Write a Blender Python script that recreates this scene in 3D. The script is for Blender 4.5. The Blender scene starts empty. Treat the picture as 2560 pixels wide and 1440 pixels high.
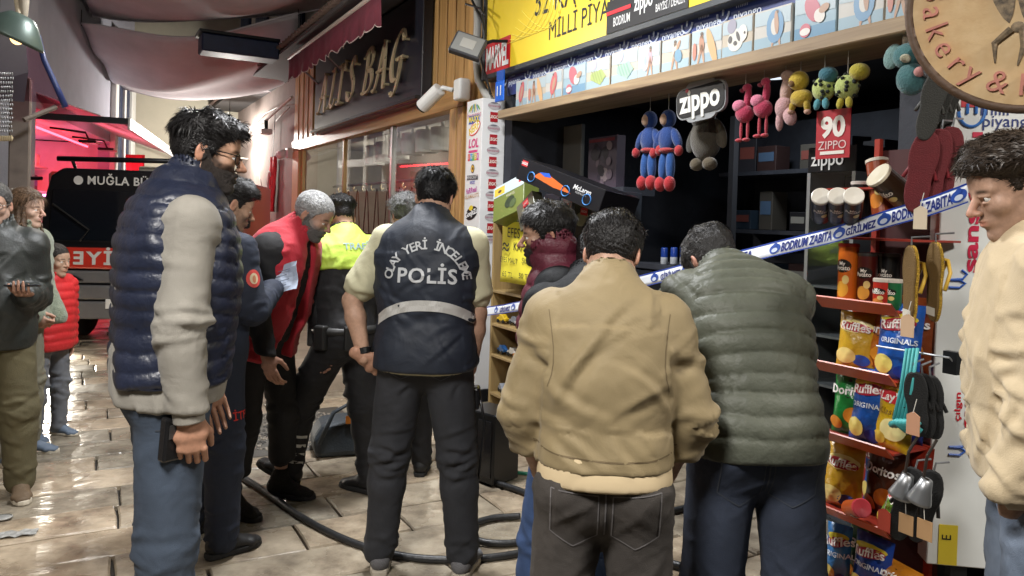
import bpy, bmesh, math, random
import numpy as np
from mathutils import Vector, Matrix
from mathutils.bvhtree import BVHTree
R_ = math.radians
scene = bpy.context.scene
COL = scene.collection
random.seed(7)

# ------------------------------------------------------------------ camera
CAM_H = 1.55
cam_d = bpy.data.cameras.new("camera")
cam = bpy.data.objects.new("camera", cam_d); COL.objects.link(cam)
cam_d.sensor_width = 36.0; cam_d.lens = 36.0 * 1900 / 2560
cam_d.shift_y = -137.0 / 2560
cam_d.clip_start = 0.05; cam_d.clip_end = 400
_p, _t = R_(1.0), R_(1.7)
_fw = Vector((0, math.cos(_p), -math.sin(_p))); _u0 = Vector((0, math.sin(_p), math.cos(_p))); _r0 = Vector((1, 0, 0))
_R = _r0 * math.cos(_t) + _u0 * math.sin(_t); _U = _u0 * math.cos(_t) - _r0 * math.sin(_t)
cam.matrix_world = Matrix(((_R.x, _U.x, -_fw.x, 0), (_R.y, _U.y, -_fw.y, 0), (_R.z, _U.z, -_fw.z, CAM_H), (0, 0, 0, 1)))
scene.camera = cam

# ------------------------------------------------------------------ night sky
world = bpy.data.worlds.new("World"); scene.world = world; world.use_nodes = True
_nt = world.node_tree; _bg = _nt.nodes["Background"]
_sky = _nt.nodes.new("ShaderNodeTexSky"); _sky.sky_type = 'NISHITA'; _sky.sun_disc = False
_sky.sun_elevation = R_(-4); _sky.sun_rotation = R_(200)
_nt.links.new(_sky.outputs[0], _bg.inputs[0]); _bg.inputs[1].default_value = 0.25

# ------------------------------------------------------------------ view
vs = scene.view_settings
vs.view_transform = 'Standard'; vs.look = 'None'; vs.exposure = 0.0; vs.gamma = 1.0; vs.use_curve_mapping = False
scene.render.engine = 'CYCLES'
scene.cycles.use_denoising = True
scene.cycles.max_bounces = 6; scene.cycles.diffuse_bounces = 3; scene.cycles.glossy_bounces = 3
scene.cycles.transmission_bounces = 4; scene.cycles.transparent_max_bounces = 8
scene.cycles.caustics_reflective = False; scene.cycles.caustics_refractive = False
scene.cycles.sample_clamp_indirect = 6.0

# ------------------------------------------------------------------ street lamps and an added fill lamp that light the lane (the fixtures are built below)
def lamp(name, kind, loc, energy, color, size=0.3, rot=(0, 0, 0), spot=None, blend=0.5):
    d = bpy.data.lights.new(name, kind); d.energy = energy; d.color = color
    if kind == 'AREA': d.shape = 'DISK'; d.size = size
    else: d.shadow_soft_size = size
    if kind == 'SPOT': d.spot_size = spot or R_(120); d.spot_blend = blend
    o = bpy.data.objects.new(name, d); COL.objects.link(o); o.location = loc; o.rotation_euler = rot
    return o
def aim(o, target):
    o.rotation_euler = (Vector(target) - o.location).to_track_quat('-Z', 'Y').to_euler()
LAMPS = [  # (x, y, z, watts, colour, size): the lamps strung along the lane, then one added fill lamp
    (-0.9, 0.3, 3.4, 150, (1.0, 0.96, 0.91), 0.85),
    (-0.75, 4.1, 3.9, 170, (0.97, 0.98, 1.0), 0.55),
    (-2.9, 6.4, 3.75, 125, (1.0, 0.94, 0.86), 0.30),
    (-6.0, 16.0, 3.3, 300, (1.0, 0.95, 0.88), 0.30),
    (2.55, 0.9, 3.4, 90, (1.0, 0.95, 0.88), 0.5),  # added out of view to brighten the white board and rack
]
for _x, _y, _z, _e, _c, _s in LAMPS:
    if _y < 5: lamp("street_lamp_light", 'AREA', (_x, _y, _z - 0.09), _e, _c, _s)
    else: lamp("street_lamp_light", 'POINT', (_x, _y, _z - 0.2), _e, _c, 0.1)
# ================================================================== helpers
def setp(o, label=None, cat=None, group=None, kind=None):
    if label: o['label'] = label
    if cat: o['category'] = cat
    if group: o['group'] = group
    if kind: o['kind'] = kind
    return o
def thing(name, label, cat, loc=(0, 0, 0), rotz=0.0, group=None, rot=None):
    o = bpy.data.objects.new(name, None); COL.objects.link(o)
    o.empty_display_size = 0.1
    o.location = loc; o.rotation_euler = rot if rot else (0, 0, rotz)
    return setp(o, label, cat, group)
def link_mesh(name, me, mats, parent=None, smooth=False, bevel=0, bseg=1, loc=None, rot=None, kind=None):
    if not isinstance(mats, (list, tuple)): mats = [mats]
    for m in mats: me.materials.append(m)
    o = bpy.data.objects.new(name, me); COL.objects.link(o)
    if smooth:
        me.polygons.foreach_set('use_smooth', np.ones(len(me.polygons), dtype=bool))
    if bevel:
        b = o.modifiers.new('bevel', 'BEVEL'); b.width = bevel; b.segments = bseg; b.limit_method = 'ANGLE'; b.angle_limit = R_(35)
    if parent is not None: o.parent = parent
    if loc is not None: o.location = loc
    if rot is not None: o.rotation_euler = rot
    if kind: o['kind'] = kind
    return o
def copy_tree(o, parent=None):
    c = o.copy(); COL.objects.link(c); c.parent = parent
    for ch in list(o.children): copy_tree(ch, c)
    return c

# ---------------------------------------------------------------- materials
_M = {}
def mat(name, col, rough=0.6, metal=0.0, var=0.0, vscale=8.0, bump=0.0, bscale=60.0, emit=None, estr=0.0, spec=0.5,
        trans=0.0, coat=0.0, sheen=0.0, alpha=1.0, col2=None, rvar=0.0, stretch=None, vattr=None, detail=4.0, bdist=0.01, wr=0.0, ws=14.0):
    if name in _M: return _M[name]
    m = bpy.data.materials.new(name); m.use_nodes = True; _M[name] = m
    nt = m.node_tree; b = nt.nodes['Principled BSDF']; N = nt.nodes.new; L = nt.links.new
    c4 = (*col, 1.0)
    b.inputs['Base Color'].default_value = c4; b.inputs['Roughness'].default_value = rough; b.inputs['Metallic'].default_value = metal
    b.inputs['Specular IOR Level'].default_value = spec
    if coat: b.inputs['Coat Weight'].default_value = coat; b.inputs['Coat Roughness'].default_value = 0.12
    if sheen: b.inputs['Sheen Weight'].default_value = sheen; b.inputs['Sheen Roughness'].default_value = 0.5
    if trans: b.inputs['Transmission Weight'].default_value = trans
    if alpha < 1: b.inputs['Alpha'].default_value = alpha
    if emit: b.inputs['Emission Color'].default_value = (*emit, 1); b.inputs['Emission Strength'].default_value = estr
    if var or bump or rvar or wr:
        tc = N('ShaderNodeTexCoord'); mp = N('ShaderNodeMapping'); L(tc.outputs['Object'], mp.inputs[0])
        if stretch: mp.inputs['Scale'].default_value = stretch
    if var or rvar or vattr:
        src = None
        if vattr:
            at = N('ShaderNodeAttribute'); at.attribute_name = vattr; src = at.outputs['Color']
        if var or rvar:
            n = N('ShaderNodeTexNoise'); n.inputs['Scale'].default_value = vscale; n.inputs['Detail'].default_value = detail
            n.inputs['Roughness'].default_value = 0.62
            L(mp.outputs[0], n.inputs['Vector'])
        if var:
            rp = N('ShaderNodeValToRGB'); rp.color_ramp.elements[0].position = 0.28; rp.color_ramp.elements[1].position = 0.72
            if vattr:
                lo, hi = 1 - var, 1 + var * 0.6
                rp.color_ramp.elements[0].color = (lo, lo, lo, 1); rp.color_ramp.elements[1].color = (hi, hi, hi, 1)
                L(n.outputs['Fac'], rp.inputs[0])
                mx = N('ShaderNodeMix'); mx.data_type = 'RGBA'; mx.blend_type = 'MULTIPLY'; mx.inputs[0].default_value = 1.0
                L(src, mx.inputs[6]); L(rp.outputs[0], mx.inputs[7]); L(mx.outputs[2], b.inputs['Base Color'])
            else:
                d = col2 if col2 else tuple(max(0, c * (1 - var)) for c in col)
                rp.color_ramp.elements[0].color = (*d, 1)
                rp.color_ramp.elements[1].color = c4 if col2 else (*[min(1, c * (1 + var * 0.6)) for c in col], 1)
                L(n.outputs['Fac'], rp.inputs[0]); L(rp.outputs[0], b.inputs['Base Color'])
        elif src is not None:
            L(src, b.inputs['Base Color'])
        if rvar:
            mr = N('ShaderNodeMapRange'); mr.inputs['From Min'].default_value = 0.3; mr.inputs['From Max'].default_value = 0.7
            mr.inputs['To Min'].default_value = max(0.03, rough - rvar); mr.inputs['To Max'].default_value = min(1, rough + rvar)
            L(n.outputs['Fac'], mr.inputs['Value']); L(mr.outputs[0], b.inputs['Roughness'])
    if bump:
        n2 = N('ShaderNodeTexNoise'); n2.inputs['Scale'].default_value = bscale; n2.inputs['Detail'].default_value = 4
        L(mp.outputs[0], n2.inputs['Vector'])
        bp = N('ShaderNodeBump'); bp.inputs['Strength'].default_value = bump; bp.inputs['Distance'].default_value = bdist
        L(n2.outputs['Fac'], bp.inputs['Height']); L(bp.outputs[0], b.inputs['Normal'])
    if wr:
        n3 = N('ShaderNodeTexNoise'); n3.inputs['Scale'].default_value = ws; n3.inputs['Detail'].default_value = 3; n3.inputs['Distortion'].default_value = .8; L(mp.outputs[0], n3.inputs['Vector'])
        b2 = N('ShaderNodeBump'); b2.inputs['Strength'].default_value = wr; b2.inputs['Distance'].default_value = .03; L(n3.outputs['Fac'], b2.inputs['Height'])
        if bump: L(bp.outputs[0], b2.inputs['Normal'])
        L(b2.outputs[0], b.inputs['Normal'])
    return m
def glass_mat(name, tint=(1, 1, 1), rough=0.02, refl=0.12):
    """thin pane: mostly clear with a fresnel reflection"""
    if name in _M: return _M[name]
    m = bpy.data.materials.new(name); m.use_nodes = True; _M[name] = m
    nt = m.node_tree; nt.nodes.clear(); N = nt.nodes.new; L = nt.links.new
    out = N('ShaderNodeOutputMaterial'); tr = N('ShaderNodeBsdfTransparent'); gl = N('ShaderNodeBsdfGlossy'); mx = N('ShaderNodeMixShader')
    fr = N('ShaderNodeFresnel'); fr.inputs[0].default_value = 1.5
    mr = N('ShaderNodeMath'); mr.operation = 'ADD'; mr.use_clamp = True; mr.inputs[1].default_value = refl; L(fr.outputs[0], mr.inputs[0])
    tr.inputs[0].default_value = (*tint, 1); gl.inputs['Roughness'].default_value = rough
    ge = N('ShaderNodeNewGeometry'); iv = N('ShaderNodeMath'); iv.operation = 'SUBTRACT'; iv.inputs[0].default_value = 1.0; L(ge.outputs['Backfacing'], iv.inputs[1]); mu = N('ShaderNodeMath'); mu.operation = 'MULTIPLY'; L(mr.outputs[0], mu.inputs[0]); L(iv.outputs[0], mu.inputs[1])
    L(mu.outputs[0], mx.inputs[0]); L(tr.outputs[0], mx.inputs[1]); L(gl.outputs[0], mx.inputs[2]); L(mx.outputs[0], out.inputs[0])
    return m
def hexc(h, k=1.0):
    h = h.lstrip('#'); r = [int(h[i:i + 2], 16) / 255 for i in (0, 2, 4)]
    return tuple(k * (c / 12.92 if c <= 0.04045 else ((c + 0.055) / 1.055) ** 2.4) for c in r)
def pm(h, rough=0.5, **k):          # printed / painted colour
    return mat('paint_' + h + '_%d' % int(rough * 100), hexc(h), rough, **k)

# ---------------------------------------------------------------- mesh builder
class MB:
    def __init__(s): s.v = []; s.f = []; s.mi = []; s.mats = []
    def m(s, mt):
        if mt not in s.mats: s.mats.append(mt)
        return s.mats.index(mt)
    def add(s, vs_, fs, mt, M=None):
        o = len(s.v)
        if M is not None: vs_ = [M @ Vector(p) for p in vs_]
        s.v.extend([tuple(p) for p in vs_]); i = s.m(mt)
        for f in fs: s.f.append([o + k for k in f]); s.mi.append(i)
        return s
    def box(s, c, d, mt, M=None):
        x, y, z = c; a, b, h = d[0] / 2, d[1] / 2, d[2] / 2
        vs_ = [(x + i * a, y + j * b, z + k * h) for k in (-1, 1) for j in (-1, 1) for i in (-1, 1)]
        return s.add(vs_, [(0, 2, 3, 1), (4, 5, 7, 6), (0, 1, 5, 4), (2, 6, 7, 3), (0, 4, 6, 2), (1, 3, 7, 5)], mt, M)
    def bx(s, x0, x1, y0, y1, z0, z1, mt, M=None):
        return s.box(((x0 + x1) / 2, (y0 + y1) / 2, (z0 + z1) / 2), (abs(x1 - x0), abs(y1 - y0), abs(z1 - z0)), mt, M)
    def poly(s, pts, mt, M=None): return s.add(pts, [tuple(range(len(pts)))], mt, M)
    def prism(s, pts2, y0, y1, mt, M=None):
        """outline in x,z extruded along y"""
        n = len(pts2)
        vs_ = [(p[0], y0, p[1]) for p in pts2] + [(p[0], y1, p[1]) for p in pts2]
        fs = [tuple(range(n)), tuple(range(2 * n - 1, n - 1, -1))] + [(i, n + i, n + (i + 1) % n, (i + 1) % n) for i in range(n)]
        return s.add(vs_, fs, mt, M)
    def tube(s, pts, r, mt, n=8, cap=True, M=None):
        pts = [Vector(p) for p in pts]; vs_ = []; fs = []
        rs = r if isinstance(r, (list, tuple)) else [r] * len(pts)
        up = None
        for i, p in enumerate(pts):
            t = (pts[min(i + 1, len(pts) - 1)] - pts[max(i - 1, 0)])
            t = t.normalized() if t.length > 1e-9 else Vector((0, 0, 1))
            if up is None: up = Vector((0, 0, 1)) if abs(t.z) < 0.9 else Vector((1, 0, 0))
            a = t.cross(up); a = a.normalized() if a.length > 1e-6 else t.orthogonal().normalized()
            up = a.cross(t).normalized()
            for k in range(n):
                w = 2 * math.pi * k / n
                vs_.append(p + a * (rs[i] * math.cos(w)) + up * (rs[i] * math.sin(w)))
        for i in range(len(pts) - 1):
            for k in range(n):
                k2 = (k + 1) % n
                fs.append((i * n + k, i * n + k2, (i + 1) * n + k2, (i + 1) * n + k))
        if cap:
            fs.append(tuple(range(n - 1, -1, -1))); fs.append(tuple((len(pts) - 1) * n + k for k in range(n)))
        return s.add(vs_, fs, mt, M)
    def cyl(s, p0, p1, r0, r1, mt, n=16, M=None): return s.tube([p0, p1], [r0, r1], mt, n, True, M)
    def ell(s, c, r, mt, nu=16, nv=10, M=None):
        vs_ = [(c[0], c[1], c[2] + r[2])]
        for j in range(1, nv):
            a = math.pi * j / nv
            for i in range(nu):
                b = 2 * math.pi * i / nu
                vs_.append((c[0] + r[0] * math.sin(a) * math.cos(b), c[1] + r[1] * math.sin(a) * math.sin(b), c[2] + r[2] * math.cos(a)))
        vs_.append((c[0], c[1], c[2] - r[2])); e = len(vs_) - 1; fs = []
        for i in range(nu): fs.append((0, 1 + i, 1 + (i + 1) % nu)); fs.append((e, e - nu + (i + 1) % nu, e - nu + i))
        for j in range(nv - 2):
            for i in range(nu):
                a, b = 1 + j * nu + i, 1 + j * nu + (i + 1) % nu
                fs.append((a, a + nu, b + nu, b))
        return s.add(vs_, fs, mt, M)
    def lathe(s, prof, mt, n=24, M=None):
        vs_ = []; fs = []
        for r, z in prof:
            for i in range(n):
                a = 2 * math.pi * i / n; vs_.append((r * math.cos(a), r * math.sin(a), z))
        for j in range(len(prof) - 1):
            for i in range(n):
                k = (i + 1) % n; fs.append((j * n + i, j * n + k, (j + 1) * n + k, (j + 1) * n + i))
        return s.add(vs_, fs, mt, M)
    def disc2(s, cx, cz, rx, rz, y, mt, n=20, rot=0.0, M=None):
        """ellipse lying in x,z facing -y"""
        ca, sa = math.cos(rot), math.sin(rot); p = []
        for i in range(n):
            a = 2 * math.pi * i / n; x, z = rx * math.cos(a), rz * math.sin(a)
            p.append((cx + x * ca - z * sa, y, cz + x * sa + z * ca))
        return s.poly(p, mt, M)
    def grid(s, P, mt, M=None):
        """P: nested list [i][j] of points"""
        n, m_ = len(P), len(P[0]); vs_ = [p for row in P for p in row]
        fs = [(i * m_ + j, i * m_ + j + 1, (i + 1) * m_ + j + 1, (i + 1) * m_ + j) for i in range(n - 1) for j in range(m_ - 1)]
        return s.add(vs_, fs, mt, M)
    def build(s, name, parent=None, smooth=False, bevel=0, bseg=1, loc=None, rot=None, kind=None, solid=0):
        me = bpy.data.meshes.new(name); me.from_pydata(s.v, [], s.f)
        o = link_mesh(name, me, s.mats, parent, smooth, bevel, bseg, loc, rot, kind)
        me.polygons.foreach_set('material_index', s.mi)
        if solid:
            q = o.modifiers.new('solid', 'SOLIDIFY'); q.thickness = solid; q.offset = 0
        me.update(); return o

# ---------------------------------------------------------------- lettering
_TC = {}
def text_geo(txt, size=1.0, shear=0.0, bold=0.0, sp=1.0, align='CENTER', xs=1.0, ext=0.0, res=3):
    key = (txt, size, shear, bold, sp, align, xs, ext, res)
    if key in _TC: return _TC[key]
    c = bpy.data.curves.new('t', 'FONT'); c.body = txt; c.size = size; c.shear = shear; c.offset = bold * size
    c.space_character = sp; c.align_x = align; c.align_y = 'CENTER'; c.resolution_u = res; c.extrude = ext
    o = bpy.data.objects.new('t', c); COL.objects.link(o)
    me = bpy.data.meshes.new_from_object(o)
    v = [(p.co.x * xs, p.co.y, p.co.z) for p in me.vertices]; f = [tuple(p.vertices) for p in me.polygons]
    bpy.data.objects.remove(o); bpy.data.curves.remove(c); bpy.data.meshes.remove(me)
    _TC[key] = (v, f); return v, f
def put_text(mb, txt, x, z, size, mt, y=0.0, rot=0.0, M=None, fn=None, **k):
    """lettering in the x,z plane facing -y"""
    v, f = text_geo(txt, size, **k); ca, sa = math.cos(rot), math.sin(rot)
    P = [(x + a * ca - b * sa, y - d, z + a * sa + b * ca) for a, b, d in v]
    if fn: P = [fn(*p) for p in P]
    mb.add(P, f, mt, M)

# ---------------------------------------------------------------- noise
def _hash(ix, iy, iz, seed):
    h = (ix * 374761393 + iy * 668265263 + iz * 2147483647 + seed * 974634777) & 0xFFFFFFFF
    h = ((h ^ (h >> 13)) * 1274126177) & 0xFFFFFFFF
    return ((h ^ (h >> 16)) & 0xFFFF).astype(np.float32) / 65535.0
def vnoise(p, seed=0):
    p = np.asarray(p, dtype=np.float64); i = np.floor(p).astype(np.int64); f = p - i; f = f * f * (3 - 2 * f); r = 0
    for dx in (0, 1):
        wx = f[:, 0] if dx else 1 - f[:, 0]
        for dy in (0, 1):
            wy = f[:, 1] if dy else 1 - f[:, 1]
            for dz in (0, 1):
                wz = f[:, 2] if dz else 1 - f[:, 2]
                r = r + wx * wy * wz * _hash(i[:, 0] + dx, i[:, 1] + dy, i[:, 2] + dz, seed)
    return r
def fbm(p, seed=0, o=3):
    p = np.asarray(p, dtype=np.float64); r = 0; a = 0.5
    for k in range(o): r = r + a * vnoise(p * 2 ** k, seed + k); a *= 0.5
    return r / (1 - 0.5 ** o)

# ---------------------------------------------------------------- distance fields -> smooth closed meshes
class Vol:
    def __init__(s, lo, hi, h):
        s.h = h; s.lo = np.array(lo, float); n = np.ceil((np.array(hi) - s.lo) / h).astype(int) + 1
        s.ax = [s.lo[k] + h * np.arange(n[k]) for k in range(3)]; s.d = np.full(tuple(n), 0.3, dtype=np.float32)
    def sub(s, lo, hi):
        sl = []
        for k in range(3):
            a = max(0, int(np.floor((lo[k] - s.lo[k]) / s.h))); b = min(len(s.ax[k]), int(np.ceil((hi[k] - s.lo[k]) / s.h)) + 1)
            if b <= a: return None
            sl.append(slice(a, b))
        X, Y, Z = np.meshgrid(s.ax[0][sl[0]], s.ax[1][sl[1]], s.ax[2][sl[2]], indexing='ij', sparse=True)
        return tuple(sl), X, Y, Z
    def comb(s, sl, v, k, op='u'):
        a = s.d[sl]; v = v.astype(np.float32)
        if op == 'u':
            if k > 0:
                h = np.clip(0.5 + 0.5 * (a - v) / k, 0, 1); s.d[sl] = a * (1 - h) + v * h - k * h * (1 - h)
            else: s.d[sl] = np.minimum(a, v)
        else:
            v = -v
            if k > 0:
                h = np.clip(0.5 - 0.5 * (a - v) / k, 0, 1); s.d[sl] = a * (1 - h) + v * h + k * h * (1 - h)
            else: s.d[sl] = np.maximum(a, v)
    def seg(s, A, B, ra, rb, k=0.02, side=None, op='u', n=2.0):
        """tapered bar; radii are numbers or (half width along side, half depth)"""
        A = np.array(A, float); B = np.array(B, float)
        ra = (ra, ra) if np.isscalar(ra) else ra; rb = (rb, rb) if np.isscalar(rb) else rb
        mx = max(*ra, *rb) + k + 2.5 * s.h
        q = s.sub(np.minimum(A, B) - mx, np.maximum(A, B) + mx)
        if q is None: return s
        sl, X, Y, Z = q; ab = B - A; L2 = float(ab @ ab) + 1e-12
        px, py, pz = X - A[0], Y - A[1], Z - A[2]
        t = np.clip((px * ab[0] + py * ab[1] + pz * ab[2]) / L2, 0, 1)
        qx, qy, qz = px - t * ab[0], py - t * ab[1], pz - t * ab[2]
        if side is None and ra[0] == ra[1] and rb[0] == rb[1]:
            v = np.sqrt(qx * qx + qy * qy + qz * qz) - (ra[0] + t * (rb[0] - ra[0]))
        else:
            ax_ = ab / math.sqrt(L2); sd = np.array(side if side is not None else (1, 0, 0), float)
            sd = sd - ax_ * (sd @ ax_); sd /= np.linalg.norm(sd); fr = np.cross(ax_, sd)
            u = qx * sd[0] + qy * sd[1] + qz * sd[2]; w = qx * fr[0] + qy * fr[1] + qz * fr[2]; a = qx * ax_[0] + qy * ax_[1] + qz * ax_[2]
            rw = ra[0] + t * (rb[0] - ra[0]); rd = ra[1] + t * (rb[1] - ra[1]); m_ = np.minimum(rw, rd)
            if n == 2.0: r = np.sqrt((u / rw) ** 2 + (w / rd) ** 2 + (a / m_) ** 2)
            else: r = (np.abs(u / rw) ** n + np.abs(w / rd) ** n + np.abs(a / m_) ** n) ** (1 / n)
            v = (r - 1) * m_
        s.comb(sl, v, k, op); return s
    def ell(s, c, r, k=0.01, Rm=None, op='u'):
        c = np.array(c, float); r = np.array(r, float); mx = r.max() + k + 2.5 * s.h
        q = s.sub(c - mx, c + mx)
        if q is None: return s
        sl, X, Y, Z = q; x, y, z = X - c[0], Y - c[1], Z - c[2]
        if Rm is not None:
            x, y, z = (Rm[0][0] * x + Rm[1][0] * y + Rm[2][0] * z, Rm[0][1] * x + Rm[1][1] * y + Rm[2][1] * z, Rm[0][2] * x + Rm[1][2] * y + Rm[2][2] * z)
        k0 = np.sqrt((x / r[0]) ** 2 + (y / r[1]) ** 2 + (z / r[2]) ** 2); k1 = np.sqrt((x / r[0] ** 2) ** 2 + (y / r[1] ** 2) ** 2 + (z / r[2] ** 2) ** 2)
        s.comb(sl, k0 * (k0 - 1) / np.maximum(k1, 1e-6), k, op); return s
    def cut(s, c, n, k=0.0):
        """keep the side the normal points away from"""
        X, Y, Z = np.meshgrid(*s.ax, indexing='ij', sparse=True)
        v = ((X - c[0]) * n[0] + (Y - c[1]) * n[1] + (Z - c[2]) * n[2]).astype(np.float32)
        if k > 0:
            h = np.clip(0.5 - 0.5 * (s.d - v) / k, 0, 1); s.d = s.d * (1 - h) + v * h + k * h * (1 - h)
        else: s.d = np.maximum(s.d, v)
        return s
    def mesh(s):
        d = s.d; sh = d.shape
        for a in range(3):   # close at the border
            ix = [slice(None)] * 3
            for e in (0, -1): ix[a] = e; d[tuple(ix)] = np.maximum(d[tuple(ix)], 1e-4)
        ins = d < 0; cs = tuple(n - 1 for n in sh)
        c8 = np.zeros(cs, dtype=np.int8)
        for i in (0, 1):
            for j in (0, 1):
                for k in (0, 1): c8 += ins[i:sh[0] - 1 + i, j:sh[1] - 1 + j, k:sh[2] - 1 + k]
        act = (c8 > 0) & (c8 < 8); idx = np.full(cs, -1, dtype=np.int64); ci = np.argwhere(act); n = len(ci)
        idx[act] = np.arange(n); acc = np.zeros((n, 3)); cnt = np.zeros(n)
        corner = {}
        for i in (0, 1):
            for j in (0, 1):
                for k in (0, 1): corner[(i, j, k)] = d[ci[:, 0] + i, ci[:, 1] + j, ci[:, 2] + k]
        for a in range(3):
            o = [b for b in range(3) if b != a]
            for i in (0, 1):
                for j in (0, 1):
                    c0 = [0, 0, 0]; c0[o[0]] = i; c0[o[1]] = j; c1 = list(c0); c1[a] = 1
                    v0, v1 = corner[tuple(c0)], corner[tuple(c1)]; ms = (v0 < 0) != (v1 < 0)
                    t = v0[ms] / (v0[ms] - v1[ms]); pt = np.tile(np.array(c0, float), (ms.sum(), 1)); pt[:, a] = t
                    acc[ms] += pt; cnt[ms] += 1
        V = s.lo + s.h * (ci + acc / cnt[:, None]); F = []
        for a in range(3):
            b, c = (a + 1) % 3, (a + 2) % 3
            i0 = [slice(None)] * 3; i1 = [slice(None)] * 3; i0[a] = slice(0, -1); i1[a] = slice(1, None)
            e = ins[tuple(i0)] != ins[tuple(i1)]; E_ = np.argwhere(e); E_ = E_[(E_[:, b] > 0) & (E_[:, c] > 0)]
            if len(E_) == 0: continue
            fl = ins[tuple(i0)][tuple(E_.T)]; q = []
            for db, dc in ((-1, -1), (0, -1), (0, 0), (-1, 0)):
                p = E_.copy(); p[:, b] += db; p[:, c] += dc; p[:, b] = np.minimum(p[:, b], cs[b] - 1); p[:, c] = np.minimum(p[:, c], cs[c] - 1)
                q.append(idx[tuple(p.T)])
            q = np.stack(q, 1); q[~fl] = q[~fl][:, ::-1]; F.append(q)
        F = np.concatenate(F); F = F[(F >= 0).all(1)]
        return V, F
def vnormals(V, F):
    n = np.cross(V[F[:, 2]] - V[F[:, 0]], V[F[:, 3]] - V[F[:, 1]]); N = np.zeros_like(V)
    for k in range(4): np.add.at(N, F[:, k], n)
    return N / (np.linalg.norm(N, axis=1)[:, None] + 1e-12)
def relax(V, F, it=1, w=0.5):
    for _ in range(it):
        S = np.zeros_like(V); c = np.zeros(len(V))
        for a, b in ((0, 1), (1, 2), (2, 3), (3, 0)):
            np.add.at(S, F[:, a], V[F[:, b]]); np.add.at(S, F[:, b], V[F[:, a]]); np.add.at(c, F[:, a], 1); np.add.at(c, F[:, b], 1)
        V = V + w * (S / np.maximum(c, 1)[:, None] - V)
    return V
def np_mesh(name, V, F, col=None):
    me = bpy.data.meshes.new(name); me.vertices.add(len(V)); me.vertices.foreach_set('co', np.asarray(V, np.float32).ravel())
    nF = len(F); k = F.shape[1]; me.loops.add(nF * k); me.loops.foreach_set('vertex_index', np.asarray(F, np.int32).ravel())
    me.polygons.add(nF); me.polygons.foreach_set('loop_start', np.arange(0, nF * k, k, dtype=np.int32))
    me.update(calc_edges=True)
    if col is not None:
        at = me.color_attributes.new('Col', 'FLOAT_COLOR', 'POINT')
        at.data.foreach_set('color', np.concatenate([col, np.ones((len(V), 1))], 1).astype(np.float32).ravel())
    return me
# ================================================================== survey helpers: the lane's facade frame
FA = math.atan2(-.873, .488); _ca, _sa = math.cos(FA), math.sin(FA); FP = (0.0, 6.4)
def FL(a, b, z=0.0): return Vector((FP[0] + _ca * a - _sa * b, FP[1] + _sa * a + _ca * b, z))
def _ray(x, y): return _fw + _R * ((x - 1280) / 1900) + _U * ((720 - 137 - y) / 1900)
def at(x, y, b=0.0):
    """point of the facade plane b metres behind the shop line, as (a, z)"""
    d = _ray(x, y); n = Vector((-_sa, _ca, 0)); C = Vector((0, 0, CAM_H)); P0 = Vector((*FP, 0))
    t = (b - (C - P0).dot(n)) / d.dot(n); p = C + d * t; return (p - P0).dot(Vector((_ca, _sa, 0))), p.z
def atd(x, y, D): return Vector((0, 0, CAM_H)) + _ray(x, y) * D
def ftask(name, label, cat, a=0.0, b=0.0, z=0.0, group=None, dr=0.0): return thing(name, label, cat, FL(a, b, z), FA + dr, group)

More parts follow.
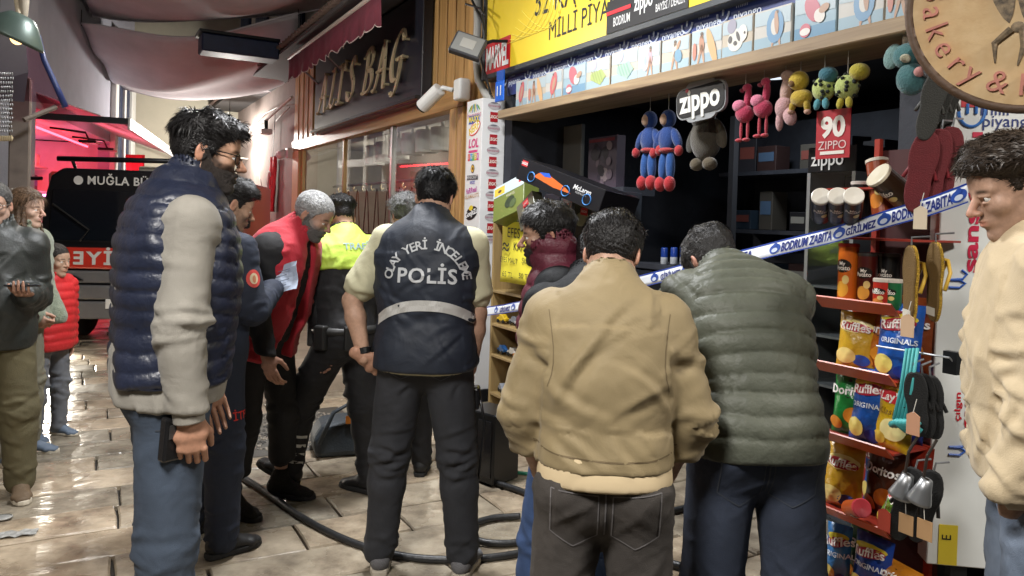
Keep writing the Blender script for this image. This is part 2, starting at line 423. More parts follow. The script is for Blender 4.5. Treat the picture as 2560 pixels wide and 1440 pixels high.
# ------------------------------------------------------------------ materials of the lane
def stone_mat():
    m = bpy.data.materials.new('wet_stone'); m.use_nodes = True; nt = m.node_tree; N = nt.nodes.new; L = nt.links.new; b = nt.nodes['Principled BSDF']
    geo = N('ShaderNodeNewGeometry'); oi = N('ShaderNodeObjectInfo')
    n1 = N('ShaderNodeTexNoise'); n1.inputs['Scale'].default_value = 5.5; n1.inputs['Detail'].default_value = 7; n1.inputs['Roughness'].default_value = .65; L(geo.outputs['Position'], n1.inputs['Vector'])
    rp = N('ShaderNodeValToRGB'); e = rp.color_ramp.elements; e[0].position = .3; e[0].color = (.15, .12, .09, 1); e[1].position = .72; e[1].color = (.52, .45, .35, 1)
    k = e.new(.5); k.color = (.34, .285, .215, 1); L(n1.outputs['Fac'], rp.inputs[0])
    hs = N('ShaderNodeMix'); hs.data_type = 'RGBA'; hs.blend_type = 'MULTIPLY'; hs.inputs[0].default_value = 1
    r2 = N('ShaderNodeValToRGB'); f = r2.color_ramp.elements; f[0].color = (.68, .72, .74, 1); f[1].color = (1.15, 1.08, 1.0, 1); L(oi.outputs['Random'], r2.inputs[0])
    L(rp.outputs[0], hs.inputs[6]); L(r2.outputs[0], hs.inputs[7]); L(hs.outputs[2], b.inputs['Base Color'])
    n2 = N('ShaderNodeTexNoise'); n2.inputs['Scale'].default_value = 1.9; n2.inputs['Detail'].default_value = 5; n2.inputs['Roughness'].default_value = .6; L(geo.outputs['Position'], n2.inputs['Vector'])
    mr = N('ShaderNodeMapRange'); mr.inputs['From Min'].default_value = .36; mr.inputs['From Max'].default_value = .66; mr.inputs['To Min'].default_value = .13; mr.inputs['To Max'].default_value = .45
    L(n2.outputs['Fac'], mr.inputs['Value']); L(mr.outputs[0], b.inputs['Roughness'])
    n3 = N('ShaderNodeTexNoise'); n3.inputs['Scale'].default_value = 22; n3.inputs['Detail'].default_value = 6; L(geo.outputs['Position'], n3.inputs['Vector'])
    n4 = N('ShaderNodeTexNoise'); n4.inputs['Scale'].default_value = 6; n4.inputs['Detail'].default_value = 3; L(geo.outputs['Position'], n4.inputs['Vector'])
    ad = N('ShaderNodeMath'); ad.operation = 'MULTIPLY_ADD'; ad.inputs[1].default_value = .45; L(n3.outputs['Fac'], ad.inputs[0]); L(n4.outputs['Fac'], ad.inputs[2])
    bp = N('ShaderNodeBump'); bp.inputs['Strength'].default_value = .28; bp.inputs['Distance'].default_value = .025; L(ad.outputs[0], bp.inputs['Height']); L(bp.outputs[0], b.inputs['Normal'])
    b.inputs['Specular IOR Level'].default_value = .55
    return m
def wood_mat(name, c1, c2, rough=.45, ax=2, sc=1.0):
    m = bpy.data.materials.new(name); m.use_nodes = True; nt = m.node_tree; N = nt.nodes.new; L = nt.links.new; b = nt.nodes['Principled BSDF']
    tc = N('ShaderNodeTexCoord'); mp = N('ShaderNodeMapping'); s = [30 * sc, 30 * sc, 30 * sc]; s[ax] = 1.6 * sc; mp.inputs['Scale'].default_value = s; L(tc.outputs['Object'], mp.inputs[0])
    oi = N('ShaderNodeObjectInfo'); va = N('ShaderNodeVectorMath'); va.operation = 'ADD'; L(mp.outputs[0], va.inputs[0]); L(oi.outputs['Random'], va.inputs[1])
    n = N('ShaderNodeTexNoise'); n.inputs['Scale'].default_value = 1; n.inputs['Detail'].default_value = 5; n.inputs['Distortion'].default_value = .6; L(va.outputs[0], n.inputs['Vector'])
    rp = N('ShaderNodeValToRGB'); e = rp.color_ramp.elements; e[0].position = .32; e[1].position = .68; e[0].color = (*c1, 1); e[1].color = (*c2, 1); L(n.outputs['Fac'], rp.inputs[0])
    r2 = N('ShaderNodeMapRange'); r2.inputs['To Min'].default_value = .78; r2.inputs['To Max'].default_value = 1.12; L(oi.outputs['Random'], r2.inputs['Value'])
    mx = N('ShaderNodeMix'); mx.data_type = 'RGBA'; mx.blend_type = 'MULTIPLY'; mx.inputs[0].default_value = 1; L(rp.outputs[0], mx.inputs[6]); L(r2.outputs[0], mx.inputs[7]); L(mx.outputs[2], b.inputs['Base Color'])
    bp = N('ShaderNodeBump'); bp.inputs['Strength'].default_value = .15; bp.inputs['Distance'].default_value = .004; L(n.outputs['Fac'], bp.inputs['Height']); L(bp.outputs[0], b.inputs['Normal'])
    b.inputs['Roughness'].default_value = rough; _M[name] = m; return m
stone = stone_mat()
oak = wood_mat('oak_cladding', (.38, .21, .07), (.56, .34, .13), .42)
oak_h = wood_mat('oak_beam', (.39, .215, .072), (.55, .335, .13), .42, 0)
shelf_wood = wood_mat('shelf_wood', (.22, .15, .085), (.36, .26, .15), .6, 0)
plaster_pink = mat('plaster_warm', (.27, .215, .19), .9, var=.18, vscale=3, bump=.3, bscale=40)
plaster_white = mat('plaster_white', (.46, .47, .54), .9, var=.10, vscale=2.2, bump=.25, bscale=50)
plaster_cream = mat('plaster_cream', (.50, .47, .37), .9, var=.10, vscale=1.5, bump=.2, bscale=40)
paint_blue = mat('paint_navy_blue', (.012, .022, .06), .55, var=.3, vscale=6, bump=.2, bscale=60)
dark_metal = mat('dark_metal', (.02, .022, .025), .4, .6); grey_metal = mat('grey_metal', (.35, .36, .37), .38, .8)
black_gloss = mat('black_gloss', (.012, .012, .014), .18); white_plastic = mat('white_plastic', (.72, .72, .70), .4)
white_print = mat('white_print', (.62, .62, .6), .6); red_print = mat('red_print', (.6, .03, .02), .6)
cable_m = mat('cable_black', (.015, .015, .015), .5); cable_w = mat('cable_white', (.55, .53, .48), .5)

# ------------------------------------------------------------------ ground and paving
g = MB(); g.poly([(-90, -60, -.03), (90, -60, -.03), (90, 140, -.03), (-90, 140, -.03)], mat('mortar', (.035, .03, .025), .7, var=.3, vscale=5, bump=.4, bscale=30))
ground = g.build('ground', kind='structure')
rs = random.Random(3); STV = {}
def stone_mesh(L, w, v):
    key = (L, w, v)
    if key in STV: return STV[key]
    r = random.Random(hash(key) & 0xffff); n = 5; mb = MB(); top = []; bot = []
    out = []
    for k in range(n): out.append((-w / 2 + r.uniform(-.004, .004), -L / 2 + L * k / n + (r.uniform(-.01, .01) if k else 0)))
    for k in range(2): out.append((-w / 2 + w * k / 2, L / 2 + r.uniform(-.004, .004)))
    for k in range(n): out.append((w / 2 + r.uniform(-.004, .004), L / 2 - L * k / n + (r.uniform(-.01, .01) if k else 0)))
    for k in range(2): out.append((w / 2 - w * k / 2, -L / 2 + r.uniform(-.004, .004)))
    m_ = len(out); tops = [(x * .955, y * .98, r.uniform(-.003, .003)) for x, y in out]; mid = [(x, y, -.008) for x, y in out]; bo = [(x, y, -.04) for x, y in out]
    V = tops + mid + bo + [(0, 0, r.uniform(-.002, .004))]
    F = [(k, (k + 1) % m_, 3 * m_) for k in range(m_)] + [(m_ + k, m_ + (k + 1) % m_, (k + 1) % m_, k) for k in range(m_)] + [(2 * m_ + k, 2 * m_ + (k + 1) % m_, m_ + (k + 1) % m_, m_ + k) for k in range(m_)]
    me = bpy.data.meshes.new('paving_stone'); me.from_pydata(V, [], F); me.materials.append(stone); STV[key] = me; return me
ROW = .315; cnt = 0; far = []
i = 0; a = -10.5
while a < 4.3:
    b = -4.15 + rs.uniform(-.5, 0)
    while b < .35:
        L = rs.choice((.52, .66, .8, .95)); c = b + L / 2; v = rs.randrange(3); me = stone_mesh(round(L - .012, 3), ROW - .012, v)
        w_ = FL(a + ROW / 2, c, rs.uniform(-.004, .002))
        vis = w_.y > 2.4 and w_.x < 2.4
        if a > -5.2 and vis and cnt < 298:
            o = bpy.data.objects.new('paving_stone', me); COL.objects.link(o); o.parent = ground; o.location = w_; o.rotation_euler = (0, 0, FA + rs.uniform(-.006, .006) + (math.pi if rs.random() < .5 else 0)); cnt += 1
        else: far.append((me, w_, FA))
        b += L
    a += ROW
fb = MB()
for me, w_, an in far:
    M = Matrix.Translation(w_) @ Matrix.Rotation(an, 4, 'Z'); fb.add([v.co for v in me.vertices], [tuple(p.vertices) for p in me.polygons], stone, M)
fb.build('paving_rest', ground, kind='stuff')
# pebble mosaic set into the paving
pb = MB(); c0 = FL(.12, -1.86, 0); pmts = [mat('pebble_light', (.30, .26, .21), .5, var=.2), mat('pebble_dark', (.07, .065, .06), .5, var=.2), mat('pebble_mid', (.17, .15, .125), .5)]
pb.bx(-.52, .52, -.52, .52, -.012, .006, mat('mortar_grey', (.13, .12, .105), .8, bump=.4, bscale=60))
r_ = random.Random(5)
for ring in range(1, 17):
    rad = ring * .031; n = max(6, int(2 * math.pi * rad / .034))
    for k in range(n):
        an = 2 * math.pi * k / n + ring * .3; x, y = rad * math.cos(an), rad * math.sin(an)
        pb.ell((x, y, .007), (.013 + r_.uniform(-.002, .002), .011, .009), pmts[1] if ring in (5, 6, 10, 11) else pmts[0] if r_.random() < .7 else pmts[2], 6, 4, Matrix.Rotation(r_.uniform(-.3, .3), 4, 'Z'))
pmo = thing('pebble_mosaic', 'round pebble mosaic panel set in the wet paving', 'mosaic', c0, FA); pb.build('pebbles', pmo, smooth=True, kind='stuff')

# ------------------------------------------------------------------ lamps strung along the lane, and the added fill lamp
lamp_glow = [mat('lamp_glow_%d' % i, (.9, .9, .9), .5, emit=c, estr=14) for i, c in enumerate([L_[4] for L_ in LAMPS])]
for i, (x, y, z, e_, c_, s_) in enumerate(LAMPS):
    nm = ['round lane lamp hanging above the viewer', 'round lane lamp hanging over the crowd by the shop', 'round lane lamp hanging before the dark bag shop sign', 'round lane lamp hanging far down the lane beyond the canopies', 'added round fill lamp hanging at the right above the beige sweatshirt'][i]
    t = thing('street_lamp', nm, 'lamp', (x, y, z), 0, 'lamps strung over the lane')
    mb = MB(); mb.lathe([(.02, .16), (.03, .14), (.09, .1), (s_ * .62, .0), (s_ * .64, -.02), (s_ * .60, -.02), (s_ * .58, .0), (.05, .06)], dark_metal, 24); mb.build('lamp_shade', t, smooth=True)
    mb = MB(); mb.disc2(0, 0, s_ * .55, s_ * .55, 0, lamp_glow[i], 24, 0, Matrix.Rotation(R_(-90), 4, 'X') @ Matrix.Translation((0, .01, 0))); mb.build('bulb_panel', t)
    mb = MB(); mb.tube([(0, 0, .16), (0, 0, 1.4)], .008, cable_m, 6); mb.build('cord', t)

# ================================================================== the bag shop building on the right
bag = ftask('bag_shop', 'shop building clad in golden vertical oak boards', 'building')
W0a, W0z = at(749, 399); W1a, W1z = at(1131, 269)
WA0, WA1, WZ0, WZ1 = -7.42, -1.28, .55, 2.62
B = MB(); B.bx(-7.95, -.30, .10, .30, WZ1, 4.6, plaster_pink); B.bx(-7.95, WA0, .10, .30, 0, WZ1, plaster_pink); B.bx(WA1, -.30, .10, .30, 0, WZ1, plaster_pink); B.bx(WA0, WA1, .10, .30, 0, WZ0, plaster_pink)
B.build('wall', bag)
B = MB(); B.bx(-7.95, -1.0, -.02, .10, 2.62, 2.80, oak_h); B.build('beam', bag, bevel=.008)
B = MB(); B.bx(-7.85, -7.42, -.03, .10, .15, 2.62, oak); B.build('corner_post', bag, bevel=.01)
for a0, a1 in ((-1.28, -1.12), (-1.10, -.98)):
    B = MB(); B.bx(a0, a1, -.03, .10, .15, 2.62, oak); B.build('post', bag, bevel=.008)
def boards(a0, a1, z0, z1, w, b=0.0):
    a = a0; k = 0
    while a < a1 - .02:
        e = min(a + w, a1); B = MB(); d = (.0, -.012)[k % 2]; B.bx(a + .004, e - .004, b + d, b + .098, z0, z1, oak); B.build('board', bag, bevel=.004); a = e; k += 1
boards(-7.9, -6.62, 2.80, 4.05, .16); boards(-2.08, -.30, 2.803, 4.4, .105); boards(-.975, -.30, .15, 2.803, .105)
B = MB(); B.bx(WA0 - .01, WA1 + .01, -.04, .10, .15, WZ0, mat('peach_panel', (.55, .33, .18), .6, var=.1, vscale=4)); B.build('sill_panel', bag, bevel=.01)
B = MB(); B.bx(WA0, WA1, -.09, .02, WZ0 - .002, WZ0 + .05, oak_h); B.build('window_sill', bag, bevel=.006)
al = mat('aluminium', (.5, .5, .5), .3, .9)
for a in (WA0 + .03, -5.0, -3.05, WA1 - .03):
    B = MB(); B.bx(a - .03, a + .03, .02, .08, WZ0 + .05, WZ1, al if a in (-3.05,) else oak); B.build('window_mullion', bag, bevel=.004)
B = MB()
for p0, p1 in ((WA0 + .06, -5.03), (-4.97, -3.08), (-3.02, WA1 - .06)):
    B = MB(); B.bx(p0, p1, .045, .053, WZ0 + .05, WZ1, glass_mat('shop_glass', (.95, .97, .96), .01, .02)); B.build('pane', bag)
# display room behind the glass
dr_wall = mat('display_wall', (.34, .32, .29), .85, var=.15, vscale=3); dr_dark = mat('display_dark', (.02, .022, .03), .7)
B = MB(); B.bx(-7.9, -.6, 1.9, 2.0, .0, 3.0, dr_wall); B.bx(-7.9, -.6, .31, 1.9, .35, .45, mat('display_floor', (.35, .2, .1), .5)); B.bx(-7.9, -.6, .31, 1.9, 2.72, 2.8, dr_wall); B.bx(-.7, -.6, .31, 1.9, .45, 2.72, dr_wall); B.bx(-8.0, -7.9, .31, 1.9, .45, 2.72, dr_wall)
B.build('display_room', bag)
B = MB(); B.bx(-3.0, -2.1, 1.3, 1.36, .45, 2.45, dr_dark); B.build('dark_screen', bag)
for a_ in (-6.2, -3.9, -1.6): lamp('display_light', 'POINT', FL(a_, 1.15, 2.2), 22, (1.0, .90, .76), .08)
# step along the shop
st = ftask('shop_step', 'low pale stone step along the front of the bag shop', 'step', 0, 0, 0)
a = -8.0; k = 0
while a < -1.0:
    B = MB(); B.bx(a + .004, a + .87, -1.42, -.045, -.03, .14, mat('step_stone', (.42, .34, .26), .35, var=.2, vscale=5, bump=.25, bscale=30)); B.build('step_slab', st, bevel=.012, bseg=2); a += .875
# black fascia sign with gold letters
sg = ftask('shop_sign', "black bag shop sign with raised gold letters ALI'S BAG", 'sign', 0, 0, 0)
sb_, sz = -.10, 0
S0, S1 = at(785, 345, -.13)[0], at(1053, 238, -.13)[0]
B = MB(); B.bx(S0, S1, -.13, -.015, 2.76, 3.9, mat('sign_black', (.012, .014, .022), .32, var=.2, vscale=3, spec=.5)); B.build('panel', sg, bevel=.006)
B = MB(); B.bx(S0, S1 - .02, -.19, -.13, 2.775, 2.815, black_gloss); B.build('bottom_rail', sg, bevel=.005)
gold = mat('gold_metal', (.66, .55, .34), .34, .5, rvar=.1, vscale=9)
def pen(pts, w, M2, nib=R_(35), thick=.02, sub=6):
    """broad nib stroke through points, as closed outline prisms"""
    P = [Vector((*p, 0)) for p in pts]; C = []
    n = len(P)
    for i in range(n - 1):
        p0, p1, p2, p3 = P[max(i - 1, 0)], P[i], P[i + 1], P[min(i + 2, n - 1)]
        for j in range(sub):
            t = j / sub; C.append(.5 * ((2 * p1) + (p2 - p0) * t + (2 * p0 - 5 * p1 + 4 * p2 - p3) * t * t + (3 * p1 - p0 - 3 * p2 + p3) * t ** 3))
    C.append(P[-1]); L = []; Rr = []
    for i, c in enumerate(C):
        t = (C[min(i + 1, len(C) - 1)] - C[max(i - 1, 0)]).normalized(); nrm = Vector((-t.y, t.x, 0))
        an = math.atan2(t.y, t.x); h = max(.22, abs(math.sin(an - nib))) * w / 2
        L.append(c + nrm * h); Rr.append(c - nrm * h)
    V = []; F = []
    for y in (-thick, 0):
        for q in L: V.append((q.x, y, q.y))
        for q in Rr: V.append((q.x, y, q.y))
    m_ = len(C)
    for i in range(m_ - 1):
        F += [(i, i + 1, m_ + i + 1, m_ + i), (2 * m_ + i, 3 * m_ + i, 3 * m_ + i + 1, 2 * m_ + i + 1), (i, 2 * m_ + i, 2 * m_ + i + 1, i + 1), (m_ + i, m_ + i + 1, 3 * m_ + i + 1, 3 * m_ + i)]
    F += [(0, m_, 3 * m_, 2 * m_), (m_ - 1, 3 * m_ - 1, 4 * m_ - 1, 2 * m_ - 1)]
    return V, F
GL = {'A': [[(-.10, -.04), (.0, .0), (.16, .35), (.34, .86), (.42, 1.0)], [(.42, 1.0), (.46, .5), (.50, .0), (.58, .02)], [(.10, .36), (.48, .38)]],
      'L': [[(.22, .96), (.36, 1.0), (.30, .8), (.22, .4), (.10, .04)], [(-.02, .0), (.14, .05), (.36, .0), (.52, .16)]],
      'I': [[(.12, .98), (.34, 1.0)], [(.26, 1.0), (.2, .5), (.14, .0)], [(.02, .0), (.26, .02)]],
      "'": [[(.12, 1.05), (.10, .82)]], 'İdot': [],
      'S': [[(.52, .84), (.44, 1.0), (.28, .98), (.2, .8), (.3, .6), (.42, .42), (.42, .16), (.26, .0), (.08, .04), (.04, .2)]],
      'B': [[(.22, .96), (.2, .5), (.08, .0)], [(.04, .84), (.2, .98), (.42, 1.0), (.54, .84), (.46, .62), (.24, .52)], [(.24, .52), (.5, .46), (.54, .22), (.36, .02), (.02, .0)]],
      'G': [[(.62, .82), (.52, 1.0), (.32, .96), (.14, .7), (.06, .36), (.16, .06), (.36, .02), (.48, .14), (.52, .42)], [(.34, .44), (.64, .45)], [(.52, .42), (.44, -.02), (.30, -.28), (.14, -.26)]]}
lx0, lz0 = at(795, 305, -.19)[0], 3.05; lx1 = at(1008, 200, -.19)[0]
word = "ALI'S BAG"; adv = {'A': .86, 'L': .72, 'I': .42, "'": .34, 'S': .72, ' ': .42, 'B': .82, 'G': .8}; tot = sum(adv[c] for c in word); hh_ = .50; kx = (lx1 - lx0) / tot
x = lx0
for ch in word:
    if ch == ' ': x += adv[ch] * kx; continue
    B = MB()
    for st_ in GL[ch]:
        V, F = pen(st_, .15, None); V = [(x + (p[0] + .18 * p[2]) * kx * 1.05, -.175 + p[1], lz0 + p[2] * hh_) for p in V]; B.add(V, F, gold)
    lt_ = B.build('letter', sg)
    for st_ in GL[ch]:
        for e_ in (st_[0], st_[-1]):
            B2 = MB(); p = (x + (e_[0] + .18 * e_[1]) * kx * 1.05, lz0 + e_[1] * hh_); B2.cyl((p[0], -.205, p[1]), (p[0], -.132, p[1]), .016, .016, gold, 8); B2.build('standoff', lt_)
    x += adv[ch] * kx
# burgundy awning with scalloped valance
aw = ftask('awning', 'burgundy awning with scalloped valance above the black shop sign', 'awning')
bd = mat('awning_burgundy', (.16, .03, .05), .8, var=.25, vscale=3, bump=.3, bscale=80)
A0 = at(722, 154, -.55)[0]; A1 = -1.9; ZT = 3.84
rows = []
N_ = 150; P = []
for i in range(N_ + 1):
    a = A0 + (A1 - A0) * i / N_; sc_ = abs(math.sin(math.pi * (a - A0) / .30)); zb = ZT - .30 - .055 * sc_; wv = .02 * math.sin(a * 9) + .012 * math.sin(a * 23)
    P.append([(a, -.55 + wv * .0, ZT), (a, -.555 + wv * .5, ZT - .15), (a, -.56 + wv, zb)])
B = MB(); B.grid(P, bd); B.build('valance', aw, smooth=True, solid=.004)
B = MB(); B.tube([(p[2][0], p[2][1], p[2][2]) for p in P], .006, mat('awning_trim', (.5, .42, .4), .8), 5); B.build('valance_trim', aw)
B = MB(); B.grid([[(A0 + (A1 - A0) * i / 40, -.55 + .6 * j / 4, ZT + .08 * j + .012 * math.sin(i * 2.2)) for j in range(5)] for i in range(41)], bd); B.build('canopy', aw, smooth=True, solid=.004)
B = MB(); B.tube([(A0, -.55, ZT + .01), (A1, -.55, ZT + .01)], .028, mat('awning_bar', (.45, .40, .35), .5), 10); B.build('front_bar', aw)
for a in (A0 + .1, -4.6):
    B = MB(); B.tube([(a, -.55, ZT), (a, .08, ZT - .5)], .016, grey_metal, 8); B.build('arm', aw)
# tiled eave and upper floor
ev = ftask('tiled_eave', 'narrow eave of clay tiles running above the awning', 'eave')
tile_m = mat('clay_tile', (.16, .11, .09), .85, var=.35, vscale=6, bump=.4, bscale=50)
a = -14.0
tme = MB(); tme.add([(math.cos(t) * .085, y, .05 * math.sin(t)) for y in (-.0, .62) for t in np.linspace(0, math.pi, 7)], [(i, i + 1, i + 8, i + 7) for i in range(6)], tile_m)
first = None
while a < -1.6:
    if first is None:
        first = tme.build('tile', ev, smooth=True, solid=.012); o = first
    else:
        o = first.copy(); COL.objects.link(o)
    o.location = (a, -.66, 4.02); o.rotation_euler = (R_(14), R_(random.uniform(-2, 2)), R_(random.uniform(-2, 2))); o.parent = ev; a += .185
B = MB(); B.bx(-14.1, -1.6, -.62, .10, 3.955, 4.0, mat('eave_board', (.06, .055, .055), .8)); B.build('eave_board', ev)
up = ftask('upper_storey', 'pale upper storey with dark blue shutters above the eave', 'building')
B = MB(); B.bx(-15, 4.6, .0, .25, 4.2, 8.5, mat('plaster_beige', (.42, .36, .29), .9, var=.15, vscale=2, bump=.2, bscale=40)); B.build('wall', up)
for a0, a1 in ((-13.2, -12.2), (-11.4, -10.3), (-8.3, -7.3), (-5.4, -4.4)):
    B = MB(); B.bx(a0, a1, -.06, -.002, 4.3, 6.9, paint_blue); sh_ = B.build('shutter', up, bevel=.006)
    n = 5
    for k in range(n):
        B = MB(); w_ = (a1 - a0 - .1) / n; B.bx(a0 + .05 + w_ * k + .008, a0 + .05 + w_ * (k + 1) - .008, -.075, -.06, 4.36, 6.84, paint_blue); B.build('shutter_board', sh_, bevel=.003)
# dark blue timber bay over the lane
p0 = at(482, 150, -2.3); by = ftask('timber_bay', 'dark blue timber bay jutting over the lane from the right', 'bay')
B = MB(); B.bx(-6.75, -6.3, -1.72, -.62, 3.88, 4.14, paint_blue); B.build('bay_box', by, bevel=.02)
B = MB(); B.bx(-6.8, -6.25, -1.76, -.62, 4.14, 4.18, dark_metal); B.build('bay_cap', by)

# ------------------------------------------------------------------ plain house further down on the right
hs = ftask('plaster_house', 'warm plaster house wall beyond the oak clad shop', 'building')
B = MB(); B.bx(-15.2, -7.96, .02, .25, 0, 4.0, plaster_pink); B.build('wall', hs)
B = MB(); B.bx(-13.9, -12.9, -.01, .02, .1, 2.2, mat('door_dark', (.03, .028, .03), .6)); d_ = B.build('door', hs, bevel=.01); B = MB(); B.ell((-13.0, -.04, 1.1), (.03, .03, .03), gold); B.build('handle', d_, smooth=True)
fl = ftask('folded_flag', 'narrow folded red flag with white crescent hanging on the plaster wall', 'flag', at(683, 392, -.06)[0], -.06, 2.62)
fm = mat('flag_red', (.45, .01, .02), .7, var=.2, vscale=7, bump=.3, bscale=60)
B = MB(); B.grid([[(.21 * (j - 3) / 3 + .01 * math.sin(i), -.03 * math.sin(j * 1.7 + i * .3), -1.05 * i / 14) for j in range(7)] for i in range(15)], fm); B.build('cloth', fl, smooth=True, solid=.006)
B = MB(); B.tube([(.12 * math.cos(t) - .02, -.055, -.55 + .26 * math.sin(t)) for t in np.linspace(.7, 5.6, 20)], [.008 + .012 * math.sin(math.pi * i / 19) for i in range(20)], white_print, 6); B.build('crescent', fl)
B = MB(); B.tube([(-.05, 0, 0), (0, .02, .9)], .006, cable_m, 5); B.build('cord', fl)
cm = ftask('dome_camera', 'small white dome camera on the corner of the plaster wall', 'camera', -7.98, -.10, 2.60)
B = MB(); B.bx(-.02, .14, -.02, .10, -.09, .09, white_plastic); B.build('mount', cm, bevel=.015, bseg=2)
B = MB(); B.tube([(-.02, -.02, .0), (-.16, -.10, -.03)], [.07, .075], white_plastic, 14); B.build('housing', cm, smooth=True)
B = MB(); B.ell((-.175, -.11, -.035), (.055, .055, .055), black_gloss); B.build('lens', cm, smooth=True)
bk = ftask('wall_bracket_lamp', 'small grey lamp on a rail along the plaster wall', 'lamp', at(665, 300, -.25)[0], -.25, 3.15)
B = MB(); B.bx(-.12, .12, -.1, .1, -.14, -.05, white_plastic); B.build('lamp_head', bk, bevel=.01); B = MB(); B.bx(-.05, .05, -.03, .03, -.05, .12, dark_metal); B.build('bracket', bk)
B = MB(); B.tube([(-2.8, -.05, -.12), (-1.2, -.02, .06), (0, 0, .12), (1.6, .1, .36)], .022, cable_w, 8); B.build('rail', bk)
for i, pts in enumerate(([(625, 320), (660, 285), (690, 270), (735, 260)], [(648, 430), (655, 470), (652, 500), (668, 535)], [(690, 302), (706, 285), (724, 268)])):
    B = MB(); B.tube([(at(x, y, -.08)[0] - at(pts[0][0], pts[0][1], -.08)[0], 0, at(x, y, -.08)[1]) for x, y in pts], .010, cable_w, 5)
    c = ftask('wall_cable', ['pale cable running along the top of the plaster wall', 'pale cable looping beside the folded red flag', 'short pale cable by the corner of the oak shop'][i], 'cable', at(pts[0][0], pts[0][1], -.08)[0], -.08, 0); B.build('cable', c, smooth=True)
# ================================================================== left side of the lane
red_l = (1.0, .05, .06)
LF = -4.05    # facade line of the left houses
def wallquad(B, p0, p1, z0, z1, th, m):
    d = Vector((p1.x - p0.x, p1.y - p0.y, 0)).normalized(); n = Vector((-d.y, d.x, 0)) * th
    P = [(p0.x, p0.y), (p1.x, p1.y), (p1.x + n.x, p1.y + n.y), (p0.x + n.x, p0.y + n.y)]
    V = [(x, y, z0) for x, y in P] + [(x, y, z1) for x, y in P]; B.add(V, [(3, 2, 1, 0), (4, 5, 6, 7), (0, 1, 5, 4), (1, 2, 6, 5), (2, 3, 7, 6), (3, 0, 4, 7)], m)
q0, q1 = atd(62, 500, 9.3), atd(328, 500, 17.0); dv = (q1 - q0); dv.z = 0; wl = dv.length; dv.normalize(); LA = math.atan2(dv.y, dv.x)
def LWp(x, o, z): return (x, -o, z)
lh = thing('white_house', 'white plastered house with a red lit shop on its ground floor at left', 'building', (q0.x, q0.y, 0), LA)
ST = 6.0; rw = mat('shop_pale', (.62, .58, .58), .7, var=.1, vscale=4)
B = MB(); B.bx(-.2, wl, 0, .3, 2.8, 7.5, plaster_white); B.build('upper_wall', lh); B = MB(); B.bx(ST, wl, 0, .3, 0, 2.8, plaster_white); B.build('wall', lh)
B = MB(); B.bx(0, ST, 1.5, 1.6, 0, 2.9, rw); B.build('shop_back_wall', lh); B = MB(); B.bx(-.2, 0, .3, 1.6, 0, 2.8, rw); B.build('shop_side_wall', lh); B = MB(); B.bx(ST, ST + .1, .3, 1.6, 0, 2.8, rw); B.build('shop_side_wall', lh); B = MB(); B.bx(0, ST, .3, 1.5, 2.82, 2.9, rw); B.build('shop_ceiling', lh)
shm = mat('shop_shelf', (.6, .55, .55), .6)
for zz in (.9, 1.35, 1.8, 2.25):
    B = MB(); B.bx(.2, ST - .2, 1.1, 1.49, zz, zz + .03, shm); B.build('shop_shelf', lh)
wx = wl - 1.6; fw_ = mat('frame_white', (.66, .66, .62), .6); wm_ = thing('blue_window', 'tall white framed window with dark blue shutters on the white house', 'window', lh.matrix_basis @ Vector((wx, 0, 3.1)), LA)
B = MB(); B.bx(-1.1, -.8, -.10, -.002, -1.9, 1.9, fw_); B.bx(.8, 1.3, -.10, -.002, -1.9, 1.9, fw_); B.bx(-.8, .8, -.10, -.002, 1.65, 1.9, fw_); B.bx(-.08, .08, -.10, -.002, -1.9, 1.65, fw_); B.build('frame', wm_, bevel=.01)
for x0, x1 in ((-.8, -.08), (.08, .8)): B = MB(); B.bx(x0, x1, -.05, -.004, -1.9, 1.65, paint_blue); B.build('shutter', wm_, bevel=.01)
pc = thing('corner_column', 'pale square column at the near corner of the white house', 'column', lh.matrix_basis @ Vector((-.42, 0, 0)), LA)
B = MB(); B.bx(-.2, .2, -.16, .14, 0, 6.5, plaster_white); B.build('shaft', pc, bevel=.02); B = MB(); B.bx(-.24, .24, -.2, .16, 0, .25, plaster_white); B.build('base', pc, bevel=.02)
eh = thing('cream_house', 'cream plastered house closing the far end of the lane', 'building', (0, 0, 0))
B = MB(); e0, e1 = atd(318, 500, 17.3), atd(720, 500, 19.5); wallquad(B, e0, e1, 0, 8, -.3, plaster_cream); B.build('wall', eh)
cb = thing('sagging_cable', 'thin pale cable sagging across the cream house wall', 'cable', (0, 0, 0)); B = MB(); B.tube([atd(330, 328, 16.6), atd(400, 358, 16.8), atd(470, 378, 17), atd(640, 400, 17.2)], .014, cable_w, 6); B.build('cable', cb)
r_ = random.Random(11); od = ('first', 'second', 'third', 'fourth', 'fifth', 'sixth', 'seventh', 'eighth')
for k in range(32):
    zz = (.93, 1.38, 1.83, 2.28)[k // 8]; w_, h_ = r_.uniform(.2, .5), r_.uniform(.18, .34)
    t = thing('souvenir_box', '%s goods box from the near end on the %s shelf of the red lit shop' % (od[k % 8], ('lowest', 'second', 'third', 'top')[k // 8]), 'box', lh.matrix_basis @ Vector((.5 + (k % 8) * .68 + r_.uniform(-.1, .1), 1.28, zz + .001)), LA, 'goods in the red lit shop')
    B = MB(); B.bx(-w_ / 2, w_ / 2, -.12, .12, 0, h_, pm(r_.choice(('c9c4c4', 'b02a2a', '8d8f9a', 'd8d0b8', '3a3a48')), .5)); B.build('carton', t, bevel=.006); B = MB(); B.bx(-w_ * .4, w_ * .4, -.124, -.12, h_ * .3, h_ * .75, pm(r_.choice(('e6e2da', '4a5a9c', 'd0a8a8')), .5)); B.build('print', t)
led = mat('red_led', (1, .2, .2), .5, emit=(1, .03, .05), estr=14); ledp = mat('pink_led', (1, .5, .8), .5, emit=(1, .35, .8), estr=6)
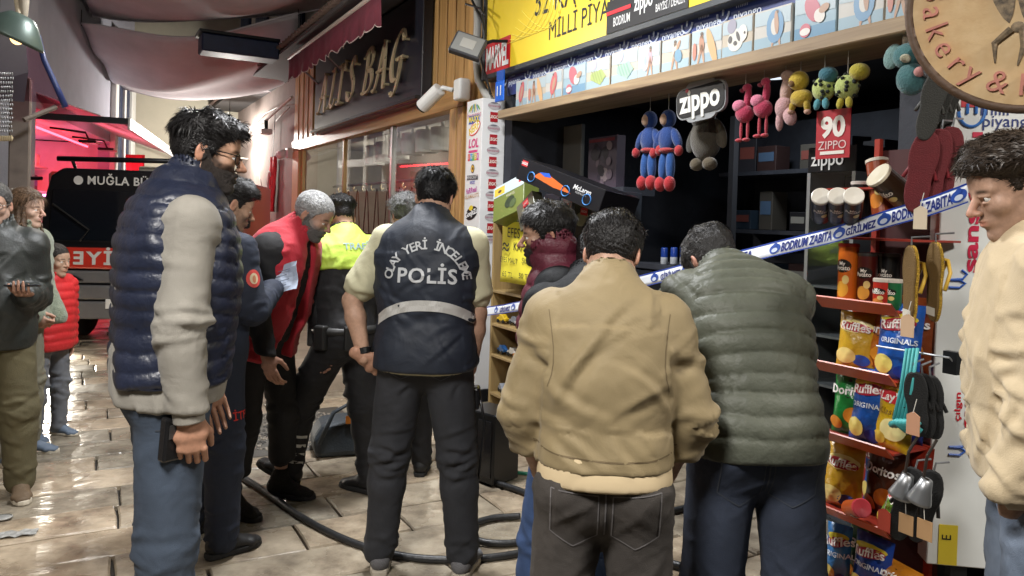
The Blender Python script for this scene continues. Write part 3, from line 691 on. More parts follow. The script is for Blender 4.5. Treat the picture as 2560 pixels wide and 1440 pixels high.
for z, y, mm, ds in ((2.72, .45, led, 'upper red'), (2.62, 1.42, ledp, 'pink'), (1.75, 1.06, ledp, 'lower pink')):
    t = thing('neon_tube', ds + ' neon tube along the red lit shop', 'neon', lh.matrix_basis @ Vector((ST / 2, y, z)), LA); B = MB(); B.tube([(-2.8, 0, 0), (2.8, 0, 0)], .02, mm, 8); B.build('tube', t, smooth=True)
    for q in (-2.6, 2.6): B = MB(); B.bx(q - .03, q + .03, -.02, .03, .018, .05, white_plastic); B.build('clip', t)
for x_, e_ in ((1.4, 85), (4.2, 85)):
    o = lamp('red_shop_light', 'AREA', lh.matrix_basis @ Vector((x_, .5, 2.6)), e_, red_l, .4); aim(o, lh.matrix_basis @ Vector((x_, 1.6, 1.0)))
sa = thing('slatted_awning', 'white edged sloping awning lit pink over the red lit shop', 'awning', (q0.x, q0.y, 0), LA)
for k in range(7):
    b0, b1 = -.02 - .15 * k, -.02 - .15 * (k + 1) + .014; z0 = 2.98 - .05 * k; B = MB()
    B.add([(.3, b0, z0), (5.9, b0, z0), (5.9, b1, z0 - .045), (.3, b1, z0 - .045)], [(0, 1, 2, 3)], mat('awning_slat', (.62, .52, .52), .5)); B.build('slat', sa, solid=.014)
B = MB(); B.bx(.3, 5.9, -1.10, -1.07, 2.58, 2.74, white_plastic); B.build('front_edge', sa, bevel=.006)
B = MB(); B.bx(.24, .29, -1.08, 0, 2.64, 2.72, dark_metal); B.build('end_bar', sa)
o = lamp('awning_light', 'AREA', lh.matrix_basis @ Vector((3, -.35, 1.9)), 14, (1.0, .22, .32), .5); aim(o, lh.matrix_basis @ Vector((3, -.6, 2.9)))
for i, x_ in enumerate((1.0, 2.3)):
    t = thing('spotlight', ['black flat spotlight nearest on the red lit shop', 'black flat spotlight further along the red lit shop'][i], 'spotlight', lh.matrix_basis @ Vector((x_, -.5, 2.45)), LA, 'black spotlights of the red lit shop')
    B = MB(); B.bx(-.16, .16, -.11, .11, -.03, .01, black_gloss); B.build('head', t, bevel=.012); B = MB(); B.tube([(0, 0, .0), (0, .05, .12), (0, .48, .16)], .016, black_gloss, 8); B.build('arm', t)
tf = thing('small_flag', 'small red flag hanging at the front of the red lit shop', 'flag', lh.matrix_basis @ Vector((3.3, -.75, 2.45)), LA + R_(70)); B = MB(); B.grid([[(-.16 + .32 * j / 5, .02 * math.sin(j * 1.5 + i), -.7 * i / 8) for j in range(6)] for i in range(9)], mat('flag_red', (.45, .01, .02), .7)); B.build('cloth', tf, smooth=True, solid=.005); B = MB(); B.disc2(0, -.3, .07, .07, -.03, white_print, 16); B.build('emblem', tf)
sw = thing('brown_wall', 'brown boarded shop wall at the left edge', 'wall', FL(0, 0, 0), FA); B = MB(); B.bx(-2.0, 3.0, LF - .3, LF - .1, 0, 3.2, mat('brown_post', (.16, .13, .11), .8, var=.2)); B.build('boarding', sw)
# dark awning of the nearest left shop
da = thing('dark_awning', 'dark awning with clear side curtain and blue front tube at left edge', 'awning', (0, 0, 0))
dk = mat('awning_dark', (.012, .013, .018), .6, var=.2, bump=.2, bscale=60)
D = 5.6
P = [atd(-160, 20, D - .6), atd(40, 60, D), atd(92, 84, D + .15), atd(98, 108, D + .15), atd(40, 84, D), atd(-160, 60, D - .6)]
B = MB(); t0 = [tuple(p) for p in P]; off = Vector((-.55, .30, .0)); t1 = [tuple(p + off) for p in P]; n = len(P)
B.add(t0 + t1, [tuple(range(n)), tuple(range(2 * n - 1, n - 1, -1))] + [(i, n + i, n + (i + 1) % n, (i + 1) % n) for i in range(n)], dk); B.build('canopy_edge', da)
B = MB(); B.tube([atd(94, 88, D + .15), atd(110, 150, D + .18), atd(140, 215, D + .2), atd(164, 268, D + .25)], [.02, .02, .022, .024], mat('tube_blue', (.03, .05, .18), .4), 10); B.build('front_tube', da, smooth=True)
cur = glass_mat('clear_curtain', (.62, .40, .50), .12, .03)
B = MB(); B.poly([tuple(atd(60, 88, D + .1)), tuple(atd(94, 90, D + .15)), tuple(atd(112, 150, D + .18)), tuple(atd(141, 215, D + .2)), tuple(atd(162, 264, D + .25)), tuple(atd(62, 252, D + .1))], cur); B.build('clear_curtain', da)
B = MB(); pp = [atd(-120, 80, D - .5), atd(62, 92, D), atd(70, 180, D + .02), atd(60, 255, D + .05), atd(-120, 240, D - .5)]
B.poly([tuple(p) for p in pp], mat('awning_plum', (.014, .007, .018), .7, var=.3, vscale=3)); B.build('side_curtain', da, solid=.006)
B = MB(); B.tube([atd(60, 300, D), atd(140, 268, D + .2)], .018, mat('brown_post', (.16, .13, .11), .8), 8); B.build('strut', da)
po = thing('shop_post', 'brown wooden shop post at the left edge', 'post', (atd(48, 500, 6.0).x, 6.0, 0), FA)
B = MB(); B.bx(-.09, .09, -.07, .07, 0, 2.55, mat('brown_post', (.16, .13, .11), .8)); B.build('shaft', po, bevel=.01); B = MB(); B.bx(-.12, .12, -.10, .10, 0, .12, dark_metal); B.build('foot', po)
# hanging shade lamp on rope
hl = thing('shade_lamp', 'green metal shade lamp hanging on a pale rope at top left', 'lamp', atd(40, 75, 3.4), 0, rot=(R_(0), R_(24), R_(10)))
B = MB(); B.lathe([(.02, .075), (.05, .07), (.075, .045), (.13, -.03), (.132, -.045), (.126, -.04), (.07, .035), (.045, .058)], mat('shade_green', (.07, .10, .085), .4, .3), 28); B.build('lamp_shade', hl, smooth=True)
B = MB(); B.ell((.02, 0, -.025), (.03, .03, .035), mat('bulb_warm', (1, .8, .5), .4, emit=(1, .62, .25), estr=3)); B.build('bulb', hl, smooth=True)
rp_ = thing('pale_rope', 'pale rope and strap holding the green shade lamp', 'rope', (0, 0, 0)); B = MB(); B.tube([atd(36, -40, 3.4), atd(44, 20, 3.4), atd(52, 78, 3.38)], [.012, .010, .008], mat('rope', (.5, .42, .3), .9, var=.2, vscale=60), 8); B.tube([atd(62, -40, 3.4), atd(58, 30, 3.42), atd(55, 78, 3.38)], [.024, .02, .012], mat('strap', (.28, .24, .18), .8), 8); B.build('rope', rp_, smooth=True)
for i in range(7):
    x = -2 + 5.5 * i; t = thing('hanging_chain', '%s thin jewellery chain from the left edge' % ('first', 'second', 'third', 'fourth', 'fifth', 'sixth', 'seventh')[i], 'chain', atd(x, 185, 5.2), 0, 'jewellery chains at the left edge')
    B = MB(); z0 = 0
    for k in range(14): B.ell((.004 * math.sin(k * 2.1 + i), 0, -.03 * k), (.006, .006, .012), grey_metal, 6, 4)
    B.build('links', t, smooth=True); B = MB(); B.ell((0, 0, -.44), (.014, .006, .02), gold, 8, 6); B.build('pendant', t, smooth=True)

# ------------------------------------------------------------------ cloth canopies strung over the lane
cl = mat('canopy_cloth', (.62, .58, .61), .9, var=.14, vscale=1.6, bump=.35, bscale=12)
def canopy(name_lab, c, seed, thick=0.008):
    """c: four corners, near-left, near-right, far-right, far-left"""
    t = thing('fabric_canopy', name_lab, 'canopy', (0, 0, 0), 0, 'fabric canopies over the lane'); B = MB(); n, m_ = 26, 26; P = []
    for i in range(n + 1):
        u = i / n; row = []
        for j in range(m_ + 1):
            v = j / m_; p = c[0].lerp(c[1], v).lerp(c[3].lerp(c[2], v), u)
            sag = -.34 * math.sin(math.pi * v) * (.6 + .4 * math.sin(math.pi * u)) - .14 * math.sin(math.pi * u)
            fold = .05 * math.sin(v * 9 + seed + 3 * u) * math.sin(math.pi * u) + .045 * math.sin((u * 2.4 + v * 1.2) * 6 + seed)
            row.append((p.x, p.y, p.z + sag + fold))
        P.append(row)
    B.grid(P, cl); B.build('cloth', t, smooth=True, solid=thick)
    B = MB(); B.tube(P[-1], .018, cl, 6); B.build('hem', t, smooth=True); B = MB(); B.tube(P[0], .018, cl, 6); B.build('hem', t, smooth=True)
    for q in (c[0], c[1], c[2], c[3]): B = MB(); B.tube([q, q + Vector((0, 0, .25))], .006, cable_m, 5); B.build('tie', t)
canopy('mauve grey fabric canopy hanging lowest and furthest down the lane', [Vector((-6.75, 11.8, 4.35)), Vector((-3.4, 11.8, 4.6)), Vector((-4.4, 15.2, 4.05)), Vector((-7.75, 15.0, 3.9))], 1)
canopy('mauve grey fabric canopy over the fire engine, second from the far end', [Vector((-4.9, 7.6, 4.9)), Vector((-.9, 7.6, 5.0)), Vector((-3.0, 12.0, 4.85)), Vector((-6.8, 12.2, 4.65))], 2.2)

# ------------------------------------------------------------------ fire engine
fe = thing('fire_engine', 'black and red fire engine cab parked facing the viewer on the left', 'fire engine', (atd(330, 700, 8.6).x, 8.6, 0), R_(10))
tk = mat('truck_black', (.008, .008, .010), .35, coat=.15, spec=.3); tr_ = mat('truck_red', (.55, .035, .02), .3, coat=.6); tg = mat('truck_grey', (.13, .13, .135), .5, var=.1)
def T(x, y): p = atd(x, y, 8.6); return p.x - fe.location.x, p.z
TW = .98
B = MB(); B.prism([(-TW, .60), (-TW - .01, 1.1), (-TW + .03, 1.62), (-TW + .10, 1.90), (-TW + .22, 1.985), (TW - .22, 1.985), (TW - .10, 1.90), (TW - .03, 1.62), (TW + .01, 1.1), (TW, .60)], .02, 1.7, tk); B.build('cab', fe, bevel=.03, bseg=2)
B = MB(); B.prism([(-TW + .10, 1.18), (-TW + .14, 1.74), (TW - .14, 1.74), (TW - .10, 1.18)], -.012, .03, mat('windscreen', (.006, .008, .012), .08, spec=.5)); B.build('windscreen', fe)
B = MB(); B.prism([(-TW + .10, 1.16), (-TW + .14, 1.74), (TW - .14, 1.74), (TW - .10, 1.16)], .0, .018, dark_metal); B.build('windscreen_seal', fe)
B = MB(); B.bx(-TW - .005, TW + .005, -.03, .5, .86, 1.10, tr_); rb = B.build('red_panel', fe, bevel=.02, bseg=2)
B = MB(); v, f = text_geo('İTFAİYE', .20, bold=.03, sp=1.25); B.add([(-x * 1.15 - .10, -.036, .975 + y) for x, y, z in v], [tuple(reversed(q)) for q in f], white_print); B.build('mirrored_lettering', rb)
B = MB(); put_text(B, 'MUĞLA BÜYÜKŞEHİR', -.50, 1.85, .13, white_print, y=.008, bold=.02, sp=1.08, align='LEFT', xs=.95); B.build('cab_lettering', fe); B = MB(); B.disc2(-.59, 1.85, .05, .05, .008, white_print); B.build('cab_emblem', fe)
for z0, z1, x_ in ((.70, .84, .99), (.52, .68, .98), (.30, .50, 1.0)):
    B = MB(); B.prism([(-x_, z0), (-x_ + .02, z1), (x_ - .02, z1), (x_, z0)], -.06 if z0 < .6 else -.03, .4, tg); B.build('bumper_step', fe, bevel=.02, bseg=2)
for sx in (-1, 1):
    B = MB(); B.prism([(sx * .5, .735), (sx * .60, .79), (sx * .9, .79), (sx * .9, .735)], -.045, -.02, dark_metal); B.build('grille_recess', fe)
    hm_ = mat('headlight_lit', (1, 1, 1), .2, emit=(1, .93, .8), estr=60) if sx < 0 else mat('headlight_off', (.4, .4, .42), .1)
    B = MB(); B.disc2(sx * .78, .40, .10, .065, -.066, hm_, 20); h_ = B.build('headlight', fe)
    B = MB(); B.tube([(sx * .78 + .115 * math.cos(t), -.064, .40 + .08 * math.sin(t)) for t in np.linspace(0, 2 * math.pi, 21)], .012, grey_metal, 6, False); B.build('headlight_ring', h_)
    B = MB(); B.tube([(sx * 1.0, .1, 1.86), (sx * 1.18, -.12, 1.84), (sx * 1.2, -.16, 1.66)], .022, tk, 8); ma = B.build('mirror_arm', fe, smooth=True)
    B = MB(); B.bx(sx * 1.2 - .09, sx * 1.2 + .09, -.22, -.12, 1.36, 1.68, tk); B.build('mirror', ma, bevel=.03, bseg=2)
    B = MB(); B.lathe([(.10, -.11), (.30, -.12), (.34, -.08), (.34, .08), (.30, .12), (.10, .11)], mat('tyre', (.02, .02, .02), .8), 28, Matrix.Translation((sx * .80, .75, .34)) @ Matrix.Rotation(R_(90), 4, 'Y')); w_ = B.build('wheel', fe, smooth=True)
    B = MB(); B.lathe([(.0, -.06), (.18, -.10), (.22, -.11), (.22, .11), (0, .08)], grey_metal, 20, Matrix.Translation((sx * .80, .75, .34)) @ Matrix.Rotation(R_(90), 4, 'Y')); B.build('rim', w_, smooth=True)
B = MB(); B.bx(-.26, .26, -.072, -.062, .42, .53, pm('e8e8e4', .4)); pl_ = B.build('number_plate', fe, bevel=.004); B = MB(); put_text(B, '48', -.08, .475, .09, pm('151515'), y=-.074, bold=.02); B.build('plate_lettering', pl_)
for sx, an in ((-.55, .55), (.25, .55)):
    B = MB(); B.tube([(sx, -.03, 1.17), (sx + .10, -.05, 1.3), (sx - .28, -.04, 1.58)], .009, cable_m, 6); B.build('wiper', fe)
B = MB(); B.bx(-1.0, 1.0, .25, 3.6, .45, 1.95, tr_); B.build('body', fe, bevel=.03)
B = MB(); B.tube([(-.85, .12, 2.09), (.9, .12, 2.12)], .03, dark_metal, 10); B.tube([(-.7, .12, 2.09), (-.68, .2, 1.96)], .018, dark_metal, 8); B.tube([(.7, .12, 2.12), (.68, .2, 1.96)], .018, dark_metal, 8); B.build('roof_rail', fe, smooth=True)
B = MB(); B.bx(-.05, .75, .3, .6, 1.98, 2.05, mat('roof_box', (.7, .66, .55), .5)); B.build('light_bar', fe, bevel=.015)
hl_ = lamp('headlight_beam', 'SPOT', fe.matrix_basis @ Vector((-.78, -.12, .40)), 200, (1, .92, .78), .07, spot=R_(110)); aim(hl_, fe.matrix_basis @ Vector((-.4, -6, .2)))
# ================================================================== the gift shop
def G(x, y, z=0.0):
    d = _ray(x, y); t = (z - CAM_H) / d.z; return Vector((0, 0, CAM_H)) + d * t
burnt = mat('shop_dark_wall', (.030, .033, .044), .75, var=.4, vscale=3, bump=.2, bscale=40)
gs = ftask('gift_shop', 'dark open gift shop with shelf of boxes over its front', 'building')
SA0, SA1, SD = -.02, 3.66, 2.7; PA = at(2344, 700, -.16)[0]
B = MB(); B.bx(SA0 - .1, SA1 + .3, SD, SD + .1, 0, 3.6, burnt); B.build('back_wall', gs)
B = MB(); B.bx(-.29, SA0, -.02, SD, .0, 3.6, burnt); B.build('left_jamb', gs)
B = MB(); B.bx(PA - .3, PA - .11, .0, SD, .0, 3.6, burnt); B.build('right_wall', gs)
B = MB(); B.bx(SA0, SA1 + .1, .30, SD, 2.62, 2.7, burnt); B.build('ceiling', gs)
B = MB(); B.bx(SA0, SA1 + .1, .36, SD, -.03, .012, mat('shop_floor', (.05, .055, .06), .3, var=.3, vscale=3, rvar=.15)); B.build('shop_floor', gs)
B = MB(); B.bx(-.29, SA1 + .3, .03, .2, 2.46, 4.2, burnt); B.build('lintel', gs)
B = MB(); B.bx(-.02, SA1 + .1, -.16, .22, 2.385, 2.455, shelf_wood); B.build('shelf_board', gs, bevel=.006)
pg = mat('grey_panel', (.20, .20, .19), .6, var=.15, vscale=2)
a0, a1 = at(1330, 380, .5)[0], at(1452, 380, .5)[0]
B = MB(); B.bx(a0, a1, .5, .54, 1.2, 2.38, pg); B.build('grey_panel', gs, bevel=.006)
a0 = at(1825, 450, 1.2)[0]
B = MB(); B.bx(a0 - .02, a0 + .03, 1.2, 1.25, .0, 2.4, mat('grey_metal_dull', (.10, .10, .11), .5, .5)); B.build('door_frame_post', gs)
for zz in (.6, 1.05, 1.5, 1.95):
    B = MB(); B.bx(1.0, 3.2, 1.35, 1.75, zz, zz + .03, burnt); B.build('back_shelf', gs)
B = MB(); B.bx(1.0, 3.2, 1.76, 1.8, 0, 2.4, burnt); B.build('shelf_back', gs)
# blue band with the lottery name
band = ftask('blue_banner', 'blue banner strip repeating a lottery name above the boxes', 'banner')
bb = mat('banner_blue', (.012, .03, .16), .5); zb0 = at(1285, 235, -.05)[1]
B = MB(); B.bx(-.10, SA1 + .2, -.03, .028, 2.60, 2.90, bb); B.build('strip', band)
wb = mat('banner_white', (.5, .55, .65), .6)
xs = [(1275, 210), (1335, 190), (1385, 172), (1445, 150), (1515, 125), (1580, 105), (1655, 82), (1740, 55), (1832, 25)]
for x, y in xs:
    a = at(x - 8, y, -.035)[0]; z = 2.735; B = MB()
    B.tube([(a - .05 + .045 * math.cos(t), -.034, z + .01 + .055 * math.sin(t)) for t in np.linspace(math.pi, 2 * math.pi, 9)], .006, wb, 5); B.tube([(a - .05, -.034, z + .05), (a - .05, -.034, z - .005)], .006, wb, 5)
    put_text(B, 'milli', a + .09, z + .03, .055, wb, y=-.034); put_text(B, 'piyango', a + .13, z - .03, .066, wb, y=-.034, bold=.01); B.build('logo', band)
# yellow fascia sign
ys = ftask('yellow_sign', 'yellow fascia sign with black lottery lettering over the gift shop', 'sign')
YB = -.10; YA0, YZ0 = at(1214, 189, YB); YA1 = SA1 + .1; YZ1 = 3.62
ym = mat('sign_yellow', (.82, .60, .03), .35, var=.06, vscale=2.0); yl = mat('sign_yellow_light', (.9, .74, .12), .35); fr_ = mat('sign_frame', (.05, .055, .06), .4, .4)
B = MB(); B.bx(YA0, YA1, YB, YB + .2, YZ0, YZ1, ym); B.build('face', ys)
B = MB(); B.bx(YA0 - .05, YA0 - .001, YB - .02, YB + .24, YZ0 - .045, YZ1 + .06, fr_); B.bx(YA0 - .001, YA1 + .05, YB - .02, YB + .12, YZ0 - .045, YZ0 - .001, fr_); B.bx(YA0 - .001, YA1 + .05, YB - .02, YB + .24, YZ1 + .001, YZ1 + .06, fr_); B.build('frame', ys, bevel=.006)
bk_ = pm('17181c', .5)
def tsign(mb, txt, x0, y0, x1, y1, hpx, m, y, **k):
    """lettering whose left foot and right foot stand at two surveyed points"""
    a0, z0 = at(x0, y0, YB); a1, z1 = at(x1, y1, YB); v, f = text_geo(txt, 1.0, align='LEFT', **k)
    xs_ = [p[0] for p in v]; ys_ = [p[1] for p in v]; mn, mx, m0, m1 = min(xs_), max(xs_), min(ys_), max(ys_); h = at(x0, y0 - hpx, YB)[1] - z0
    mb.add([(a0 + (p[0] - mn) / (mx - mn) * (a1 - a0), y, z0 + (z1 - z0) * (p[0] - mn) / (mx - mn) + (p[1] - m0) / (m1 - m0) * h) for p in v], f, m)
B = MB(); tsign(B, 'MİLLİ PİYANGO', 1373, 101, 1604, 15, 62, bk_, YB - .004, bold=-.002); B.build('lettering', ys)
B = MB(); tsign(B, '52 KA', 1338, 42, 1440, 10, 66, bk_, YB - .004); B.build('lettering', ys)
a0, z0 = at(1214, 189, YB); a1, z1 = at(1275, 168, YB); h = .30
B = MB(); B.bx(a0, a1, YB - .006, YB - .001, YZ0 + .002, YZ0 + .27, pm('b3121d', .5)); mv = B.build('red_label', ys); B = MB()
v, f = text_geo('MARVEL', 1.0, bold=.03, sp=.86, align='LEFT'); w_ = max(p[0] for p in v); hz = max(p[1] for p in v); lz = min(p[1] for p in v)
B.add([(a0 + .015 + p[0] / w_ * (a1 - a0 - .03), YB - .01, YZ0 + .03 + (p[1] - lz) / (hz - lz) * .20) for p in v], f, white_print); B.build('lettering', mv)
a0 = at(1517, 90, YB)[0]; a1 = at(1722, 10, YB)[0]
B = MB(); B.bx(a0, a1, YB - .006, YB - .001, YZ0 + .005, YZ0 + .22, bk_); zl = B.build('black_label', ys); B = MB(); L_ = a1 - a0
B.bx(a0, a0 + L_ * .33, YB - .010, YB - .006, YZ0 + .125, YZ0 + .15, pm('c8202c')); B.bx(a0 + L_ * .63, a1, YB - .010, YB - .006, YZ0 + .125, YZ0 + .15, pm('c8202c'))

def fit(B, s_, x0, x1, z0, z1, y, m, **k):
    v, f = text_geo(s_, 1.0, align='LEFT', **k); X = [p[0] for p in v]; Z = [p[1] for p in v]; B.add([(x0 + (p[0] - min(X)) / (max(X) - min(X)) * (x1 - x0), y, z0 + (p[1] - min(Z)) / (max(Z) - min(Z)) * (z1 - z0)) for p in v], f, m)
fit(B, 'BODRUM', a0 + L_ * .10, a0 + L_ * .32, YZ0 + .04, YZ0 + .10, YB - .008, white_print, bold=.012); fit(B, 'zippo', a0 + L_ * .37, a0 + L_ * .60, YZ0 + .06, YZ0 + .19, YB - .008, white_print, bold=.02); fit(B, 'BAYİSİ / DEALER', a0 + L_ * .64, a0 + L_ * .97, YZ0 + .04, YZ0 + .105, YB - .008, white_print, bold=.012); B.build('lettering', zl)
B = MB()
for k in range(7):
    pts = [(YA0 + .35 + .05 * k + .55 * math.sin(t), YB - .003, YZ0 + .55 + .35 * math.cos(t * (1 + .06 * k))) for t in np.linspace(.4, 3.2, 18)]; B.tube(pts, .004, yl, 4)
B.build('swirl_print', ys)
# ------------------------------------------------------------------ boxes in a row on the shelf
edges = [1283, 1314, 1360, 1402, 1461, 1521, 1589, 1648, 1720, 1799, 1880, 1976, 2086, 2204, 2323, 2400]
skin_p = pm('b08f78'); pal = {'white': pm('bdb9b0', .35), 'sky': pm('93aab4', .35), 'sand': pm('b5aa98', .35), 'blue': pm('6a8ea6', .35)}
def mute(h, k=.42): return ''.join('%02x' % int(int(h[i:i + 2], 16) * (1 - k) + (178, 172, 160)[i // 2] * k) for i in (0, 2, 4))
kinds = ['ring_red', 'board', 'tube_red', 'ice', 'mat_green', 'mat_teal', 'ring_pink', 'woman', 'board', 'dog', 'ring_blue', 'ice', 'ring_blue', 'board', 'ring_pink']
kl = {'ring_red': 'swim ring', 'board': 'surf board rider', 'tube_red': 'red swim tube', 'ice': 'red float', 'mat_green': 'green air mattress', 'mat_teal': 'teal air mattress', 'ring_pink': 'pink swim ring', 'woman': 'bather in blue', 'dog': 'spotted inflatable dog', 'ring_blue': 'blue swim ring'}
def lx(x): return at(x, 300 - (x - 1283) * .205, -.13)[0]
ordn = ['first', 'second', 'third', 'fourth', 'fifth', 'sixth', 'seventh', 'eighth', 'ninth', 'tenth', 'eleventh', 'twelfth', 'thirteenth', 'fourteenth', 'fifteenth']
rr = random.Random(2)
for i in range(15):
    a0, a1 = lx(edges[i]) + .004, lx(edges[i + 1]) - .004; w_ = a1 - a0; h = .205 + rr.uniform(-.010, .008); k = kinds[i]
    t = ftask('toy_box', '%s beach toy box from the left on the shelf, printed with %s' % (ordn[i], kl[k]), 'box', (a0 + a1) / 2, -.13 + rr.uniform(0, .015), 2.456, 'beach toy boxes on the shelf', rr.uniform(-.02, .02))
    base = pal['sky'] if k in ('ice',) else pal['sand'] if k.startswith('mat') or k == 'dog' else pal[('white', 'sand')[i % 2]]
    B = MB(); B.bx(-w_ / 2, w_ / 2, 0, .15, 0, h, base); B.build('carton', t, bevel=.003)
    B = MB(); y = -.002; u = min(w_, .30) / .24
    def D(cx, cz, rx_, rz_, c, r=0.0, yy=None): B.disc2(cx * u, h * cz, rx_ * u, rz_, (y if yy is None else yy), c, 16, r)
    B.bx(-w_ / 2 + .004, w_ / 2 - .004, y + .0008, y + .0016, h * .02, h * .30, pal['sky'] if base is not pal['sky'] else pal['blue'])
    B.poly([(-w_ / 2 + .005, y, h * .95), (w_ / 2 - .005, y, h * .95), (w_ / 2 - .005, y, h * .55), (-w_ / 2 + .005, y, h * .62)], pm('a6b4b8', .4))
    y -= .0015
    def figure(cx, c, s_=1.0):
        D(cx, .80, .012, .018, skin_p); D(cx, .58, .020, .05, c, .1); D(cx + .012, .30, .009, .062, skin_p, .2); D(cx - .014, .30, .009, .062, skin_p, -.25); D(cx, .86, .012, .010, pm(mute('3a2a20'), .4), 0, y - .001)
    if k == 'ring_red' or k == 'tube_red': figure(0, pm(mute('c23b45'), .4)); D(.005, .55, .045, .085, pm(mute('c8323f'), .4), -.3, y - .001); D(.01, .52, .018, .05, skin_p, -.3, y - .002)
    elif k == 'board': figure(-.035, pm(mute('b06a4a'), .4)); D(.045, .45, .026, .11, pm(mute('d99c5c'), .4), .35, y - .001); D(-.09, .4, .016, .05, pm(mute('c25a48'), .4), 0, y - .001)
    elif k == 'ice': D(-.01, .66, .040, .07, pm(mute('b8304a'), .4), .5); D(.03, .48, .03, .035, pm(mute('e8e2dc'), .4), .5, y - .001); D(.055, .62, .03, .02, skin_p, .4, y - .002); D(-.05, .22, .032, .034, pm(mute('c23b54'), .4), 0, y - .001); D(-.05, .19, .03, .018, pm(mute('eeeae6'), .4), 0, y - .002)
    elif k.startswith('mat'):
        c = pm(mute('8fae3e'), .4) if k == 'mat_green' else pm(mute('7fb8a4'), .4); c2 = pm(mute('74932c'), .4) if k == 'mat_green' else pm(mute('5f9c88'), .4)
        B.poly([(-.07 * u, y, h * .52), (.04 * u, y, h * .62), (.085 * u, y, h * .36), (.03 * u, y, h * .10), (-.07 * u, y, h * .34)], c)
        for q in range(4): D(-.04 + .026 * q, .42 - .01 * q, .006, .05, c2, .5, y - .001)
        D(-.035, .82, .026, .035, pm(mute('b7a9c4'), .4), 0, y - .001)
    elif k == 'ring_pink': figure(.02, pm(mute('c98fa8'), .4)); D(-.03, .5, .035, .065, pm(mute('c9c4cc'), .4), 0, y - .001); D(-.03, .5, .016, .03, pm(mute('8aa0b4'), .4), 0, y - .002)
    elif k == 'woman': figure(.0, pm(mute('d7d0c0'), .4)); D(.03, .42, .03, .04, pm(mute('3f83b0'), .4), .4, y - .001); D(.03, .74, .012, .03, skin_p, -.5, y - .001)
    elif k == 'dog':
        D(-.01, .42, .062, .06, pm(mute('e9e5dd'), .4)); D(.045, .55, .036, .045, pm(mute('efece6'), .4), 0, y - .001); D(-.05, .46, .016, .02, pm(mute('26242a'), .4), 0, y - .002); D(.012, .5, .012, .03, pm(mute('26242a'), .4), .4, y - .002); D(-.01, .34, .014, .012, pm(mute('26242a'), .4), 0, y - .002); D(.062, .55, .007, .008, pm(mute('1c1a1e'), .4), 0, y - .002); D(-.04, .80, .036, .04, pm(mute('7f7f9c'), .4), 0, y - .001)
    else: figure(.03, pm(mute('cdb7a2'), .4)); D(.02, .52, .055, .085, pm(mute('3d7fb8'), .4), 0, y - .0005); D(.02, .52, .026, .045, pm(mute('d8d4cc'), .4), 0, y - .001); D(.03, .6, .014, .06, skin_p, .1, y - .002)
    B.build('print', t)

# ------------------------------------------------------------------ white logo pillar and things at the shop corner
PB = -.24; pa0, pz1 = at(1168, 255, PB); pa1 = at(1207, 247, PB)[0]
lp = ftask('logo_pillar', 'white square pillar covered in brand logos between the two shops', 'pillar')
wh = mat('pillar_white', (.74, .74, .73), .45, var=.03, vscale=3)
B = MB(); B.bx(pa0, pa1, PB, -.02, .10, pz1, wh); B.build('panel', lp, bevel=.004)
B = MB(); B.bx(pa0 - .02, pa1 + .02, PB - .02, -.02, 0, .10, dark_metal); B.build('foot', lp)
pc_, pw = (pa0 + pa1) / 2, pa1 - pa0; z_ = pz1; yF = PB - .003
def zpx(y): return at(1180, y, PB)[1]
B = MB(); c = MB(); zz = zpx(272)
for q in range(7): B.disc2(pc_ - .08 + .027 * q, zz, .008, .04, yF, pm(('5f9c3c', 'd9b020', '3f7fb8')[q % 3]), 10, (q - 3) * .28)
put_text(B, 'havaianas', pc_, zpx(289), .075, pm('c77b8e'), y=yF, xs=.95); B.build('logo', lp)
B = MB(); zz = zpx(300); B.bx(pc_ - .1, pc_ + .1, yF, yF + .002, zz - .035, zz + .035, pm('1f56b0')); put_text(B, 'MAXX', pc_, zz, .07, pm('e8d34a'), y=yF - .002, bold=.03); B.build('logo', lp)
B = MB(); zz = zpx(322); B.disc2(pc_ + .02, zz, .11, .055, yF, pm('d9483a'), 20, .35); B.disc2(pc_ + .02, zz, .098, .044, yF - .001, pm('f2efe8'), 20, .35); put_text(B, 'NERF', pc_, zz - .005, .085, pm('e2c51c'), y=yF - .002, bold=.03, rot=.3, shear=.2); B.build('logo', lp)
B = MB(); zz = zpx(360); put_text(B, 'LOL', pc_, zz, .105, pm('d1477f'), y=yF, bold=.03, shear=.15); B.bx(pc_ - .09, pc_ + .08, yF, yF + .002, zz - .075, zz - .055, pm('d1477f')); B.build('logo', lp)
B = MB(); zz = zpx(393)
for q, cc in enumerate(('d9534a', '3f8fd0', '58b05a', 'e0b52c', 'c84f9c')):
    B.bx(pc_ - .10 + .042 * q, pc_ - .062 + .042 * q, yF, yF + .002, zz - .03, zz + .03, pm(cc)); put_text(B, 'INTEX'[q], pc_ - .081 + .042 * q, zz, .05, white_print, y=yF - .001, bold=.02)
B.build('logo', lp)
B = MB(); zz = zpx(422); B.disc2(pc_, zz, .034, .038, yF, pm('2c2620')); B.disc2(pc_, zz, .027, .03, yF - .001, pm('d7ae36')); B.disc2(pc_ + .006, zz, .012, .014, yF - .002, pm('2c2620')); B.build('logo', lp)
B = MB(); zz = zpx(448); B.bx(pc_ - .105, pc_ + .105, yF, yF + .002, zz - .006, zz + .034, pm('3a3a40')); put_text(B, 'MINECRAFT', pc_, zz + .014, .04, pm('b9b9b9'), y=yF - .001, bold=.02); put_text(B, 'SERİSİ', pc_, zz - .03, .034, pm('5a5fb0'), y=yF, bold=.02); B.build('logo', lp)
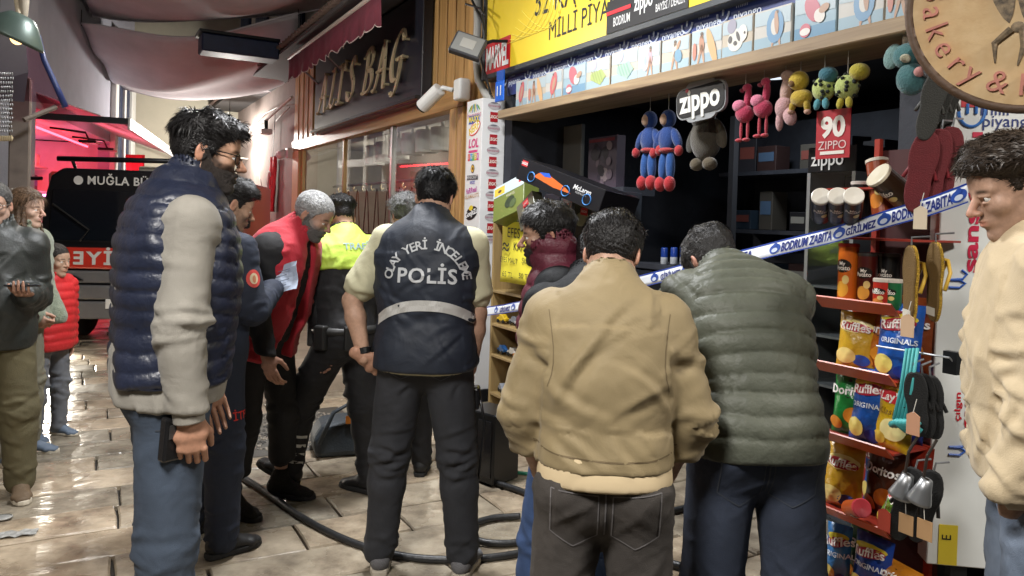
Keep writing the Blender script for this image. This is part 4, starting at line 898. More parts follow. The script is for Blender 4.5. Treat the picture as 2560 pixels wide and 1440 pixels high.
B = MB(); zz = zpx(482); put_text(B, 'fuRReal', pc_ - .01, zz + .02, .065, pm('b8489c'), y=yF, bold=.02, rot=.12); put_text(B, 'GLAMALOTS', pc_, zz - .03, .046, pm('c9a27c'), y=yF, bold=.01, rot=.1); B.build('logo', lp)
B = MB(); zz = zpx(533); B.disc2(pc_, zz, .115, .055, yF, pm('151515'), 20, .25); B.disc2(pc_ - .01, zz + .045, .04, .022, yF - .0005, pm('e0c62a'), 14, .2); put_text(B, 'GooJitZu', pc_, zz, .062, pm('f0f0f0'), y=yF - .001, bold=.03, rot=.22); B.build('logo', lp)
B = MB(); zz = zpx(575); put_text(B, 'Hot Wheels', pc_, zz, .05, pm('8f9096'), y=yF, rot=.1); B.build('logo', lp)
# narrow end face
Mx = Matrix.Translation((pa1 + .0025, (PB - .02) / 2, 0)) @ Matrix.Rotation(R_(90), 4, 'Z')
for q in range(13):
    y = 268 + q * 27.5; zz = at(1226, y, -.12)[1]; B = MB()
    if q % 2 == 0:
        B.disc2(0, zz, .062, .032, -.001, pm('b9b3b4'), 18, 0, Mx); put_text(B, 'havaianas', 0, zz, .030, pm('a44a62'), y=-.002, M=Mx); B.disc2(0, zz + .024, .035, .008, -.0015, pm('77757c'), 12, 0, Mx)
    else:
        B.poly([(-.036, -.001, zz - .042), (.036, -.001, zz - .042), (.036, -.001, zz + .042), (-.036, -.001, zz + .042)], pm('a8202a'), Mx); put_text(B, 'LEGO', 0, zz, .036, pm('e9dfd2'), y=-.002, M=Mx, bold=.03)
    B.build('logo', lp)
npl = ftask('house_number_plate', 'small blue plate with white number 11 above the logo pillar', 'plate', at(1248, 228, -.20)[0], -.20, at(1248, 228, -.20)[1])
B = MB(); B.bx(-.075, .075, 0, .012, -.085, .085, pm('1660c8', .35)); B.build('plate', npl, bevel=.006); B = MB(); put_text(B, '11', 0, 0, .11, white_print, y=-.003, bold=.03); B.build('lettering', npl); B = MB(); B.bx(-.06, .06, .004, .016, .086, .17, pm('124a9c', .4)); B.build('bracket', npl)
# floodlight
a, z = at(1170, 112, -.42); fd = thing('floodlight', 'square grey floodlight tilted beside the yellow sign', 'floodlight', FL(a, -.42, z), 0, rot=(0, 0, FA)); Mf = Matrix.Rotation(R_(62), 4, 'Z') @ Matrix.Rotation(R_(-24), 4, 'X') @ Matrix.Rotation(R_(20), 4, 'Y')
B = MB(); B.bx(-.135, .135, -.01, .05, -.105, .105, mat('flood_case', (.06, .06, .065), .45, .4), Mf); B.build('case', fd, bevel=.008)
B = MB(); B.bx(-.118, .118, -.014, -.011, -.088, .088, mat('flood_glass', (.22, .22, .21), .3), Mf); gl = B.build('glass', fd); B = MB(); B.bx(-.06, .06, -.017, -.0145, -.045, .045, mat('flood_reflector', (.34, .33, .30), .45), Mf); B.build('reflector', gl)
B = MB()
for q in range(6): B.bx(-.12 + .044 * q, -.10 + .044 * q, .052, .08, -.08, .08, dark_metal, Mf)
B.build('cooling_fin', fd); B = MB(); B.tube([(0, .08, .0), (.05, .2, .05), (.12, .40, .06)], .014, dark_metal, 8); B.build('bracket', fd)
# pipe and cables at the corner
pi_ = ftask('conduit_pipe', 'grey conduit pipe running down beside the yellow sign', 'pipe', 0, 0, 0); B = MB()
pp = [at(x, y, -.12) for x, y in ((1192, -60), (1194, 60), (1190, 140), (1196, 200), (1215, 236), (1228, 250))]; B.tube([(p[0], -.12, p[1]) for p in pp], .035, mat('pipe_grey', (.34, .33, .30), .5), 10); B.build('pipe', pi_, smooth=True)
for i, pts in enumerate(([(1170, -20), (1190, 30), (1212, 60), (1208, 110)], [(1205, -20), (1200, 40), (1215, 90), (1204, 150), (1222, 235)], [(1165, 10), (1195, 20), (1216, 40)])):
    c = ftask('loose_cable', ['black cable dropping past the floodlight', 'black cable looping along the grey pipe', 'short black cable above the floodlight'][i], 'cable'); B = MB(); pp = [at(x, y, -.2) for x, y in pts]; B.tube([(p[0], -.2 + .02 * math.sin(k * 2), p[1]) for k, p in enumerate(pp)], .011, cable_m, 6); B.build('cable', c, smooth=True)
# motion sensor lamp
a, z = at(1140, 225, -.15); ms = ftask('bullet_camera', 'white bullet camera on a jointed bracket over the shop window', 'camera', a, -.15, z)
B = MB(); B.bx(-.03, .12, -.02, .10, -.10, .10, white_plastic); B.build('mount', ms, bevel=.025, bseg=3); B = MB(); B.tube([(-.02, -.03, .0), (-.12, -.08, .03), (-.18, -.11, -.02)], .022, white_plastic, 10); B.build('joint', ms, smooth=True)
B = MB(); B.tube([(-.14, -.10, .02), (-.34, -.20, -.14)], .068, white_plastic, 18); bl_ = B.build('barrel', ms, smooth=False, bevel=.012, bseg=2); B = MB(); B.tube([(-.335, -.198, -.136), (-.35, -.205, -.147)], .058, black_gloss, 18); B.build('lens', bl_)
# white cylinder lamps along the window top of the bag shop
for i, (x, y) in enumerate(((1107, 315), (1068, 322), (1032, 330), (998, 342), (965, 352), (938, 362))):
    a, z = at(x, y, .45); t = ftask('cylinder_lamp', '%s white cylinder ceiling lamp from the right in the bag shop window' % ordn[i], 'lamp', a, .45, z - .16, 'white cylinder lamps in the bag shop window')
    B = MB(); B.lathe([(.0, .14), (.135, .14), (.14, .13), (.14, -.13), (.125, -.13), (.12, -.05), (0, -.05)], mat('lamp_white', (.52, .51, .48), .6), 24); B.build('shell', t, smooth=False); B = MB(); B.cyl((0, 0, .14), (0, 0, .4), .02, .02, white_plastic, 8); B.build('stem', t)
# bags hung in the window
rr = random.Random(8)
rail = ftask('bag_rail', 'chrome rail with hooks hung with bags in the shop window', 'rail', -4.9, .5, 2.02); B = MB(); B.tube([(-2.2, 0, 0), (1.7, 0, 0)], .02, grey_metal, 10); B.build('bar', rail, smooth=True)
for q in range(9):
    B = MB(); B.tube([(-1.9 + .42 * q, 0, 0), (-1.9 + .42 * q, -.02, -.06), (-1.9 + .42 * q, .0, -.10), (-1.9 + .42 * q, .03, -.07)], .012, gold, 6); B.build('hook', rail, smooth=True)
for q in range(8):
    a = -6.7 + .45 * q; cc = rr.choice(('2a2320', '6a4a30', 'b8aa94', '3c2c28', '8a8478')); w_, h_ = rr.uniform(.26, .34), rr.uniform(.2, .3)
    t = ftask('handbag', '%s handbag from the left hanging in the bag shop window' % ordn[q], 'handbag', a, .5, 1.92, 'handbags in the shop window'); B = MB()
    B.prism([(-w_ / 2, -.62 - h_), (-w_ / 2 * .88, -.62), (w_ / 2 * .88, -.62), (w_ / 2, -.62 - h_)], -.06, .06, pm(cc, .45)); bd_ = B.build('bag_body', t, bevel=.025, bseg=2); B = MB(); B.prism([(-w_ / 2 * .9, -.62 - h_ * .45), (-w_ / 2 * .88, -.615), (w_ / 2 * .88, -.615), (w_ / 2 * .9, -.62 - h_ * .45)], -.075, -.06, pm(cc, .4)); fl_ = B.build('flap', bd_, bevel=.01); B = MB(); B.ell((0, -.08, -.62 - h_ * .4), (.02, .01, .02), gold, 8, 6); B.build('clasp', bd_)
    B = MB(); B.tube([(-w_ * .42, 0, -.63), (-.03, 0, -.02), (0, 0, .02), (.03, 0, -.02), (w_ * .42, 0, -.63)], .008, pm(cc, .5), 6); B.build('strap', t, smooth=True)

# ------------------------------------------------------------------ goods hung under the shelf
zi = ftask('zippo_hanging_sign', 'black hanging sign with white lettering zippo under the shelf', 'sign', at(1750, 250, -.06)[0], -.06, at(1750, 250, -.06)[1]); W_ = at(1812, 245, -.06)[0] - at(1690, 252, -.06)[0]
def rounded(w, h, r, n=6):
    P = []
    for cx, cz, s0 in ((w / 2 - r, h / 2 - r, 0), (-w / 2 + r, h / 2 - r, 1), (-w / 2 + r, -h / 2 + r, 2), (w / 2 - r, -h / 2 + r, 3)):
        for k in range(n + 1): t = math.pi / 2 * (s0 + k / n); P.append((cx + r * math.cos(t), cz + r * math.sin(t)))
    return P
tl_ = R_(4); Mz = Matrix.Rotation(-tl_, 4, 'Y')
B = MB(); B.prism(rounded(W_, .185, .06), 0, .02, pm('8d8f90', .4), Mz); B.prism(rounded(W_ * .66, .235, .06), .001, .019, pm('8d8f90', .4), Mz); B.build('border', zi)
B = MB(); B.prism(rounded(W_ * .965, .165, .055), -.004, .016, pm('101114', .4), Mz); B.build('board', zi)
B = MB(); put_text(B, 'zippo', 0, .005, .185, pm('dedbd2'), y=-.006, bold=.03, xs=W_ / .50, M=Mz); B.disc2(-.25 * W_, .072, .014, .012, -.0065, pm('b02030'), 10, 0, Mz); B.build('lettering', zi)
def plush(name, label, x, y, b, parts, cord=True, group='plush toys under the shelf', sc=1.0):
    a, z = at(x, y, b); t = ftask(name, label, 'plush toy', a, b, z, group)
    for nm, es in parts:
        B = MB()
        for c, r, col, rot in es: B.ell((0, 0, 0), tuple(q * sc for q in r), mat('plush_' + col, hexc(col), .95, var=.15, vscale=40, bump=.6, bscale=120, sheen=.3), 16, 10, Matrix.Translation(Vector(c) * sc) @ Matrix.Rotation(rot, 4, 'Y'))
        B.build(nm, t, smooth=True)
    if cord: B = MB(); B.tube([(0, 0, .05), (0, 0, max(.1, 2.39 - z))], .002, cable_w, 4); B.build('hanging_cord', t)
    return t
for i, x in enumerate((1622, 1668)):
    plush('plush_doll', ['plain blue cloth doll with red boots, left of the pair', 'plain blue cloth doll with red boots, right of the pair'][i], x, 372, .1,
          [('head', [((0, 0, .19), (.052, .05, .06), '1c3c78', 0), ((0, -.03, .185), (.032, .03, .04), 'b9987e', 0)]), ('body', [((0, 0, .06), (.066, .05, .09), '1c3c78', 0)]), ('belt', [((0, 0, -.01), (.060, .05, .022), 'a33a3a', 0)]),
           ('arm', [((-.085, 0, .06), (.03, .03, .075), '1c3c78', .5), ((-.12, -.01, -.02), (.028, .028, .035), 'a32a2e', 0)]), ('arm', [((.085, 0, .06), (.03, .03, .075), '1c3c78', -.5), ((.12, -.01, -.02), (.028, .028, .035), 'a32a2e', 0)]),
           ('leg', [((-.035, 0, -.11), (.03, .03, .10), '24508f', .05), ((-.045, -.01, -.225), (.032, .042, .05), 'b02a30', 0)]), ('leg', [((.035, 0, -.11), (.03, .03, .10), '24508f', -.05), ((.045, -.01, -.225), (.032, .042, .05), 'b02a30', 0)])])
plush('plush_bear', 'large dull brown plush animal hanging below the hanging zippo sign', 1765, 345, .15, [('body', [((0, 0, 0), (.11, .08, .14), '4c473d', 0)]), ('head', [((-.01, -.02, .12), (.08, .07, .07), '4a453b', 0)]), ('wing', [((-.11, 0, .0), (.05, .02, .09), '3c382f', .5)]), ('wing', [((.11, 0, .02), (.05, .02, .10), '565043', -.5)]), ('leg', [((-.05, -.02, -.16), (.04, .045, .04), '5a503f', 0)]), ('leg', [((.06, -.02, -.16), (.045, .045, .04), '5a503f', 0)])])
for i, (x, y) in enumerate(((1862, 275), (1908, 262))):
    plush('plush_flamingo', ['pink plush flamingo, left of the two', 'pink plush flamingo, right of the two'][i], x, y, .0, [('body', [((0, 0, -.02), (.055, .045, .05), 'a8304e', .4), ((-.02, -.02, .02), (.042, .035, .035), 'c8728a', .3)]), ('neck', [((.02, 0, .06), (.02, .02, .065), 'b23454', .1), ((.012, 0, .12), (.03, .02, .022), 'b23454', 0)]), ('beak', [((-.025, 0, .108), (.018, .012, .012), '8a2a40', .4)]),
          ('leg', [((-.022, 0, -.11), (.009, .009, .06), 'a83a48', 0), ((-.026, -.01, -.165), (.02, .022, .011), 'b8404c', 0)]), ('leg', [((.026, 0, -.11), (.009, .009, .06), 'a83a48', 0), ((.026, -.01, -.165), (.02, .022, .011), 'b8404c', 0)])])
plush('plush_giraffe', 'pale pink plush animal between the flamingos and the yellow dog', 1962, 250, .0, [('body', [((0, 0, -.04), (.05, .045, .06), 'b89090', 0)]), ('neck', [((.01, 0, .05), (.032, .03, .08), 'b49488', .15)]), ('head', [((.02, -.01, .12), (.035, .03, .028), 'a88a7c', 0)]), ('leg', [((-.02, -.01, -.11), (.02, .02, .05), 'b89090', 0)]), ('leg', [((.045, -.01, -.09), (.035, .03, .05), 'bc9494', -.4)])])
plush('plush_dog', 'yellow plush dog with brown nose hanging upside from the shelf', 2000, 228, -.02, [('head', [((0, -.01, .05), (.052, .045, .05), 'b59a2a', .3), ((-.012, -.045, .035), (.022, .014, .018), '6a4a1e', 0)]), ('body', [((.01, 0, -.035), (.06, .045, .045), 'b0942a', 0)]), ('leg', [((-.035, -.01, -.075), (.016, .018, .03), 'a58a2a', .2), ((-.042, -.012, -.10), (.017, .018, .014), 'b8907c', 0)]), ('leg', [((.055, -.01, -.08), (.016, .018, .035), 'a58a2a', -.2), ((.06, -.012, -.11), (.017, .018, .014), 'b8907c', 0)])])
for i, (x, y, c2) in enumerate(((2060, 222, '4a8a94'), (2118, 218, 'a89a2c'))):
    t = plush('plush_turtle', ['spotted plush turtle with teal flippers', 'spotted plush turtle with yellow flippers and yellow head'][i], x, y, -.04, [('shell', [((0, 0, 0), (.058, .05, .06), 'a8b468', .2)]), ('flipper', [((-.02, -.02, -.075), (.018, .014, .028), c2, .2)]), ('flipper', [((.028, -.02, -.075), (.018, .014, .028), c2, -.2)]), ('head', [((.07 if i else .03, -.01, .06), (.048, .042, .040), c2 if i else '2f6470', .2)])])
    B = MB(); r2 = random.Random(i)
    for q in range(26): u, v = r2.uniform(0, 6.28), r2.uniform(.3, 2.7); B.ell((.058 * math.sin(v) * math.cos(u) * 1.0, .05 * math.sin(v) * math.sin(u), .06 * math.cos(v)), (.011, .011, .009), mat('plush_spot', (.02, .025, .02), .95), 6, 4)
    B.build('spots', t, smooth=True)
plush('plush_elephant', 'teal plush elephant hanging high at the right end of the shelf', 2268, 170, -.1, [('head', [((0, 0, .05), (.06, .055, .055), '3f6e70', 0)]), ('ear', [((-.07, 0, .06), (.04, .018, .055), '6d8c88', .3)]), ('body', [((.02, 0, -.05), (.06, .055, .07), '3a6668', -.2)]), ('trunk', [((.025, -.05, .03), (.018, .03, .018), 'a8a48c', 0)]), ('horn', [((-.01, 0, .13), (.014, .014, .04), '9a8a78', .1)])])
plush('plush_lemur', 'grey and white plush lemur beside the teal elephant', 2335, 135, -.1, [('head', [((0, 0, .02), (.06, .055, .05), '77777a', 0)]), ('ear', [((-.05, 0, .06), (.022, .015, .022), '9a9a98', 0)]), ('eye_patch', [((-.02, -.045, .025), (.022, .014, .022), '1e1e20', 0)]), ('body', [((.01, 0, -.06), (.055, .05, .05), '2c2c2e', 0)]), ('paw', [((-.04, -.03, -.07), (.024, .02, .022), 'b07a74', 0)]), ('paw', [((.03, -.03, -.075), (.022, .02, .018), 'a8a090', 0)])])
# flat goods further in
cd = ftask('anniversary_card', 'red card lettered 90 ZIPPO hanging over the display case', 'sign', at(2082, 335, .02)[0], .02, at(2082, 335, .02)[1]); cw = (at(2125, 335, .02)[0] - at(2040, 335, .02)[0]) / 2
B = MB(); B.bx(-cw, cw, 0, .004, -.118, .118, pm('a01420', .5)); B.build('card', cd); B = MB(); put_text(B, '90', 0, .03, .135, pm('d5cec4'), y=-.003, bold=.04, xs=cw / .095); put_text(B, 'ZIPPO', 0, -.055, .058, pm('d0b4b0'), y=-.003, xs=cw / .095); B.bx(-cw * .7, cw * .7, -.0035, -.001, -.098, -.082, pm('d5cec4')); B.build('lettering', cd)
dc = ftask('display_case', 'black glass display case with zippo header inside the shop', 'display case', at(2072, 470, .12)[0], .12, 0); cz = at(2072, 430, .12)[1]; cw = (at(2132, 430, .12)[0] - at(2012, 430, .12)[0]) / 2
B = MB(); B.bx(-cw, cw, .01, .30, cz, cz + .13, pm('0b0c10', .3)); B.build('header', dc, bevel=.004); B = MB(); put_text(B, 'zippo', -.02, cz + .065, .10, pm('c9c9c6'), y=.005, bold=.01, xs=cw / .16); B.build('lettering', dc)
B = MB(); B.bx(-cw, -cw + .02, .01, .30, .5, cz, grey_metal); B.bx(cw - .02, cw, .01, .30, .5, cz, grey_metal); B.bx(-cw, cw, .28, .30, .5, cz, pm('16171b')); B.bx(-cw, cw, .01, .30, .42, .5, pm('16171b')); B.build('frame', dc)
B = MB(); B.bx(-cw + .02, cw - .02, .012, .017, .5, cz, glass_mat('case_glass', (.9, .92, .92), .02, .05)); B.build('pane', dc)
for zz in (.75, 1.0, 1.25, 1.5):
    if zz < cz: B = MB(); B.bx(-cw + .02, cw - .02, .03, .27, zz, zz + .012, grey_metal); B.build('shelf', dc)
pz = ftask('game_box', 'tall dull purple box with dark print standing inside the shop', 'box', at(1503, 470, .4)[0], .4, at(1503, 470, .4)[1]); w_ = (at(1538, 400, .4)[0] - at(1468, 400, .4)[0]) / 2; h_ = at(1503, 342, .4)[1] - at(1503, 470, .4)[1]
B = MB(); B.bx(-w_, w_, 0, .08, 0, h_, pm('4a3f4c', .6)); B.build('carton', pz); B = MB(); rr = random.Random(5)
for q in range(16): B.disc2(rr.uniform(-.6, .6) * w_, h_ * rr.uniform(.1, .85), rr.uniform(.02, .06), rr.uniform(.02, .07), -.002 - q * .0004, pm(rr.choice(('2a242c', '6b5d68', '3a3340', '8a7c80')), .6), 9, rr.uniform(0, 3))
B.bx(-w_ * .9, w_ * .9, -.010, -.009, h_ * .9, h_ * .96, pm('7a3038', .6)); B.build('print', pz); B = MB(); B.bx(-.25, .35, -.05, .25, -.06, 0, burnt); B.build('shelf', pz)
for q in range(5):
    a, z = at(1660 + 24 * q, 662, .8); t = ftask('drink_can', '%s blue and silver drink can from the left inside the shop' % ordn[q], 'can', a, .8, z, 'drink cans inside the shop'); B = MB(); B.lathe([(0, 0), (.024, .002), (.027, .01), (.027, .06)], pm('b9bcc0', .3), 16); B.build('lower_print', t, smooth=True); B = MB(); B.lathe([(.027, .06), (.027, .125), (.022, .135), (0, .134)], pm('1c3a86', .3), 16); B.build('upper_print', t, smooth=True)
cs = ftask('can_shelf', 'dark counter shelf carrying drink cans inside the shop', 'shelf', at(1700, 662, .8)[0], .8, at(1700, 664, .8)[1]); B = MB(); B.bx(-.5, .6, -.1, .5, -.04, -.002, burnt); B.build('board', cs); B = MB(); B.bx(-.45, .55, -.05, .45, -at(1700, 664, .8)[1] + .012, -.04, burnt); B.build('cabinet', cs)

# ------------------------------------------------------------------ toy stand by the left jamb with building-toy boxes
tc_ = ftask('toy_cabinet', 'tan wooden toy cabinet with shelves by the left shop jamb', 'cabinet', at(1275, 700, -.35)[0], -.35, 0)
tan = wood_mat('tan_wood', (.30, .20, .08), (.40, .28, .12), .5)
CW = .30; ct = at(1275, 545, -.35)[1]
B = MB(); B.bx(-CW, -CW + .025, 0, .32, 0, ct, tan); B.build('side', tc_, bevel=.003); B = MB(); B.bx(CW - .025, CW, 0, .32, 0, ct, tan); B.build('side', tc_, bevel=.003); B = MB(); B.bx(-CW + .026, CW - .026, .29, .31, 0, ct, tan); B.build('back', tc_)
for zz in (.18, .48, .72, .98, ct - .03):
    B = MB(); B.bx(-CW + .026, CW - .026, .002, .29, zz, zz + .022, tan); B.build('shelf', tc_, bevel=.003)
rr = random.Random(17); cols = ('c42a2a', 'd9b52a', 'e0ddd4', '3a6fb0', '8a8f98', 'c87a2a')
cn = {'c42a2a': 'red', 'd9b52a': 'yellow', 'e0ddd4': 'white', '3a6fb0': 'blue', '8a8f98': 'grey', 'c87a2a': 'orange'}
for zz in (.202, .502, .742):
    for q in range(4):
        ck = rr.choice(cols); t = thing('toy_car', '%s toy car, %s from the left on the %s cabinet shelf' % (cn[ck], ordn[q], {.202: 'lowest', .502: 'second', .742: 'third'}[zz]), 'toy', FL(at(1275, 700, -.35)[0] - .2 + .125 * q, -.30 + rr.uniform(0, .06), zz + .024), FA + rr.uniform(-.5, .5), 'toy vehicles on the tan cabinet')
        c = pm(ck, .35); B = MB(); B.prism([(-.05, 0), (-.052, .022), (-.03, .026), (-.018, .048), (.02, .048), (.034, .026), (.054, .02), (.054, 0)], -.024, .024, c); b_ = B.build('body', t, bevel=.004)
        for sx in (-.03, .032):
            for sy in (-1, 1): B = MB(); B.cyl((sx, sy * .018, -.002), (sx, sy * .028, -.002), .014, .014, pm('151515', .6), 12); B.build('wheel', t)
nt_ = ftask('paper_notice', 'yellow handwritten paper notice EFES on the toy cabinet', 'notice', at(1293, 632, -.40)[0], -.40, at(1293, 632, -.40)[1], None, R_(8)); w_ = .20; h_ = .225
yp = mat('paper_yellow', (.80, .70, .05), .7, var=.05)
B = MB(); B.grid([[(-w_ + 2 * w_ * j / 8, .012 * math.sin(j * .8 + i * .3), -h_ + 2 * h_ * i / 8) for j in range(9)] for i in range(9)], yp); B.build('sheet', nt_, smooth=True, solid=.0015); B = MB(); ink = pm('2a2a20', .7)

for s_, x_, z_, q_, k_ in (('EFES', -.03, .14, .10, .8), ('≈', -.12, .04, .16, 1), ('KAMP', .06, .04, .085, .8), ('EFES MALT', -.08, -.06, .055, .8), ('ŞIŞE', .12, -.055, .055, .8), ('65 TL', -.09, -.165, .055, 1), ('50 TL', .11, -.165, .055, 1)): B = MB(); put_text(B, s_, x_, z_, q_, ink, y=-.016, rot=-.04, xs=k_); B.build('handwriting', nt_)
def carton(name, label, c, rot, d, col, prints, grp=None):
    t = thing(name, label, 'box', c, 0, grp, rot=rot); B = MB(); B.box((0, 0, 0), d, pm(col, .35)); B.build('carton', t, bevel=.003); B = MB(); prints(B, d); B.build('print', t); return t
a, z = at(1460, 468, -.30)
def f1(B, d):
    y = -d[1] / 2 - .0015; org = pm('c8622a', .4); blu = pm('2a57b8', .4); x0 = -d[0] / 2
    B.poly([(x0 + .16, y, -.015), (x0 + .20, y, .02), (x0 + .30, y, .03), (x0 + .46, y, -.005), (x0 + .52, y, -.03), (x0 + .36, y, -.035)], org); B.poly([(x0 + .2, y - .001, .025), (x0 + .29, y - .001, .042), (x0 + .32, y - .001, .02), (x0 + .26, y - .001, .01)], blu)
    for cx, r in ((x0 + .14, .032), (x0 + .47, .034), (x0 + .66, .034)): B.tube([(cx + r * math.cos(t), y - .001, -.025 + r * math.sin(t)) for t in np.linspace(0, 2 * math.pi, 17)], .004, pm('3a7cc0', .4), 4, False)
    put_text(B, 'McLaren', x0 + .60, .022, .045, pm('d8d8d8'), y=y - .001, shear=.2, bold=.01); put_text(B, 'FORMULA 1', x0 + .60, -.006, .018, pm('a8a8a8'), y=y - .001)
    B.bx(x0 + .02, x0 + .075, y - .001, y, .025, .062, pm('b8202a')); put_text(B, 'LEGO', x0 + .0475, .043, .024, white_print, y=y - .002, bold=.02)
carton('racing_car_box', 'long black building toy box printed with orange racing car, lying tilted', FL(at(1440, 470, -.30)[0], -.30, at(1440, 470, -.30)[1]), (R_(-6), R_(17), FA + R_(14)), (.78, .36, .15), '131318', f1)
def f2(B, d):
    y = -d[1] / 2 - .0015; B.bx(-d[0] / 2, d[0] / 2, y - .0005, y, d[2] * .18, d[2] / 2, pm('b9c8cc', .4)); B.bx(-d[0] * .46, -d[0] * .12, y - .0015, y - .0006, d[2] * .22, d[2] * .44, pm('c9b13a')); B.disc2(-d[0] * .28, d[2] * .32, .022, .012, y - .002, pm('5a3c20')); B.disc2(.02, -d[2] * .12, .06, .04, y - .001, pm('27361f'), 14, .3); B.disc2(.06, -d[2] * .2, .04, .03, y - .0015, pm('4a5a34'), 12, .5)
    put_text(B, 'MARVEL', .03, d[2] * .08, .028, pm('c9c4b0'), y=y - .001); B.bx(d[0] * .34, d[0] * .46, y - .0015, y - .0006, d[2] * .3, d[2] * .44, pm('b8202a'))
carton('green_toy_box', 'green building toy box tilted above the yellow notice', FL(at(1290, 492, -.42)[0], -.42, at(1290, 502, -.42)[1]), (R_(-14), R_(-18), FA + R_(10)), (.36, .14, .27), '6f7a3c', f2)
def f3(B, d): y = -d[1] / 2 - .0015; B.disc2(.0, 0, .07, .05, y, pm('8d8a72'), 14, .4); B.bx(-.02, .05, y - .002, y - .001, .03, .08, pm('b8202a')); put_text(B, 'LEGO', .015, .055, .022, white_print, y=y - .003)
carton('grey_toy_box', 'small grey building toy box leaning on the green box', FL(at(1328, 525, -.46)[0], -.46, at(1328, 530, -.46)[1]), (R_(-8), R_(-32), FA + R_(4)), (.22, .08, .20), '5c5c4c', f3)
for q in range(5):
    a, z = at(1400 + 36 * q, 545, -.05); carton('stacked_toy_box', '%s dark toy box from the left stacked under the racing car box' % ordn[q], FL(a, -.02, z + rr.uniform(-.06, .06)), (R_(rr.uniform(-6, 6)), R_(rr.uniform(-10, 10)), FA + R_(rr.uniform(-20, 20))), (.18, .2, .36), ('2b2a33', '7d8388', '33302c', '4a4e58', '2a3038')[q], f3, 'dark toy boxes in the shop')
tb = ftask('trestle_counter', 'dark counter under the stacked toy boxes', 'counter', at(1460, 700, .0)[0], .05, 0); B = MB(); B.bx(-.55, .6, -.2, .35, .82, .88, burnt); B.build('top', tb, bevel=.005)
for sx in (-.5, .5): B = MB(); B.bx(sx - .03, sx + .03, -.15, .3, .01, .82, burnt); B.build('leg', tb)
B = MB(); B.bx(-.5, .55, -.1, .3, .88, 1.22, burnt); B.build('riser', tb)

for q in range(28):
    sh_, k = q // 7, q % 7; zz = (.63, 1.08, 1.53, 1.98)[sh_]; w_, h_ = rr.uniform(.12, .2), rr.uniform(.12, .3); t = ftask('shelf_goods', '%s dark packet from the left on the %s back shelf' % (ordn[k], ('lowest', 'second', 'third', 'top')[sh_]), 'box', 1.15 + .3 * k + rr.uniform(-.05, .05), 1.52, zz + .001, 'dark goods on the back shelves', rr.uniform(-.3, .3))
    B = MB(); B.bx(-w_ / 2, w_ / 2, -.08, .08, 0, h_, pm(rr.choice(('2a2a30', '3c2a28', '24303c', '4a4640', '1c1c20')), .4)); B.build('carton', t, bevel=.004); B = MB(); B.bx(-w_ * .4, w_ * .4, -.083, -.081, h_ * .4, h_ * .75, pm(rr.choice(('8a8880', '7a4038', '506884')), .5)); B.build('print', t)

cl_ = ftask('added_fill_lamp', 'small added fill lamp under the dark gift shop ceiling', 'lamp', 1.9, .95, 2.6); B = MB(); B.lathe([(0, .018), (.12, .018), (.13, .0), (.12, -.02), (0, -.03)], mat('fill_lamp_diffuser', (.7, .7, .7), .5, emit=(.8, .9, 1), estr=1.2), 20); B.build('diffuser', cl_, smooth=True); B = MB(); B.lathe([(0, .02), (.14, .02), (.135, -.002), (.131, -.002)], white_plastic, 20); B.build('rim', cl_)
lamp('added_fill_light', 'AREA', FL(1.9, .95, 2.55), 9, (.85, .93, 1.0), .22)  # added fill light with made-up fixture, lifts the dark shop interior
# ------------------------------------------------------------------ snack rack at the right of the opening
RB = -.42
rk = ftask('snack_rack', 'red metal snack rack with five sloping shelf lips', 'rack')
rkm = mat('rack_red', (.33, .035, .02), .4, var=.12, vscale=6); lipm = mat('rack_lip', (.52, .095, .035), .35, var=.15, vscale=5)
RA0 = at(2042, 915, RB)[0]; RA1 = at(2236, 915, RB)[0]; RWd = RA1 - RA0
LZ = [at(2045, 758, RB)[1], at(2045, 918, RB)[1], at(2042, 1085, RB)[1], at(2016, 1258, RB)[1], .045]
LZ = [round(z, 3) for z in LZ]
for a in (RA0 + .03, RA1 - .03):
    B = MB(); B.bx(a - .012, a + .012, RB + .30, RB + .325, .0, 1.95, rkm); B.build('upright', rk)
for i, z in enumerate(LZ + [at(2160, 600, RB)[1], at(2260, 470, RB)[1]]):
    B = MB(); ext = 0.0 if i < 5 else .06
    B.bx(RA0, RA1 + ext, RB + .02, RB + .30, z, z + .008, rkm); B.build('shelf', rk)
    if i < 5:
        B = MB(); B.add([(RA0, RB + .02, z - .012), (RA1, RB + .02, z - .012), (RA1, RB - .035, z + .036), (RA0, RB - .035, z + .036)], [(0, 1, 2, 3)], lipm); B.build('price_lip', rk, solid=.006)
B = MB(); B.bx(RA0, RA1, RB + .326, RB + .332, .05, 1.9, mat('rack_back', (.05, .008, .008), .6)); B.build('back_sheet', rk)
